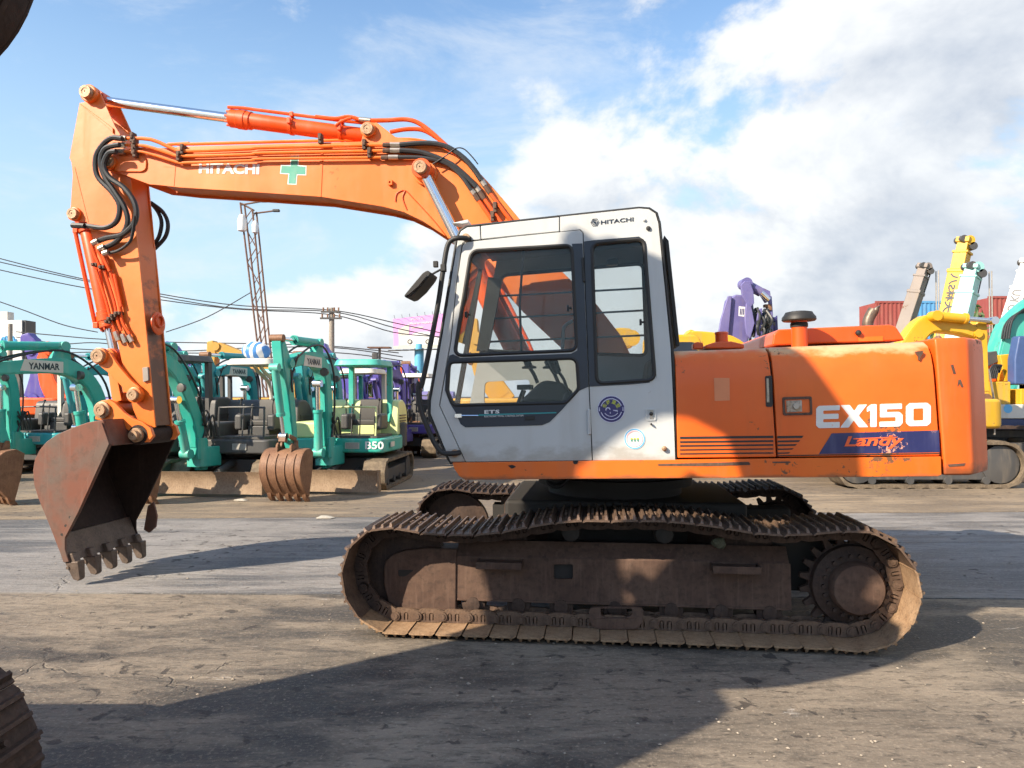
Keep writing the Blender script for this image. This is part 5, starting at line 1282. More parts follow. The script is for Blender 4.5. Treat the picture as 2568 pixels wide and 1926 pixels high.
def crawler(root, L, h, w, gauge, n=30, mat=None, M=None, frame_mat=None):
    key = (L, h, w, n)
    r = h / 2 - 0.02
    for s in (-1, 1):
        if key not in _belt:
            o = belt_outline(L, h, r, 0.02, n); inner = belt_outline(L - 0.09, h - 0.09, r - 0.045, 0.0, n)
            inner = [p + Vector((0, 0.045 + 0.02)) for p in inner]
            _belt[key] = plate('track', o, [inner], -w / 2, w / 2)
        me = _belt[key].copy(); me.materials.append(mat or BRN)
        T = obj('track', me, None, root, (M or Matrix()) @ Matrix.Translation((0, s * gauge / 2, 0)))
        bm = BM(); prism(bm, round_poly([(-L / 2 + h * 0.6, 0.14), (L / 2 - h * 0.6, 0.14), (L / 2 - h * 0.5, h * 0.62), (-L / 2 + h * 0.5, h * 0.62)], 0.06, 3), -w * 0.32, w * 0.32); sub('track_frame', bm, frame_mat or GREYP, T, None, 0.01)
        for x in (-L / 2 + h / 2, L / 2 - h / 2):
            bm = BM(); lathe(bm, [(0.04, -w * 0.4), (r - 0.06, -w * 0.36), (r - 0.06, w * 0.36), (0.10, w * 0.42), (0.03, w * 0.42)], Matrix.Translation((x, 0, h / 2)) @ Matrix.Rotation(math.pi / 2, 4, 'X'), 20); sub('drive_wheel', bm, GREYP, T)
        for k in range(4):
            x = -L / 2 + h * 0.8 + (L - 1.6 * h) * k / 3
            bm = BM(); cyl(bm, (x, -w * 0.38, 0.13), (x, w * 0.38, 0.13), 0.065, seg=12); sub('track_roller', bm, GREYP, T)
def limb(name, root, M, pts, widths, th, mat, smooth=3, bevel=0.012):
    """tapered plate-built boom or arm: box core and two proud side plates"""
    c = [Vector((p[0], p[1], 0)) for p in pts]
    cs = smooth_path(c, smooth); ws = []
    for i in range(len(cs)):
        t = i / (len(cs) - 1) * (len(widths) - 1); k = min(int(t), len(widths) - 2); ws.append(widths[k] + (widths[k + 1] - widths[k]) * (t - k))
    out = ribbon([(p.x, p.y) for p in cs], ws)
    bm = BM(); prism(bm, out, -th / 2, th / 2); L_ = obj(name, bm, mat, root, M, bevel)
    inn_ = ribbon([(p.x, p.y) for p in cs[1:-1]], [w * 0.80 for w in ws[1:-1]])
    for s_ in (-1, 1):
        bm = BM(); prism(bm, inn_, s_ * th / 2, s_ * (th / 2 + 0.010)); obj('side_plate', bm, mat, L_, None, 0.004)
    return L_
def ram(name, root, M, a, b, rb, rr, split, mat, y=0.0):
    a3, b3 = Vector((a[0], y, a[1])), Vector((b[0], y, b[1])); d = b3 - a3; s = a3 + d * split; t = d.normalized()
    bm = BM(); cyl(bm, a3, s, rb, seg=14); cyl(bm, s - t * 0.05, s, rb * 1.18, seg=14); cyl(bm, a3 + Vector((0, -rb * 1.2, 0)), a3 + Vector((0, rb * 1.2, 0)), rb * 1.1, seg=12)
    o = obj(name, bm, mat, root, M)
    bm = BM(); cyl(bm, s, b3, rr, seg=12); cyl(bm, b3 + Vector((0, -rb, 0)), b3 + Vector((0, rb, 0)), rr * 1.6, seg=12); sub('piston_rod', bm, CHROME, o)
    return o
def small_bucket(root, M, c, ang, size, width, mat, teeth=5):
    """bucket hung at c (x, z); ang = direction in which the mouth faces"""
    R = Matrix.Rotation(ang, 2)
    def P(x, z): v = R @ Vector((x, z)); return Vector((c[0] + v.x * size, c[1] + v.y * size))
    back = [P(*p) for p in ((0.05, 0.10), (0.32, 0.12), (0.55, -0.02), (0.68, -0.25), (0.68, -0.52), (0.56, -0.82), (0.42, -1.05))]
    edge = [P(0.36, -1.04), P(0.10, -0.55), P(-0.10, -0.05)]
    back_s = [Vector((p.x, p.y)) for p in smooth_path([(p.x, p.y, 0) for p in back], 4)]
    bm = BM(); prism(bm, back_s + edge, -width / 2, -width / 2 + 0.02); B = obj('bucket', bm, mat, root, M, 0.006)
    bm = BM(); prism(bm, back_s + edge, width / 2 - 0.02, width / 2); sub('bucket_side', bm, mat, B, None, 0.006)
    bl = [Vector((p.x, p.y)) for p in smooth_path([(p.x, p.y, 0) for p in back], 4)]
    bm = BM(); wrap(bm, bl, -0.02, -width / 2 + 0.02, width / 2 - 0.02); sub('bucket_shell', bm, mat, B)
    bm = BM(); wrap(bm, [edge[-1], back[0]], -0.02, -width / 2 + 0.02, width / 2 - 0.02); sub('bucket_top', bm, mat, B)
    for k in range(4):
        yy = -width / 2 + 0.12 + k * (width - 0.24) / 3
        bm = BM(); wrap(bm, bl[6:-3], 0.014, yy - 0.012, yy + 0.012); sub('wear_strip', bm, mat, B)
    for yy in (-0.12, 0.12):
        bm = BM(); prism(bm, [P(0.02, 0.05), P(0.40, 0.08), P(0.34, 0.26), P(0.26, 0.30), P(0.18, 0.16), P(0.06, 0.30), P(-0.02, 0.28)], yy - 0.018, yy + 0.018); sub('bucket_ear', bm, mat, B, None, 0.005)
    for k in range(teeth):
        yy = -width / 2 + 0.05 + k * (width - 0.10) / (teeth - 1)
        bm = BM(); prism(bm, [P(0.50, -0.92), P(0.38, -0.98), P(0.27, -1.24), P(0.33, -1.25), P(0.48, -1.08)], yy - 0.035, yy + 0.035); sub('tooth', bm, mat, B, None, 0.008)
    return B
def rz(dirx, diry): return math.atan2(diry, dirx)
POSE = dict(boom=[(0.0, 0.80), (0.02, 1.40), (0.09, 1.98), (0.30, 2.26), (0.80, 2.31), (1.42, 2.20)], bw=[0.18, 0.24, 0.23, 0.26, 0.22, 0.15],
            arm=[(1.66, 2.58), (1.50, 2.20), (1.34, 1.60), (1.20, 0.82)], aw=[0.09, 0.28, 0.20, 0.13], bucket=(1.20, 0.80), bang=rad(-14))
def mini(label, base, fdir, udir, body, boomc, hood, opts=None, pose=None, sc=1.0, group='compact excavators in the front row'):
    """compact excavator; base = foot of the boom post on the ground, fdir = way the tracks face, udir = way the boom points"""
    o = dict(canopy=True, canopy_mat=None, blade=True, text=None, cw=GREYP, bucket=True, arm=True, post_mat=None, seat=True, deck_mat=None, side_text=None, curved_post=False, cpos=0.0)
    o.update(opts or {}); ps = dict(POSE); ps.update(pose or {})
    f = Vector((fdir[0], fdir[1], 0)).normalized(); lf = Vector((-f.y, f.x, 0))
    ctr = Vector((base[0], base[1], 0)) - f * 1.25 * sc + lf * o['cpos']
    root = thing('compact_excavator', label, 'excavator', Matrix.Translation(ctr) @ Matrix.Rotation(rz(f.x, f.y), 4, 'Z'), group)
    S = Matrix.Scale(sc, 4)
    crawler(root, 2.35, 0.56, 0.40, 1.50, 28, M=S)
    bm = BM(); box(bm, (0, 0, 0.42), (1.3, 1.1, 0.26)); lathe(bm, [(0.42, 0.54), (0.42, 0.66), (0.2, 0.66)], None, 24); sub('car_body', bm, GREYP, root, S, 0.03)
    if o['blade']:
        prof = [(1.62, 0.05), (1.60, 0.14), (1.575, 0.25), (1.60, 0.38), (1.64, 0.42), (1.665, 0.42), (1.63, 0.36), (1.605, 0.25), (1.63, 0.14), (1.66, 0.05)]
        bm = BM(); prism(bm, prof, -0.96, 0.96); BL = sub('dozer_blade', bm, SAND, root, S)
        for yy in (-0.96, 0.96):
            bm = BM(); prism(bm, [(1.50, 0.05), (1.66, 0.04), (1.67, 0.43), (1.55, 0.42)], yy - 0.015, yy + 0.015); sub('blade_end', bm, SAND, BL, None, 0.004)
        for yy in (-0.42, 0.42):
            bm = BM(); cyl(bm, (0.55, yy * 0.8, 0.36), (1.58, yy, 0.20), 0.055, seg=10); sub('blade_arm', bm, GREYP, BL)
        bm = BM(); cyl(bm, (0.60, 0, 0.50), (1.25, 0, 0.36), 0.065, seg=14); cyl(bm, (1.25, 0, 0.36), (1.56, 0, 0.28), 0.035, seg=12); sub('blade_ram', bm, GREYP, BL)
    u = Vector((udir[0], udir[1], 0)).normalized()
    ub = rz(u.x, u.y) - rz(f.x, f.y)
    UPM = S @ Matrix.Rotation(ub * 0.35, 4, 'Z')
    dm = o['deck_mat'] or body
    deck = round_poly([(0.95, -0.92), (0.95, 0.92), (-0.30, 0.95), (-0.98, 0.62), (-1.05, 0.0), (-0.98, -0.62), (-0.30, -0.95)], [0.15, 0.15, 0.3, 0.3, 0.3, 0.3, 0.3], 4)
    bm = BM(); prism_z(bm, deck, 0.66, 0.92); sub('deck', bm, dm, root, UPM, 0.04, 3)
    bm = BM(); prism_z(bm, round_poly([(-0.45, -0.98), (-0.45, 0.98), (-0.95, 0.80), (-1.22, 0.30), (-1.22, -0.30), (-0.95, -0.80)], 0.2, 4), 0.68, 1.16); sub('counterweight', bm, o['cw'], root, UPM, 0.05, 3)
    hoodp = round_poly([(-1.02, 0.92), (-0.98, 1.42), (-0.72, 1.62), (-0.36, 1.60), (-0.30, 0.92)], [0.0, 0.2, 0.25, 0.12, 0], 5)
    bm = BM(); prism(bm, hoodp, -0.80, 0.82); sub('engine_hood', bm, hood, root, UPM, 0.03, 3)
    bm = BM(); box(bm, (0.45, -0.52, 1.06), (0.85, 0.66, 0.30)); sub('side_tank', bm, hood, root, UPM, 0.05, 3)
    bm = BM(); box(bm, (0.42, 0.30, 0.945), (0.95, 0.95, 0.04)); sub('floor_mat', bm, GREYP, root, UPM)
    if o['seat']:
        bm = BM(); box(bm, (-0.02, 0.30, 1.18), (0.48, 0.46, 0.12)); ST = sub('seat', bm, SEATM, root, UPM, 0.04, 3)
        bm = BM(); prism(bm, round_poly([(-0.26, 1.20), (-0.17, 1.20), (-0.22, 1.62), (-0.31, 1.62)], 0.03, 3), 0.08, 0.52); sub('seat_back', bm, SEATM, ST, None, 0.035, 3)
        bm = BM(); box(bm, (0.02, 0.30, 1.04), (0.42, 0.44, 0.18)); sub('seat_base', bm, hood, ST, None, 0.02)
        for yy in (-0.02, 0.62):
            bm = BM(); box(bm, (0.16, yy, 1.20), (0.46, 0.16, 0.30)); CB = sub('control_box', bm, GREYP, root, UPM, 0.05, 3)
            bm = BM(); tube(bm, smooth_path([(0.28, yy, 1.33), (0.30, yy, 1.50), (0.26, yy, 1.60)], 3), 0.012, 8); ball(bm, (0.26, yy, 1.62), 0.028, 10); sub('joystick', bm, BLACK, CB)
        for yy in (0.20, 0.36):
            bm = BM(); tube(bm, [(0.62, yy, 0.95), (0.58, yy, 1.40), (0.56, yy, 1.50)], 0.012, 8); ball(bm, (0.56, yy, 1.52), 0.022, 8); sub('travel_lever', bm, GREYP, root, UPM)
    bm = BM(); tube(bm, smooth_path([(0.86, -0.12, 0.94), (0.84, -0.12, 1.42), (0.82, -0.05, 1.48), (0.82, 0.66, 1.48), (0.84, 0.74, 1.42), (0.86, 0.74, 0.94)], 5), 0.018, 8); sub('front_rail', bm, hood if hood is LIME else GREYP, root, UPM)
    if o['canopy']:
        cm = o['canopy_mat'] or body; pm = o['post_mat'] or cm
        zt = 2.25
        bm = BM(); prism_z(bm, round_poly([(0.58, -0.22), (0.58, 0.72), (-0.52, 0.72), (-0.52, -0.22)], 0.22, 5), zt, zt + 0.10)
        for v in bm.verts:
            if v.co.z > zt + 0.05: v.co.x = 0.115 + (v.co.x - 0.115) * 0.90; v.co.y = 0.28 + (v.co.y - 0.28) * 0.90; v.co.z += 0.02
        CN = sub('canopy_roof', bm, cm, root, UPM, 0.025, 3)
        if o['curved_post']:
            for yy in (-0.06, 0.06):
                bm = BM(); tube(bm, smooth_path([(-0.55, 0.2 + yy, 0.95), (-0.58, 0.2 + yy, 1.6), (-0.45, 0.2 + yy, 1.95), (-0.05, 0.2 + yy, 2.15), (0.1, 0.2 + yy, zt + 0.01)], 5), 0.035, 10); sub('canopy_post', bm, OFFW, root, UPM)
        else:
            for yy in (-0.14, 0.64):
                bm = BM(); prism(bm, [(-0.46, 0.92), (-0.34, 0.92), (-0.30, zt + 0.01), (-0.40, zt + 0.01)], yy - 0.05, yy + 0.05); sub('canopy_post', bm, pm, root, UPM, 0.012)
                bm = BM(); prism(bm, [(-0.46, 1.18), (-0.20, 1.18), (-0.37, 1.42)], yy - 0.03, yy + 0.03); sub('post_gusset', bm, pm, root, UPM, 0.01)
    # boom assembly stands in its own vertical plane
    BMAT = root.matrix_world.inverted() @ (Matrix.Translation((base[0], base[1], 0)) @ Matrix.Rotation(rz(u.x, u.y), 4, 'Z') @ S)
    bm = BM(); prism_z(bm, round_poly([(-0.42, -0.20), (0.08, -0.15), (0.08, 0.15), (-0.42, 0.20)], 0.05, 3), 0.46, 0.80); cyl(bm, (-0.12, 0, 0.40), (-0.12, 0, 0.92), 0.11, seg=16); box(bm, (0.02, -0.13, 0.78), (0.22, 0.05, 0.36)); box(bm, (0.02, 0.13, 0.78), (0.22, 0.05, 0.36)); sub('swing_bracket', bm, boomc, root, BMAT, 0.012)
    b = ps['boom']
    BO = limb('boom', root, BMAT, b, ps['bw'], 0.20, boomc, 4)
    for p in (b[0], b[-1]):
        bm = BM(); cyl(bm, (p[0], -0.135, p[1]), (p[0], 0.135, p[1]), 0.075, seg=16); sub('pivot_boss', bm, boomc, BO)
    m = Vector(b[3])
    bm = BM(); prism(bm, [(m.x - 0.10, m.y + 0.12), (m.x + 0.22, m.y + 0.12), (m.x + 0.02, m.y + 0.40), (m.x - 0.06, m.y + 0.40)], -0.07, 0.07); sub('ram_bracket', bm, boomc, BO, None, 0.01)
    bm = BM(); hp_ = smooth_path([(b[0][0] + 0.02, -0.13, b[0][1] + 0.1), (b[1][0] - 0.14, -0.14, b[1][1]), (b[2][0] - 0.16, -0.13, b[2][1] + 0.1), (m.x, -0.12, m.y + 0.24), (b[4][0], -0.12, b[4][1] + 0.20), (b[5][0] - 0.06, -0.13, b[5][1] + 0.05)], 5); tube(bm, hp_, 0.018, 6); tube(bm, [p + Vector((0, 0.26, 0)) for p in hp_], 0.018, 6); sub('hoses', bm, HOSE, BO)
    ram('boom_ram', root, BMAT, (b[0][0] + 0.24, b[0][1] - 0.10), (b[2][0] + 0.20, b[2][1] - 0.08), 0.075, 0.04, 0.62, boomc)
    if o['text']:
        tx = b[3][0] + 0.10
        for sgn in (1,):
            bm = BM(); prism(bm, [(tx - 0.04, m.y - 0.10), (tx + 0.62, m.y - 0.08), (tx + 0.56, m.y + 0.10), (tx - 0.04, m.y + 0.08)], 0.111, 0.113); sub('decal', bm, OFFW, BO)
            me = text_mesh('lettering', o['text'], (-tx - 0.50, m.y - 0.055), (-tx - 0.02, m.y - 0.055), (-tx - 0.50, m.y + 0.05), 0, 0.002, 0.03)
            for v in me.vertices: v.co.x = -v.co.x; v.co.y = 0.1135 - v.co.y
            sub('lettering', me, NAVY, BO)
    if o['arm']:
        a = ps['arm']
        AR = limb('arm', root, BMAT, a, ps['aw'], 0.16, boomc, 4)
        for p in (a[0], a[-1]):
            bm = BM(); cyl(bm, (p[0], -0.11, p[1]), (p[0], 0.11, p[1]), 0.06, seg=14); sub('pivot_boss', bm, BROWNB, AR)
        ram('arm_ram', root, BMAT, (m.x, m.y + 0.34), (a[0][0], a[0][1]), 0.07, 0.035, 0.62, boomc)
        d = (Vector(a[-1]) - Vector(a[1])); nrm = Vector((-d.y, d.x)).normalized()
        if nrm.x < 0: nrm = -nrm
        t0 = Vector(a[1]) + nrm * 0.24 + d * 0.02; t1 = Vector(a[1]) + nrm * 0.20 + d * 0.80
        ram('bucket_ram', root, BMAT, t0, t1, 0.06, 0.032, 0.70, boomc)
        bm = BM(); prism(bm, ribbon([t1, Vector(a[1]) + d * 0.88], [0.07, 0.07]), -0.11, -0.085); prism(bm, ribbon([t1, Vector(a[1]) + d * 0.88], [0.07, 0.07]), 0.085, 0.11); prism(bm, ribbon([t1, Vector(ps['bucket']) + Vector((0.28, 0.16))], [0.08, 0.08]), -0.06, 0.06); sub('link', bm, BROWNB, AR, None, 0.008)
        bm = BM(); hpath = smooth_path([(b[-1][0] - 0.1, -0.14, b[-1][1] + 0.1), (b[-1][0] + 0.0, -0.20, b[-1][1] - 0.25), (a[1][0] - 0.02, -0.16, a[1][1] - 0.5), (a[1][0] + 0.1, -0.12, a[1][1] - 0.15)], 5); tube(bm, hpath, 0.018, 6); tube(bm, [p + Vector((-0.04, 0.30, 0.05)) for p in hpath], 0.016, 6); sub('hoses', bm, HOSE, AR)
        if o['bucket']: small_bucket(root, BMAT, ps['bucket'], ps['bang'], 0.64, 0.70, o.get('bmat', BROWNB))
    rq = random.Random(int(abs(base[0]) * 100))
    for k in range(6):                                   # hose bundle looping from the deck to the boom foot
        y0 = -0.16 + 0.06 * k; q0 = BMAT @ Vector((-0.34, y0, 0.98)); q3 = BMAT @ Vector((0.02, -0.15 + 0.30 * (k % 2), 1.15 + 0.05 * k))
        q1 = q0.lerp(q3, 0.3) + Vector((0, 0, 0.22 + rq.uniform(-0.05, 0.1))); q2 = q0.lerp(q3, 0.7) + Vector((0, 0, -0.02 + rq.uniform(-0.1, 0.1)))
        bm = BM(); tube(bm, smooth_path([q0, q1, q2, q3], 5), 0.016 * sc, 6); sub('hydraulic_hose', bm, HOSE, root)
    for k in range(5):
        bm = BM(); box(bm, (-0.62 + 0.001 * k, 0.835, 1.08 + 0.055 * k), (0.42, 0.02, 0.022)); sub('grille_slat', bm, GREYP, root, UPM)
    bm = BM(); lathe(bm, [(0.03, -0.05), (0.065, -0.04), (0.075, 0.03), (0.06, 0.035)], BMAT @ Matrix.Translation((b[2][0] + 0.22, 0.14, b[2][1] + 0.12)) @ Matrix.Rotation(math.pi / 2, 4, 'Y'), 14); sub('work_lamp', bm, GREYP, root)
    bm = BM(); box(bm, (0.55, 0.965, 0.80), (0.22, 0.012, 0.09)); sub('decal', bm, OFFW, root, UPM)
    bm = BM(); box(bm, (0.962, 0.34, 0.79), (0.012, 0.26, 0.11)); sub('vent_panel', bm, OFFW, root, UPM)
    for k in range(5):
        bm = BM(); box(bm, (0.969, 0.34, 0.75 + 0.02 * k), (0.006, 0.24, 0.007)); sub('vent_slat', bm, GREYP, root, UPM)
    if o['side_text']:
        me = text_mesh('lettering', o['side_text'], (-0.02, 0.73), (0.32, 0.73), (-0.02, 0.87), 0, 0.003, 0.02)
        for v in me.vertices: v.co = Vector((0.957 - v.co.y, 0.60 + v.co.x, v.co.z))
        sub('lettering', me, WHITE, root, UPM)
    return root
FD = (-0.085, -0.996); UD = (-0.20, -0.98)
mini('teal compact excavator with lime green hood and teal canopy, brown bucket resting on the ground', (-3.04, 12.0), FD, UD, TEAL, TEAL, LIME, dict(text='YANMAR', side_text='B50', cw=GREYP, cpos=0.10), sc=0.92)
B_ = mini('teal compact excavator with black deck and white canopy on curved grey posts', (-5.02, 11.75), FD, (-0.30, -0.95), TEAL_B, TEAL, GREYP,
     dict(deck_mat=GREYP, canopy_mat=OFFW, curved_post=True, cw=GREYP, cpos=0.35),
     dict(boom=[(0.0, 0.80), (0.06, 1.20), (0.30, 1.70), (0.62, 2.15), (1.05, 2.32), (1.55, 2.25)]), sc=0.92)
mini('teal compact excavator at the far left with black roll bars and a lettered level boom', (-6.66, 11.9), (-0.3, -0.95), (-0.46, -0.89), TEAL, TEAL, GREYP,
     dict(text='YANMAR', canopy_mat=GREYP, deck_mat=GREYP, cpos=0.25),
     dict(boom=[(0.0, 0.85), (0.0, 1.35), (0.20, 1.85), (0.62, 2.10), (1.25, 2.08), (1.90, 2.02)], arm=[(2.12, 2.36), (1.98, 2.0), (1.72, 1.45), (1.46, 0.74)], bucket=(1.46, 0.78)), sc=0.95)
# second row
row2 = [((-5.35, 15.2), TEAL_B, TEAL_B, LIME, 'second row teal excavator whose boom arches above the black decked machine', 'YANMAR', TEAL_B),
        ((-8.15, 15.6), TEAL, TEAL_B, GREYP, 'second row teal excavator partly behind the far left boom', None, GREYP),
        ((-7.0, 16.8), TEAL_B, TEAL_B, GREYP, 'blue teal excavator standing behind the orange arm', None, GREYP),
        ((-4.35, 16.4), TEAL_B, TEAL_B, LIME, 'blue teal excavator half hidden behind the bucket arm of the lime hooded one', None, TEAL),
        ((-6.25, 14.4), TEAL, TEAL, GREYP, 'teal excavator squeezed between the black decked one and the orange arm', None, GREYP),
        ((-9.6, 14.2), TEAL_B, TEAL, GREYP, 'teal excavator at the very left edge of the second row', None, OFFW),
        ((-3.55, 15.0), TEAL_B, TEAL_B, GREYP, 'blue teal excavator directly behind the lime hooded one', None, OFFW),
        ((-5.0, 18.8), PURPLE, PURPLE, GREYP, 'purple excavator in the gap behind the white canopy', None, GREYP),
        ((-2.75, 18.3), PURPLE, PURPLE, GREYP, 'purple excavator with pale canopy behind the lime hooded machine', None, OFFW)]
for (bx_, by_), bc, bo_, hd_, lab, tx_, cn_ in row2:
    mini(lab, (bx_, by_), FD, (-0.25, -0.97), bc, bo_, hd_, dict(text=tx_, canopy_mat=cn_, blade=False), sc=0.9, group='compact excavators in the rear row')
mini('purple excavator with upright arm and wide brown bucket beside the cab handrail', (-2.72, 20.9), (-0.05, -1), (-0.02, -1), PURPLE, PURPLE, LAVENDER,
     dict(canopy=False, cw=PURPLE, blade=False), dict(arm=[(1.66, 2.28), (1.58, 1.9), (1.50, 1.4), (1.45, 0.85)], aw=[0.12, 0.28, 0.24, 0.2], bucket=(1.45, 0.82), boom=[(0.0, 0.8), (-0.02, 1.2), (0.10, 1.6), (0.42, 1.85), (0.90, 1.90), (1.5, 1.85)]), sc=1.05, group='purple excavators behind the cab')
mini('purple excavator with slanting arm, left of the one with the wide bucket', (-3.75, 22.4), (-0.1, -1), (-0.4, -0.92), PURPLE, PURPLE, LAVENDER, dict(canopy=False, cw=PURPLE, blade=False), sc=0.92, group='purple excavators behind the cab')
# ---- big machines further off, told apart by their raised booms
def far_excavator(label, X, Y, face, col, boom_px, bw, arm_px=None, aw=None, th=0.45, cabc=None, plane_dir=(1, 0), hook=None, cab=False, group='excavators with raised booms far behind', body=True, cyl_px=None, name='excavator'):
    """large excavator; boom and arm outlines run through the given sight lines in one vertical plane"""
    pd = Vector((plane_dir[0], plane_dir[1], 0)).normalized()
    M = Matrix.Translation((X, Y, 0)) @ Matrix.Rotation(rz(pd.x, pd.y), 4, 'Z')
    root = thing(name, label, 'excavator', M, group); F_ = Frame(M)
    if body:
        crawler(root, 3.2, 0.8, 0.55, 2.0, 30)
        bm = BM(); box(bm, (0.0, 0, 0.85), (1.6, 1.2, 0.3)); sub('car_body', bm, GREYP, root, None, 0.03)
        bm = BM(); prism_z(bm, round_poly([(1.3, -1.2), (1.3, 1.2), (-1.6, 1.2), (-1.9, 0.8), (-1.9, -0.8), (-1.6, -1.2)], 0.2, 3), 1.0, 1.50); sub('upper_body', bm, col, root, None, 0.06)
        if cab:
            bm = BM(); prism(bm, round_poly([(0.1, 1.2), (1.25, 1.2), (1.35, 1.9), (1.1, 2.75), (0.15, 2.75)], 0.12, 3), -1.15, -0.25); CB = sub('cab', bm, cabc or col, root, None, 0.05)
            for yy in (-1.156, -0.244):
                bm = BM(); prism(bm, round_poly([(0.25, 1.85), (1.18, 1.85), (1.02, 2.6), (0.25, 2.6)], 0.08, 3), yy - 0.006, yy + 0.006); sub('window', bm, NAVY, CB)
    bp = F_.picks(boom_px, 0.0)
    BO = limb('boom', root, None, bp, bw, th, col, 4, 0.03)
    for p in (bp[0], bp[-1]):
        bm = BM(); cyl(bm, (p.x, -th * 0.6, p.y), (p.x, th * 0.6, p.y), bw[-1] * 0.42, seg=14); sub('pivot_boss', bm, col, BO)
    if arm_px:
        ap = F_.picks(arm_px, 0.0)
        AR = limb('arm', root, None, ap, aw, th * 0.8, col, 4, 0.03)
        bm = BM(); cyl(bm, (ap[-1].x, -th * 0.5, ap[-1].y), (ap[-1].x, th * 0.5, ap[-1].y), aw[-1] * 0.6, seg=14); sub('pivot_boss', bm, BROWNB, AR)
    if cyl_px:
        a, b = F_.picks(cyl_px, 0.0); ram('boom_ram', root, None, a, b, 0.10, 0.055, 0.6, col, -th * 0.7)
    return root
G2 = 'excavators with raised booms far behind'
far_excavator('purple excavator arm tip rising above the far left boom', -15.6, 24.0, 0, PURPLE, [(95, 1000), (110, 930), (88, 880)], [0.7, 0.6, 0.4], [(70, 838), (78, 860), (100, 880), (118, 890)], [0.25, 0.5, 0.4, 0.2])
far_excavator('orange excavator boom end standing beyond the far left teal boom', -14.4, 22.5, 0, ORANGE_R, [(160, 1010), (130, 960), (120, 900)], [0.6, 0.5, 0.4], [(118, 858), (120, 880), (122, 930)], [0.3, 0.4, 0.3])
far_excavator('purple excavator arm tip right of the orange arm', -10.6, 23.0, 0, PURPLE, [(500, 1010), (480, 940), (440, 905)], [0.6, 0.6, 0.4], [(416, 860), (428, 880), (445, 900), (470, 915)], [0.2, 0.5, 0.5, 0.3])
far_excavator('ochre yellow excavator arm held upright above the white canopy', -7.9, 22.0, 0, OCHRE, [(760, 985), (700, 930), (620, 905), (548, 870)], [0.5, 0.55, 0.45, 0.3], [(532, 856), (536, 880), (534, 915), (532, 955)], [0.18, 0.30, 0.26, 0.22])
far_excavator('dark purple excavator arm tip left of the utility pole', -5.8, 24.0, 0, PURPLE, [(905, 985), (860, 940), (822, 910)], [0.6, 0.6, 0.4], [(812, 862), (818, 885), (835, 910), (850, 930)], [0.15, 0.3, 0.4, 0.2])
far_excavator('purple excavator with sloping boom behind the teal canopy', -4.9, 26.0, 0, LAVENDER, [(870, 1010), (900, 950), (955, 930), (990, 935)], [0.6, 0.7, 0.6, 0.4], [(985, 925), (995, 960), (1000, 1020)], [0.4, 0.45, 0.3])
far_excavator('orange excavator far behind the purple ones', -4.6, 32.0, 0, ORANGE_R, [(1040, 1010), (1025, 950), (1005, 935)], [0.8, 0.9, 0.7], [(990, 935), (985, 970)], [0.5, 0.4])
far_excavator('yellow excavator seen through the cab front window', 0.55, 17.0, 0, OCHRE, [(1270, 1010), (1215, 930), (1195, 850)], [0.5, 0.5, 0.35], [(1188, 800), (1186, 840), (1184, 900)], [0.2, 0.3, 0.25])
far_excavator('yellow excavator with grey windows seen through the cab rear window', 2.55, 15.5, 0, YELLOW, [(1530, 1000), (1500, 930), (1530, 860), (1580, 850)], [0.5, 0.55, 0.5, 0.4], None, None, cabc=YELLOW, body=True, cab=True)
far_excavator('yellow excavator boom lying level behind the orange fuel cap', 5.2, 18.0, 0, YELLOW, [(1860, 900), (1820, 870), (1760, 856), (1726, 850)], [0.6, 0.55, 0.45, 0.35], [(1735, 830), (1728, 850), (1724, 885)], [0.15, 0.3, 0.25])
# large faded purple excavator, arm folded, seen nearly end-on
far_p = thing('excavator', 'faded purple excavator with folded arm towering behind the orange hood', 'excavator', Matrix.Translation((6.3, 20.0, 0)), G2)
crawler(far_p, 3.4, 0.85, 0.6, 2.2, 30)
FP = Frame(far_p.matrix_world)
bm = BM(); prism_z(bm, round_poly([(1.3, -1.2), (1.3, 1.2), (-1.6, 1.2), (-1.6, -1.2)], 0.2, 3), 1.0, 1.8); sub('upper_body', bm, LAVENDER, far_p, None, 0.05)
def fpp(name, pts, y0, y1, mat, bev=0.02, par=None):
    bm = BM(); prism(bm, FP.picks(pts, y0), y0, y1); return sub(name, bm, mat, par or far_p, None, bev)
BO = fpp('boom', [(1800, 900), (1822, 800), (1832, 748), (1845, 738), (1888, 742), (1893, 790), (1880, 838), (1868, 900)], 0.25, 0.85, LAVENDER, 0.04)
fpp('boom_side_plate', [(1790, 900), (1808, 800), (1826, 742), (1836, 742), (1830, 810), (1822, 900)], 0.15, 0.24, LAVENDER, 0.02, BO)
fpp('decal', [(1853, 768), (1872, 770), (1870, 795), (1852, 792)], 0.246, 0.252, WHITE, 0, BO)
for k in range(4): fpp('decal', [(1856 + 4 * k, 774), (1858 + 4 * k, 774), (1857 + 4 * k, 789), (1855 + 4 * k, 789)], 0.240, 0.2455, INDIGOV, 0, BO)
fpp('head_plate', [(1862, 742), (1858, 715), (1868, 704), (1882, 706), (1890, 730), (1892, 760), (1880, 775)], 0.0, 0.10, LAVENDER)
fpp('head_plate', [(1900, 728), (1915, 722), (1932, 730), (1934, 752), (1920, 760)], 0.55, 0.65, LAVENDER)
fpp('arm_plate', [(1872, 760), (1885, 770), (1893, 810), (1882, 850), (1872, 838), (1868, 800)], -0.08, 0.02, LAVENDER)
fpp('arm_plate', [(1893, 900), (1896, 810), (1903, 775), (1912, 772), (1914, 900)], 0.0, 0.10, LAVENDER)
fpp('arm_plate', [(1925, 900), (1930, 800), (1928, 742), (1936, 742), (1940, 800), (1938, 900)], 0.45, 0.55, LAVENDER)
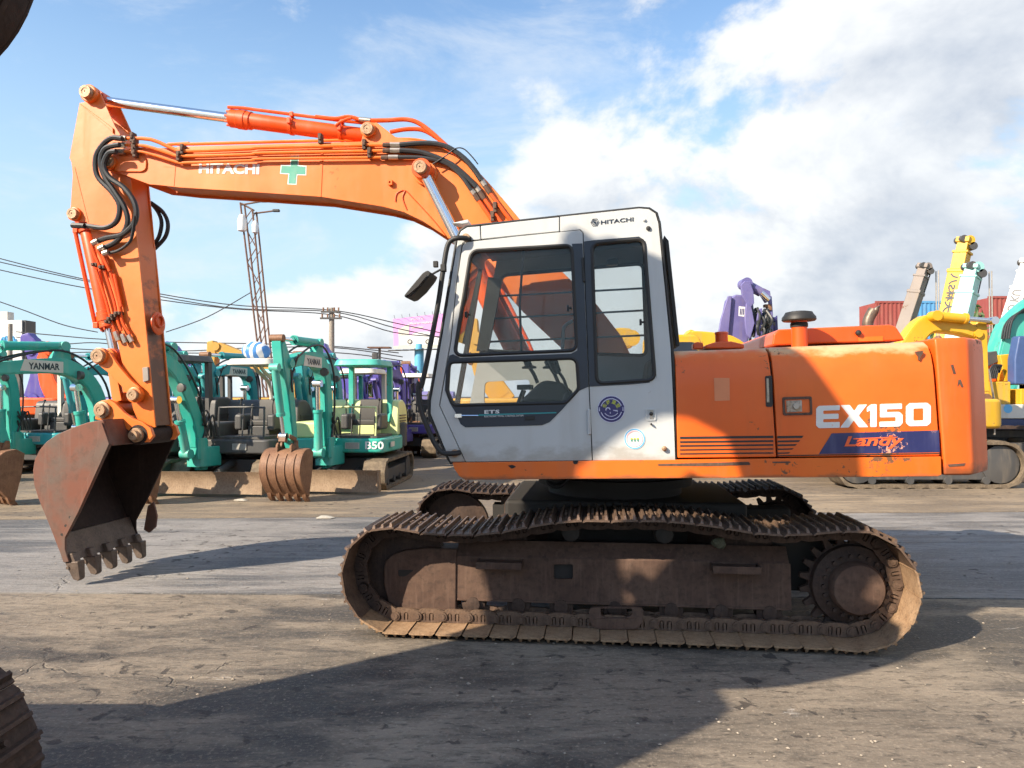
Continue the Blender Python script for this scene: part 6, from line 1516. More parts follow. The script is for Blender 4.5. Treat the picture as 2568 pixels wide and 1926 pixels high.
fpp('arm_plate', [(1940, 900), (1943, 800), (1950, 790), (1952, 830), (1950, 900)], 0.50, 0.60, INDIGOV)
q = FP.picks([(1870, 712), (1908, 733), (1928, 752)], 0.3)
bm = BM(); cyl(bm, (q[0].x, 0.3, q[0].y), (q[1].x, 0.3, q[1].y), 0.13, seg=18); cyl(bm, (q[0].x - 0.02, 0.1, q[0].y), (q[0].x - 0.02, 0.5, q[0].y), 0.15, seg=18); CY = sub('arm_ram', bm, LAVENDER, far_p)
bm = BM(); cyl(bm, (q[1].x, 0.3, q[1].y), (q[2].x, 0.3, q[2].y), 0.075, seg=14); sub('piston_rod', bm, CHROME, CY)
rr = random.Random(3)
for k in range(34):
    u0 = 1885 + rr.uniform(0, 48); v0 = 770 + rr.uniform(0, 50)
    p0, p1, p2 = FP.picks([(u0, v0), (u0 + rr.uniform(-14, 14), v0 + 25), (u0 + rr.uniform(-8, 8), v0 + rr.uniform(35, 70))], 0.2)
    yy = 0.2 + rr.uniform(-0.12, 0.25)
    bm = BM(); tube(bm, smooth_path([(p0.x, yy, p0.y), (p1.x, yy - 0.15, p1.y), (p2.x, yy, p2.y)], 5), 0.038, 6); sub('hydraulic_hose', bm, HOSE, far_p)
for k in range(16):
    u0 = 1845 + rr.uniform(0, 102); v0 = 765 + rr.uniform(0, 85); p0 = FP.pick(u0, v0, 0.35)
    bm = BM(); box(bm, (p0.x, 0.38 + rr.uniform(0, 0.2), p0.y), (rr.uniform(0.1, 0.22), 0.15, rr.uniform(0.08, 0.2))); sub('valve_block', bm, rr.choice((GREYP, BROWNB, INDIGOV)), far_p, None, 0.02)
# ---- yellow excavator behind the counterweight
far_excavator('bright yellow excavator with arched boom and level ram behind the counterweight', 7.0, 13.6, 0, YELLOW, [(2240, 920), (2275, 865), (2320, 815), (2390, 818), (2440, 838)], [0.34, 0.36, 0.36, 0.30, 0.18], [(2455, 800), (2450, 840), (2455, 900), (2462, 1000)], [0.14, 0.28, 0.20, 0.16], th=0.30)
FY = Frame(Matrix.Translation((7.0, 13.6, 0))); yroot = bpy.data.objects[[o.name for o in COL.objects if o.get('label', '').startswith('bright yellow')][0]]
a, b = FY.picks([(2325, 800), (2468, 812)], 0.0); ram('arm_ram', yroot, None, a + Vector((0, 0.03)), b + Vector((0, 0.03)), 0.085, 0.045, 0.55, YELLOW, -0.24)
# ---- yellow, white and navy crawler crane at the right edge
cr = thing('crawler_crane', 'yellow crawler crane with white and navy skirt bands at the right edge', 'crane', Matrix.Translation((10.3, 16.4, 0)))
FC = Frame(cr.matrix_world)
me_ = crawler(cr, 4.6, 0.95, 0.6, 2.3, 36, mat=SHOED)
def cprism(name, pts, y0, y1, mat, bev=0.02, par=None):
    bm = BM(); prism(bm, FC.picks(pts, y0), y0, y1); return sub(name, bm, mat, par or cr, None, bev)
yk_ = -1.25
cprism('slewing_deck', [(2440, 1078), (2620, 1078), (2620, 1098), (2440, 1098)], yk_ + 0.5, 1.0, GREYP)
cprism('skirt_band', [(2440, 1050), (2640, 1052), (2630, 1078), (2440, 1078)], yk_, 1.2, plain('navy_band', (0.03, 0.045, 0.11), 0.5))
cprism('skirt_band', [(2440, 1014), (2640, 1014), (2640, 1050), (2440, 1050)], yk_, 1.2, OFFW)
cprism('body_panel', [(2440, 957), (2535, 957), (2535, 1014), (2440, 1014)], yk_ + 0.02, 1.2, YELLOW)
cprism('body_panel', [(2560, 975), (2640, 975), (2640, 1014), (2560, 1014)], yk_ + 0.02, 1.2, YELLOW)
cprism('gantry_bracket', [(2508, 890), (2552, 886), (2545, 957), (2520, 957)], yk_ + 0.3, 0.0, YELLOW)
cprism('cab', [(2556, 842), (2640, 842), (2640, 965), (2545, 965), (2545, 900)], yk_, -1.0, plain('blue_cab_paint', (0.05, 0.09, 0.22), 0.4), 0.04)
cprism('cover_sheet', [(2455, 890), (2500, 880), (2508, 905), (2480, 918), (2458, 910)], yk_ + 0.4, 0.3, GREYP, 0.01)
cprism('winch', [(2460, 910), (2500, 905), (2500, 957), (2460, 957)], yk_ + 0.5, 0.6, ORANGE_R)
p = FC.picks([(2452, 925), (2470, 918), (2480, 930), (2492, 1000), (2494, 1090)], yk_ - 0.1)
bm = BM(); tube(bm, [v3(q, yk_ - 0.1) for q in p], 0.022, 8); sub('handrail', bm, STEEL, cr)
pc = FC.pick(2528, 1025, yk_ - 0.004); bm = BM(); cyl(bm, (pc.x, yk_ - 0.006, pc.y), (pc.x, yk_ + 0.01, pc.y), 0.09, seg=20); sub('round_badge', bm, SKYV, cr)
for k in range(5):
    q = FC.picks([(2478 + 5 * k, 950), (2484 + 5 * k, 925), (2496 + 4 * k, 915), (2505, 935)], yk_ + 0.2)
    bm = BM(); tube(bm, smooth_path([v3(z, yk_ + 0.2) for z in q], 4), 0.02, 6); sub('hydraulic_hose', bm, HOSE, cr)
# ---- teal excavator arm at the right edge
far_excavator('teal excavator boom at the right edge behind the yellow crane', 13.2, 18.0, 0, TEAL, [(2500, 985), (2518, 900), (2545, 830), (2600, 770)], [0.6, 0.65, 0.75, 0.6], None, None, th=0.5)
rt = [o for o in COL.objects if o.get('label', '').startswith('teal excavator boom at the right')][0]
FT = Frame(Matrix.Translation((13.2, 18.0, 0)))
for k in range(4):
    q = FT.picks([(2512 + 4 * k, 850), (2520 + 4 * k, 815 - 3 * k), (2545 + 3 * k, 790 - 3 * k), (2580, 780 - 4 * k)], -0.3)
    bm = BM(); tube(bm, smooth_path([v3(z, -0.3 - 0.03 * k) for z in q], 5), 0.024, 6); sub('hydraulic_hose', bm, HOSE, rt)
# ---- mobile cranes: telescopic booms
def mobile_crane(label, Y, base, top, wpx0, wpx1, mat, text=None, hook=True, face=1, tcol=None):
    a, b = at_y(*base, Y), at_y(*top, Y)
    gx = a.x - (b.x - a.x) * 0.25
    root = thing('mobile_crane', label, 'crane', Matrix.Translation((gx, Y, 0)), 'mobile cranes with raised booms behind the counterweight')
    O = Vector((gx, Y, 0))
    d = (b - a).normalized(); foot = a - d * ((a.z - 1.6) / d.z)
    w0, w1 = wpx0 * Y / FPX, wpx1 * Y / FPX
    n = Vector((-d.z, 0, d.x))
    AX = Matrix(((n.x, 0, d.x, 0), (0, 1, 0, 0), (n.z, 0, d.z, 0), (0, 0, 0, 1)))
    if AX.to_3x3().determinant() < 0: AX = AX @ Matrix.Diagonal((-1, 1, 1, 1))
    AX = AX @ Matrix.Rotation(rad(38), 4, 'Z')
    def sec(name, s0, s1, w, th, m):
        p0, p1 = foot.lerp(b, s0) - O, foot.lerp(b, s1) - O
        bm = BM(); box(bm, (0, 0, 0), (w * 0.82, th, (p1 - p0).length), Matrix.Translation((p0 + p1) / 2) @ AX); return sub(name, bm, m, root, None, w * 0.05)
    S1 = sec('boom', 0, 0.80, w0, w0 * 0.9, mat); sec('boom_section', 0.70, 0.93, (w0 + w1) / 2, w0 * 0.75, mat)
    sec('boom_section', 0.86, 1.0, w1, w1 * 0.8, mat); sec('boom_collar', 0.785, 0.81, w0 * 1.12, w0 * 1.0, mat); sec('boom_collar', 0.915, 0.932, w0 * 1.02, w0 * 0.9, mat)
    tb = b - O
    for k, (ox, oz, r_) in enumerate(((0.1, 0.0, 0.22), (-0.25, 0.1, 0.16), (0.3, -0.35, 0.18))):
        bm = BM(); c_ = tb + Vector((ox * w0, 0, oz * w0)); cyl(bm, c_ + Vector((0, -w1 * 0.5, 0)), c_ + Vector((0, w1 * 0.5, 0)), r_ * w0 * 1.3, seg=16); sub('head_sheave', bm, GREYP if k else mat, root)
    sec('boom_head', 0.985, 1.02, w1 * 1.35, w1 * 1.0, mat)
    # luffing ram below
    ram('luffing_ram', root, None, (foot.x - O.x + w0 * 1.4, 1.7), (foot.lerp(b, 0.45).x - O.x + w0 * 0.55, foot.lerp(b, 0.45).z), w0 * 0.22, w0 * 0.13, 0.55, mat)
    if hook:
        hx = tb.x + w0 * 0.95; hz_ = tb.z - (tb.z - 1.6) * 0.55
        for yy in (-0.06, 0.06):
            bm = BM(); cyl(bm, (hx, yy, tb.z - 0.1), (hx, yy, hz_), 0.018, seg=6); sub('hoist_rope', bm, STEEL, root)
        bm = BM(); box(bm, (hx, 0, hz_ - 0.18), (w0 * 0.36, 0.25, 0.42)); HB_ = sub('hook_block', bm, BROWNB, root, None, 0.06)
        bm = BM(); tube(bm, smooth_path([(hx, 0, hz_ - 0.38), (hx, 0, hz_ - 0.55), (hx + 0.10, 0, hz_ - 0.66), (hx + 0.2, 0, hz_ - 0.55)], 5), 0.035, 8); sub('hook', bm, STEEL, HB_)
        tube_pts = [tb + Vector((w0 * 0.6, 0, 0)), foot.lerp(b, 0.5) - O + Vector((w0 * 0.62, 0, 0))]
        bm = BM(); tube(bm, tube_pts, 0.02, 6); sub('hoist_rope', bm, GREYP, root)
    if text:
        p0, p1 = foot.lerp(b, 0.46) - O, foot.lerp(b, 0.78) - O
        me = text_mesh('lettering', text, (0, 0), (1, 0), (0, 1), 0, 0.004, 0.03)
        sgx = 1 if (AX.to_3x3() @ Vector((1, 0, 0))).y < 0 else -1
        def FACE(a, b_, c_, L_, w0): return Vector((sgx * (w0 * 0.41 + 0.006 - c_), (b_ - 0.5) * w0 * 0.5 * sgx, (a - 0.5) * L_))
        for v in me.vertices:
            loc = AX @ Vector((0, 0, 0)); L_ = (p1 - p0).length
            q = (p0 + p1) / 2 + AX.to_3x3() @ FACE(v.co.x, v.co.z, v.co.y, L_, w0); v.co = q
        sub('lettering', me, tcol or NAVY, root)
    # carrier
    bm = BM(); box(bm, (0.0, 0, 1.15), (7.0, 2.4, 0.55)); CH = sub('chassis', bm, mat, root, None, 0.08)
    bm = BM(); box(bm, (-2.6, 0, 1.9), (1.7, 2.3, 1.0)); sub('driver_cab', bm, mat, root, None, 0.15)
    bm = BM(); box(bm, (1.0, 0, 1.75), (2.2, 1.8, 0.7)); sub('turret', bm, mat, root, None, 0.08)
    for xx in (-2.5, -1.2, 1.4, 2.7):
        for yy in (-1.05, 1.05):
            bm = BM(); lathe(bm, [(0.2, -0.16), (0.5, -0.16), (0.55, -0.1), (0.55, 0.1), (0.5, 0.16), (0.2, 0.16)], Matrix.Translation((xx, yy, 0.55)) @ Matrix.Rotation(math.pi / 2, 4, 'X'), 20); sub('wheel', bm, BLACK, root)
    return root
DUST = paint('dusty_grey_paint', (0.20, 0.17, 0.15), (0.26, 0.22, 0.19), chips=0.5, rough=0.6, dust=0.4)
AQUA = paint('pale_aqua_paint', (0.28, 0.55, 0.52), (0.36, 0.62, 0.58), chips=0.3, rough=0.4, dust=0.2)
WHT = paint('crane_white_paint', (0.60, 0.61, 0.62), (0.64, 0.64, 0.64), chips=0.2, rough=0.4, dust=0.2)
mobile_crane('dusty brown grey crane boom rising just right of the exhaust pipe', 20.0, (2262, 840), (2318, 670), 34, 27, DUST)
mobile_crane('tallest crane boom, orange yellow with dark lettering', 24.0, (2376, 810), (2420, 605), 42, 32, YELLOW, '\u30b3\u5927\u6797S\u516b', False)
mobile_crane('pale aqua crane boom in front of the tall yellow one', 22.0, (2400, 840), (2440, 672), 46, 36, AQUA)
mobile_crane('white crane boom with dark lettering leaning at the right edge', 22.0, (2520, 850), (2580, 660), 40, 34, WHT, 'KO SO KU', False)
# ================================================================== far setting pieces
def container(label, X, Y, z, w, mat, d=2.44, h=2.6):
    r = thing('shipping_container', label, 'container', Matrix.Translation((X, Y, z)), 'stacked shipping containers')
    bm = BM(); box(bm, (0, 0, h / 2), (w - 0.1, d - 0.1, h - 0.2)); sub('shell', bm, mat, r)
    n = int(w / 0.28)
    bm = BM(); pts = []
    for k in range(n):
        x = -w / 2 + 0.1 + (w - 0.2) * k / n; s = (w - 0.2) / n
        pts += [(x, 0), (x + s * 0.25, -0.045), (x + s * 0.5, -0.045), (x + s * 0.75, 0)]
    pts2 = [(p[0], -d / 2 + 0.02 + p[1]) for p in pts] + [(w / 2 - 0.1, -d / 2 + 0.06), (-w / 2 + 0.1, -d / 2 + 0.06)]
    prism_z(bm, pts2, 0.12, h - 0.12); sub('corrugated_wall', bm, mat, r)
    for zz in (0.07, h - 0.07):
        bm = BM(); box(bm, (0, -d / 2 + 0.03, zz), (w, 0.14, 0.14)); sub('rail', bm, mat, r)
    for xx in (-w / 2 + 0.06, w / 2 - 0.06):
        bm = BM(); box(bm, (xx, -d / 2 + 0.03, h / 2), (0.12, 0.15, h - 0.29)); sub('corner_post', bm, mat, r)
    return r
CRED = paint('container_red', (0.26, 0.055, 0.045), (0.30, 0.07, 0.055), chips=0.3, rough=0.6)
CBLU = paint('container_blue', (0.07, 0.26, 0.50), (0.10, 0.32, 0.55), chips=0.3, rough=0.6)
CGRY = paint('container_grey', (0.42, 0.47, 0.50), (0.46, 0.5, 0.52), chips=0.2, rough=0.6)
for zz, row in ((5.24, (('top red container at the left end of the stack', 25.3, 2.44, CRED), ('top blue container left of the crane booms', 29.65, 6.06, CBLU), ('top dark red container right of the aqua boom', 34.6, 6.06, CRED))),
                (2.62, (('middle red container at the left end of the stack', 25.2, 2.44, CRED), ('middle blue container under the blue one', 29.5, 6.06, CBLU), ('middle grey container under the dark red one', 34.4, 6.06, CGRY))),
                (0.0, (('bottom blue container at the left end of the stack', 27.4, 6.06, CBLU), ('bottom grey container at the right end of the stack', 32.8, 6.06, CGRY)))):
    for lab, X, w, m in row: container(lab, X * (0.955 if X > 31 else 1), 47.6 if X > 31 else 50.0, zz, w, m)
# ---- trees
LEAF = plain('leaf_green', (0.055, 0.095, 0.030), 0.6, var=0.5, scale=3)
BARK = plain('bark', (0.09, 0.07, 0.05), 0.9)
def tree(label, X, Y, h, R, seed, n=900, cz=0.62):
    rr = random.Random(seed)
    t = thing('tree', label, 'tree', Matrix.Translation((X, Y, 0)), 'trees behind the yard')
    bm = BM(); top = Vector((rr.uniform(-0.3, 0.3), 0, h * 0.62)); tube(bm, smooth_path([(0, 0, -0.1), (0.05, 0, h * 0.3), top], 5), 0.16, 10); tk = sub('trunk', bm, BARK, t)
    limbs = []
    for k in range(7):
        a = rr.uniform(0, 6.28); s = top * rr.uniform(0.55, 0.98); e = s + Vector((math.cos(a) * R * 0.7, math.sin(a) * R * 0.7, rr.uniform(0.15, 0.4) * h))
        bm = BM(); tube(bm, smooth_path([s, (s + e) / 2 + Vector((0, 0, 0.15)), e], 4), 0.06, 6); sub('limb', bm, BARK, tk); limbs.append((s, e))
    bm = BM()
    cl = [(e, rr.uniform(0.35, 0.6) * R) for s, e in limbs] + [(Vector((rr.uniform(-R, R) * 0.6, rr.uniform(-R, R) * 0.6, h * cz + rr.uniform(-0.1, 0.35) * h)), rr.uniform(0.3, 0.5) * R) for _ in range(8)]
    for k in range(n):
        c, r_ = rr.choice(cl)
        v = Vector((rr.gauss(0, 1), rr.gauss(0, 1), rr.gauss(0, 1))).normalized() * r_ * rr.uniform(0.45, 1.05) ** 0.6; v.z *= 0.75
        p = c + v; q = Matrix.Rotation(rr.uniform(0, 6.28), 3, Vector((rr.uniform(-1, 1), rr.uniform(-1, 1), rr.uniform(-1, 1))).normalized())
        L, w = rr.uniform(0.16, 0.30), rr.uniform(0.06, 0.11)
        vs = [bm.verts.new(p + q @ Vector(x)) for x in ((-L, 0, 0), (0, -w, 0.03), (L, 0, 0), (0, w, 0.03))]; bm.faces.new(vs)
    me = bpy.data.meshes.new('crown'); bm.to_mesh(me); bm.free(); obj('crown', me, LEAF, t)
tree('low leafy tree right of the containers behind the yellow arm', 20.7, 32.0, 5.2, 2.2, 1, 1800)
tree('small tree behind the utility pole', -8.75, 36.0, 2.7, 0.9, 2, 700)
tree('small tree behind the teal canopy', -6.9, 34.0, 2.4, 1.2, 3, 700)
tree('tree far beyond the air intake cap', 17.2, 46.0, 5.6, 1.5, 4, 900)
# ---- lattice tower with lamps
Yt = 25.0
ta = at_y(672, 842, Yt); LT = thing('lattice_mast', 'rusty lattice lamp mast rising behind the lime hooded excavator', 'mast', Matrix.Translation((ta.x, Yt, 0)))
STR = rust('mast_rust', (0.13, 0.07, 0.05), (0.19, 0.11, 0.08), scale=3)
FTW = Frame(LT.matrix_world)
P0, P1 = FTW.pick(648, 842, 0), FTW.pick(608, 512, 0); Q0, Q1 = FTW.pick(670, 842, 0), FTW.pick(638, 528, 0)
gP = P0 + (P0 - P1) * (P0.y / (P1.y - P0.y)); gQ = Q0 + (Q0 - Q1) * (Q0.y / (Q1.y - Q0.y))
for a, b in ((gP, P1), (gQ, Q1)):
    for yy in (-0.2, 0.2):
        bm = BM(); cyl(bm, (a.x, yy, a.y), (b.x, yy, b.y), 0.032, seg=8); sub('mast_leg', bm, STR, LT)
nb = 12
for k in range(nb):
    a0, a1 = gP.lerp(P1, k / nb), gQ.lerp(Q1, (k + 1) / nb); b0, b1 = gQ.lerp(Q1, k / nb), gP.lerp(P1, (k + 1) / nb)
    for a, b in ((a0, a1),) if k % 2 else ((b0, b1),):
        bm = BM(); cyl(bm, (a.x, -0.2, a.y), (b.x, -0.2, b.y), 0.018, seg=6); sub('brace', bm, STR, LT)
    bm = BM(); cyl(bm, (a0.x, 0.2, a0.y), (a1.x, 0.2, a1.y), 0.014, seg=6); sub('brace', bm, STR, LT)
for (ua, va), (ub_, vb) in (((605, 516), (665, 506)), ((640, 537), (695, 530)), ((608, 512), (640, 530))):
    a, b = FTW.pick(ua, va, 0), FTW.pick(ub_, vb, 0); bm = BM(); cyl(bm, (a.x, -0.1, a.y), (b.x, -0.1, b.y), 0.030, seg=8); AR_ = sub('lamp_arm', bm, STR, LT)
    if ua != 608: bm = BM(); box(bm, (b.x, -0.1, b.y), (0.24, 0.14, 0.09)); sub('flood_lamp', bm, GREYP, AR_, None, 0.03)
for q, s in (((607, 560), 0.28), ((640, 570), 0.2)):
    p = FTW.pick(*q, -0.3); bm = BM(); lathe(bm, [(0.05, -s), (s * 0.5, -s * 0.9), (s * 0.55, s * 0.4), (s * 0.3, s), (0.05, s * 1.05)], Matrix.Translation((p.x, -0.3, p.y)), 14); sub('insulator', bm, WHITE, LT)
# ---- utility pole, street lamp, small sign post
def pole(label, u, vt, Y, r, arms=True, name='utility_pole', cat='pole'):
    p = at_y(u, vt, Y); t = thing(name, label, cat, Matrix.Translation((p.x, Y, 0)))
    bm = BM(); cyl(bm, (0, 0, 0), (0, 0, p.z), r, r * 0.75, 12); sub('shaft', bm, rust('pole_concrete_' + str(u), (0.28, 0.25, 0.21), (0.33, 0.30, 0.26), scale=0.8), t)
    if arms:
        for dz, w in ((-0.5, 1.0), (-0.2, 0.9)):
            bm = BM(); box(bm, (0, -0.15, p.z + dz), (w, 0.08, 0.08)); CA = sub('crossarm', bm, GREYP, t)
            for xx in (-w / 2 + 0.1, -0.15, 0.15, w / 2 - 0.1):
                bm = BM(); cyl(bm, (xx, -0.15, p.z + dz + 0.04), (xx, -0.15, p.z + dz + 0.2), 0.04, seg=8); sub('insulator', bm, BROWNB, CA)
    return t, p
pole('tall utility pole left of the pink billboard', 832, 772, 34.0, 0.16)
pole('short rough timber pole in front of the white hoarding', 26, 812, 30.0, 0.11, False)
t_, p_ = pole('slim lamp post with flat roof right of the teal canopy', 952, 872, 30.0, 0.07, False, 'lamp_post', 'lamp')
bm = BM(); box(bm, (0, 0, p_.z), (0.9, 0.6, 0.05)); sub('shade', bm, STR, t_); bm = BM(); box(bm, (-0.15, -0.2, p_.z - 0.35), (0.22, 0.2, 0.24)); sub('flood_lamp', bm, GREYP, t_, None, 0.02)
# ---- pink billboard
Yb = 60.0
BB = thing('billboard', 'pink car advertising billboard on a thick blue post', 'billboard', Matrix.Translation((at_y(1055, 900, Yb).x, Yb, 0)))
FB = Frame(BB.matrix_world)
PKM = plain('billboard_pink', (0.72, 0.34, 0.66), 0.4, var=0.08, scale=0.3)
pts = FB.picks([(985, 800), (1140, 783), (1140, 870), (988, 874)], -0.2)
bm = BM(); prism(bm, pts, -0.2, 0.3); PN = sub('panel', bm, PKM, BB)
def bflat(px_, mat, d): bm = BM(); prism(bm, FB.picks(px_, -0.2), -0.2 - d, -0.199); return sub('print', bm, mat, PN)
bflat([(999, 826), (1026, 812), (1026, 868), (1000, 870)], OFFW, 0.02)
bflat([(1003, 845), (1026, 842), (1045, 833), (1075, 832), (1088, 842), (1130, 846), (1130, 864), (1003, 866)], WHITE, 0.03)
bflat([(986, 868), (1140, 862), (1140, 871), (988, 875)], OFFW, 0.025)
for cx in (1028, 1073):
    c = FB.pick(cx, 857, -0.2); bm = BM(); cyl(bm, (c.x, -0.19, c.y), (c.x, -0.26, c.y), 0.20, seg=18); sub('print', bm, GREYP, PN); bm = BM(); cyl(bm, (c.x, -0.19, c.y), (c.x, -0.27, c.y), 0.12, seg=14); sub('print', bm, OFFW, PN)
for tx, a, b, c in (('V O L V O', (1031, 804), (1062, 801), (1031, 799)), ('Plug-in Hybrid', (1028, 816), (1085, 812), (1028, 809)), ('electric range', (1032, 824), (1062, 822), (1032, 820))):
    q = FB.picks((a, b, c), -0.2)
    if tx == 'electric range':
        bflat([a, b, (b[0], b[1] - 3), c], OFFW, 0.02); continue
    sub('lettering', text_mesh('lettering', tx, q[0], q[1], q[2], -0.2, 0.03, 0.02), WHITE, PN)
c0_ = FB.pick(1051, 872, 0); bm = BM(); cyl(bm, (c0_.x, 0.05, 0), (c0_.x, 0.05, c0_.y + 0.3), 0.38, seg=20); sub('post', bm, plain('billboard_blue', (0.10, 0.36, 0.55), 0.5), BB)
for k in range(8):
    a = FB.pick(990 + 19 * k, 799 - 2 * k, -0.2); bm = BM(); tube(bm, [(a.x, -0.2, a.y), (a.x, -0.5, a.y + 0.22), (a.x, -0.7, a.y + 0.18)], 0.016, 6); sub('lamp_arm', bm, GREYP, BB)
    a = FB.pick(990 + 19 * k, 876 - 0.5 * k, -0.2); bm = BM(); box(bm, (a.x, -0.35, a.y - 0.1), (1.0 if k < 7 else 0.2, 0.5, 0.06)); sub('catwalk', bm, GREYP, BB)
# ---- white hoarding at the left edge
Yw = 42.0
HO = thing('hoarding', 'white roadside hoarding with faint blue scribble at the left edge', 'hoarding', Matrix.Translation((at_y(20, 900, Yw).x, Yw, 0)))
FH = Frame(HO.matrix_world)
bm = BM(); prism(bm, FH.picks([(-60, 803), (54, 803), (54, 905), (-60, 905)], -0.4), -0.4, 0.4); PN = sub('panel', bm, WHITE, HO)
bm = BM(); prism(bm, FH.picks([(54.5, 803), (64, 803), (64, 910), (54.5, 910)], -0.3), -0.3, 0.6); sub('end_frame', bm, GREYP, HO)
bm = BM(); prism(bm, FH.picks([(-60, 781), (17, 781), (17, 802.5), (-60, 802.5)], -0.4), -0.35, 0.2); sub('upper_sign', bm, OFFW, HO)
for k in range(4):
    q = FH.picks([(0 + 8 * k, 862), (8 + 8 * k, 846 - 3 * (k % 2)), (14 + 8 * k, 858), (20 + 7 * k, 850)], -0.4); bm = BM(); tube(bm, smooth_path([v3(z, -0.41) for z in q], 4), 0.05, 5); sub('print', bm, SKYV, PN)
for xx in (-40, 45):
    c_ = FH.pick(xx, 900, 0); bm = BM(); box(bm, (c_.x, 0.1, c_.y / 2), (0.3, 0.3, c_.y)); sub('leg', bm, GREYP, HO)
# ---- overhead wires
WIRE = plain('wire_black', (0.03, 0.03, 0.035), 0.6)
wires = [('upper of the paired cables crossing behind the arm', [(-40, 638), (220, 702), (560, 762), (832, 778), (1000, 812), (1120, 838)], 36), ('second of the paired cables crossing behind the arm', [(-40, 648), (225, 707), (560, 770), (832, 782), (990, 822), (1120, 850)], 36),
         ('lower thick cable crossing behind the arm', [(-40, 668), (225, 724), (560, 772), (830, 789), (985, 833), (1110, 845)], 35.5), ('cable rising from the arm to the lattice mast', [(416, 833), (520, 795), (628, 734)], 26),
         ('thin cable sloping down at the far left', [(-20, 750), (60, 778), (160, 815), (245, 833)], 30), ('highest of the slack cables above the far left boom', [(40, 832), (150, 842), (245, 850), (420, 858), (640, 862), (830, 868), (1000, 885)], 40),
         ('second slack cable above the far left boom', [(40, 845), (150, 862), (250, 860), (430, 880), (640, 872), (840, 872), (1010, 895)], 40), ('third slack cable above the far left boom', [(40, 858), (160, 872), (250, 878), (430, 885), (640, 885), (850, 885), (1010, 905)], 40), ('lowest slack cable above the far left boom', [(60, 876), (160, 884), (260, 884), (430, 900), (640, 895), (860, 905), (1010, 915)], 40)]
for lab, pts_, Y in wires:
    P = [at_y(u, v, Y) for u, v in pts_]; bm = BM(); tube(bm, smooth_path(P, 6), 0.022 * Y / 30, 5); tag(obj('overhead_wire', bm, WIRE), lab, 'wire', 'overhead wires')
# ---- white and blue wrapped ball on the white canopy
pb_ = at_y(625, 897, 12.9)
m_, nt_, b_ = new_mat('blue_white_print'); co_ = objco(nt_); wv_ = nd(nt_, 'ShaderNodeTexWave', {'Vector': co_, 'Scale': 2.2, 'Distortion': 6.0}); link_in(nt_, b_, 'Base Color', mixc(nt_, ramp(nt_, wv_.outputs[1], 0.45, 0.55), (0.70, 0.72, 0.74), (0.06, 0.22, 0.55)))
bm = BM(); ball(bm, (0, 0, 0), 0.22, 20, (1.15, 1, 0.75))
for v in bm.verts: v.co *= 1 + 0.10 * noise.noise(v.co * 6)
bw = obj('cloth_bundle', bm, m_); bw.location = B_.matrix_world @ Vector((-0.05, 0.10, 2.335)) ; tag(bw, 'round white and blue wrapped bundle on the white canopy', 'bundle')
# ---- scraps on the ground
SCR = plain('scrap_white', (0.42, 0.39, 0.33), 0.7, var=0.4, scale=20); ROCK = rust('stone_grey', (0.085, 0.10, 0.065), (0.13, 0.13, 0.09), scale=6)
for lab, u, v, w, m in (('crumpled pale scrap on the concrete in front of the brown bucket', 605, 1256, 0.10, SCR), ('pale scrap on the grey strip left of the orange machine', 815, 1300, 0.11, SCR), ('white scrap on the ground near the yellow crane tracks', 2508, 1184, 0.14, SCR), ('tan rag on the ground at the right edge', 2555, 1208, 0.25, RUSTL)):
    p = ground_at(u, v); rr = random.Random(u); bm = BM(); bmesh.ops.create_icosphere(bm, subdivisions=2, radius=1)
    for x in bm.verts: n_ = 1 + 0.5 * noise.noise(x.co * 1.7 + Vector((u, v, 0))); x.co = Vector((x.co.x * w * n_, x.co.y * w * 0.6 * n_, max(x.co.z, -0.2) * w * 0.22 * n_ + w * 0.05))
    s = obj('litter', bm, m); s.location = (p.x, p.y, 0.004); tag(s, lab, 'litter', 'litter on the yard floor')
p = KF.pick(*ZJ((838, 470))[0], -1.02); bm = BM(); bmesh.ops.create_icosphere(bm, subdivisions=2, radius=0.05)
for x in bm.verts: x.co = Vector((x.co.x * 1.0, x.co.y * 0.6, x.co.z * 0.7)) * (1 + 0.5 * noise.noise(x.co * 30))
s = obj('mossy_stone', bm, ROCK); s.matrix_world = ROOT @ Matrix.Translation((p.x, -0.94, z2 + 0.02)); tag(s, 'mossy stone lying on the near track frame of the orange excavator', 'stone')
# loose grit scattered over the slabs
rr = random.Random(11); bm = BM()
for k in range(500):
    u, v = rr.uniform(-50, 2620), 1300 + 640 * rr.random() ** 0.8
    p = ground_at(u, v)
    if noise.noise((p.x * 0.8, p.y * 0.8, 2)) < -0.05: continue
    s = rr.uniform(0.003, 0.008) * (1.6 if rr.random() < 0.05 else 1); q = Matrix.Rotation(rr.uniform(0, 6.3), 3, 'Z')
    vs = [bm.verts.new(Vector((p.x, p.y, 0.004)) + q @ Vector((x * s * rr.uniform(0.6, 1.2), y * s * rr.uniform(0.6, 1.2), z * s * 0.8))) for x, y, z in ((-1, -1, 0), (1, -1, 0), (1, 1, 0), (-1, 1, 0), (0, 0, 1))]
    for a, b in ((0, 1), (1, 2), (2, 3), (3, 0)): bm.faces.new((vs[a], vs[b], vs[4]))
gr = obj('loose_grit', bm, plain('grit', (0.34, 0.29, 0.23), 0.9, var=0.5, scale=30)); gr['kind'] = 'stuff'
# ================================================================== NEIGHBOURING EXCAVATOR (left of the viewpoint)
NB_YAW = rad(0)
NBX, NBY = -4.00, 1.10
NB = thing('excavator', 'dark excavator beside the viewpoint, its bucket and track end at the left edge', 'excavator', Matrix.Translation((NBX, NBY, 0)) @ Matrix.Rotation(NB_YAW, 4, 'Z'))
NSHM = SHOED
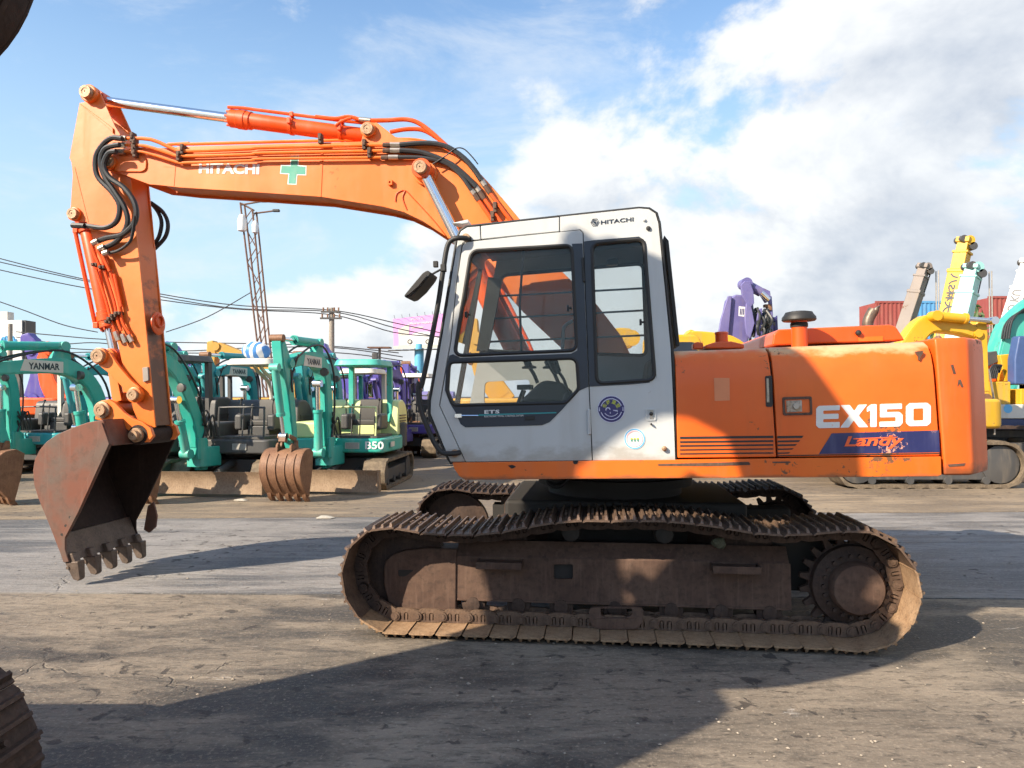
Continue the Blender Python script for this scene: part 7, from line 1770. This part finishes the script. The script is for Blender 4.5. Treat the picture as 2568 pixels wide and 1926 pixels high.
# tracks with real shoes: the front end shows at the bottom left of the view
st, r_ = 4.40, 0.42
path = []
for k in range(30): path.append(Vector((-st / 2 + st * k / 29, 0, 0.03)))
for k in range(1, 20): a = -math.pi / 2 + math.pi * k / 20; path.append(Vector((st / 2 + r_ * math.cos(a), 0, 0.03 + r_ + r_ * math.sin(a))))
for k in range(30): path.append(Vector((st / 2 - st * k / 29, 0, 0.03 + 2 * r_)))
for k in range(1, 20): a = math.pi / 2 + math.pi * k / 20; path.append(Vector((-st / 2 + r_ * math.cos(a), 0, 0.03 + r_ + r_ * math.sin(a))))
NBS = 60
npts, nlen = resample(path, NBS)
SHN = shoe_mesh(nlen / NBS, 0.50); SHN.materials.append(NSHM)
for yc in (-0.85, 0.85):
    bm = BM(); prism(bm, round_poly([(-1.45, 0.16), (1.30, 0.16), (1.42, 0.35), (1.30, 0.60), (-1.40, 0.60)], 0.08, 3), -0.12, 0.12)
    TF = obj('track_frame', bm, RUSTF, NB, Matrix.Translation((0, yc, 0)), 0.02)
    bm = BM(); lathe(bm, [(0.05, -0.1), (0.35, -0.1), (0.35, 0.1), (0.05, 0.1)], Matrix.Translation((st / 2, 0, 0.43)) @ Matrix.Rotation(math.pi / 2, 4, 'X'), 28); sub('idler_wheel', bm, SHOED, TF)
    bm = BM(); lathe(bm, [(0.05, -0.1), (0.34, -0.1), (0.34, 0.1), (0.05, 0.1)], Matrix.Translation((-st / 2, 0, 0.43)) @ Matrix.Rotation(math.pi / 2, 4, 'X'), 28); sub('sprocket', bm, SHOED, TF)
    for k in range(NBS):
        a, b = npts[k], npts[(k + 1) % NBS]; c = (a + b) / 2; t = (b - a).normalized(); nrm = Vector((t.z, 0, -t.x))
        M = Matrix(((t.x, 0, nrm.x, c.x), (0, 1, 0, 0), (t.z, 0, nrm.z, c.z), (0, 0, 0, 1)))
        if M.to_3x3().determinant() < 0: M = M @ Matrix.Diagonal((1, -1, 1, 1))
        obj('track_shoe', SHN, None, TF, M)
bm = BM(); box(bm, (0, 0, 0.60), (1.7, 1.5, 0.4)); lathe(bm, [(0.6, 0.8), (0.6, 1.02), (0.3, 1.02)], None, 30); sub('car_body', bm, DARK, NB, None, 0.03)
NORANGE = ORANGE
UO = Matrix.Translation((-0.30, 0.35, 0))
# upper structure out of view, shaped to cast the foreground shadow; bucket curled high
bm = BM(); prism_z(bm, round_poly([(1.10, -1.22), (1.10, 1.22), (-1.9, 1.22), (-2.4, 0.7), (-2.4, -0.7), (-1.9, -1.22)], 0.15, 4), 1.03, 1.16); sub('deck', bm, NORANGE, NB, UO, 0.03)
bm = BM(); box(bm, (-1.05, -0.45, 1.50), (1.6, 1.5, 0.68)); sub('engine_hood', bm, NORANGE, NB, UO, 0.08, 3)
bm = BM(); prism_z(bm, round_poly([(-1.87, -1.2), (-1.87, 1.2), (-2.2, 1.1), (-2.5, 0.5), (-2.5, -0.5), (-2.2, -1.1)], 0.15, 4), 1.04, 1.86); sub('counterweight', bm, NORANGE, NB, UO, 0.04)
cabp = round_poly([(0.08, 1.17), (1.20, 1.17), (1.36, 1.70), (1.14, 3.28), (0.12, 3.30)], 0.12, 4)  # cab enlarged out of view to fill out its shadow on the ground
CBN = obj('cab', plate('cab', cabp, [], -0.90, -0.86), CABW, NB, UO)
obj('cab_side', plate('cab_side', cabp, [], 0.46, 0.50), CABW, CBN)
for q in (((0.12, 3.22), (1.14, 3.21), (1.14, 3.28), (0.12, 3.30)), ((0.08, 1.2), (0.14, 1.2), (0.18, 3.2), (0.12, 3.2)), ((1.28, 1.5), (1.34, 1.5), (1.16, 1.2), (1.10, 1.2))):
    bm = BM(); prism(bm, [Vector(p) for p in q], -0.86, 0.46); sub('cab_wall', bm, CABW, CBN)
for yy in (-0.905, 0.505):
    bm = BM(); prism(bm, round_poly([(0.20, 2.05), (1.14, 2.05), (1.04, 3.10), (0.22, 3.12)], 0.08, 4), yy - 0.005, yy + 0.005); sub('window_pane', bm, NAVY, CBN)  # opaque panes, so no sun passes through the cab
NBM = UO @ Matrix.Translation((0, 0.35, 0))
bm = BM(); box(bm, (0.2, -0.80, 1.50), (1.7, 0.80, 0.68)); sub('side_tank', bm, NORANGE, NB, UO, 0.06)  # tank added out of view to shade the track end
limb('boom', NB, NBM, [(0.50, 1.45), (0.48, 2.8), (0.22, 3.85), (0.22, 4.60), (1.20, 5.00), (2.20, 4.30)], [0.50, 0.55, 0.60, 0.80, 0.78, 0.46], 0.40, ORANGE_B, 4, 0.02)  # bent to throw a band of shade on the orange machine
limb('arm', NB, NBM, [(1.98, 4.85), (2.22, 4.30), (2.32, 3.95), (2.42, 3.50)], [0.25, 0.55, 0.45, 0.30], 0.34, ORANGE_B, 4, 0.02)
ram('arm_cylinder', NB, NBM, (0.85, 5.5), (1.98, 4.85), 0.08, 0.05, 0.6, ORANGE_R)
for yy in (-0.30, 0.30): ram('boom_cylinder', NB, NBM, (1.00, 1.35), (0.60, 3.8), 0.09, 0.055, 0.6, ORANGE_R, yy)
small_bucket(NB, NBM @ Matrix.Translation((0, 0.20, 0)), (2.535, 3.275), rad(-75), 0.95, 0.90, BUCKIN)
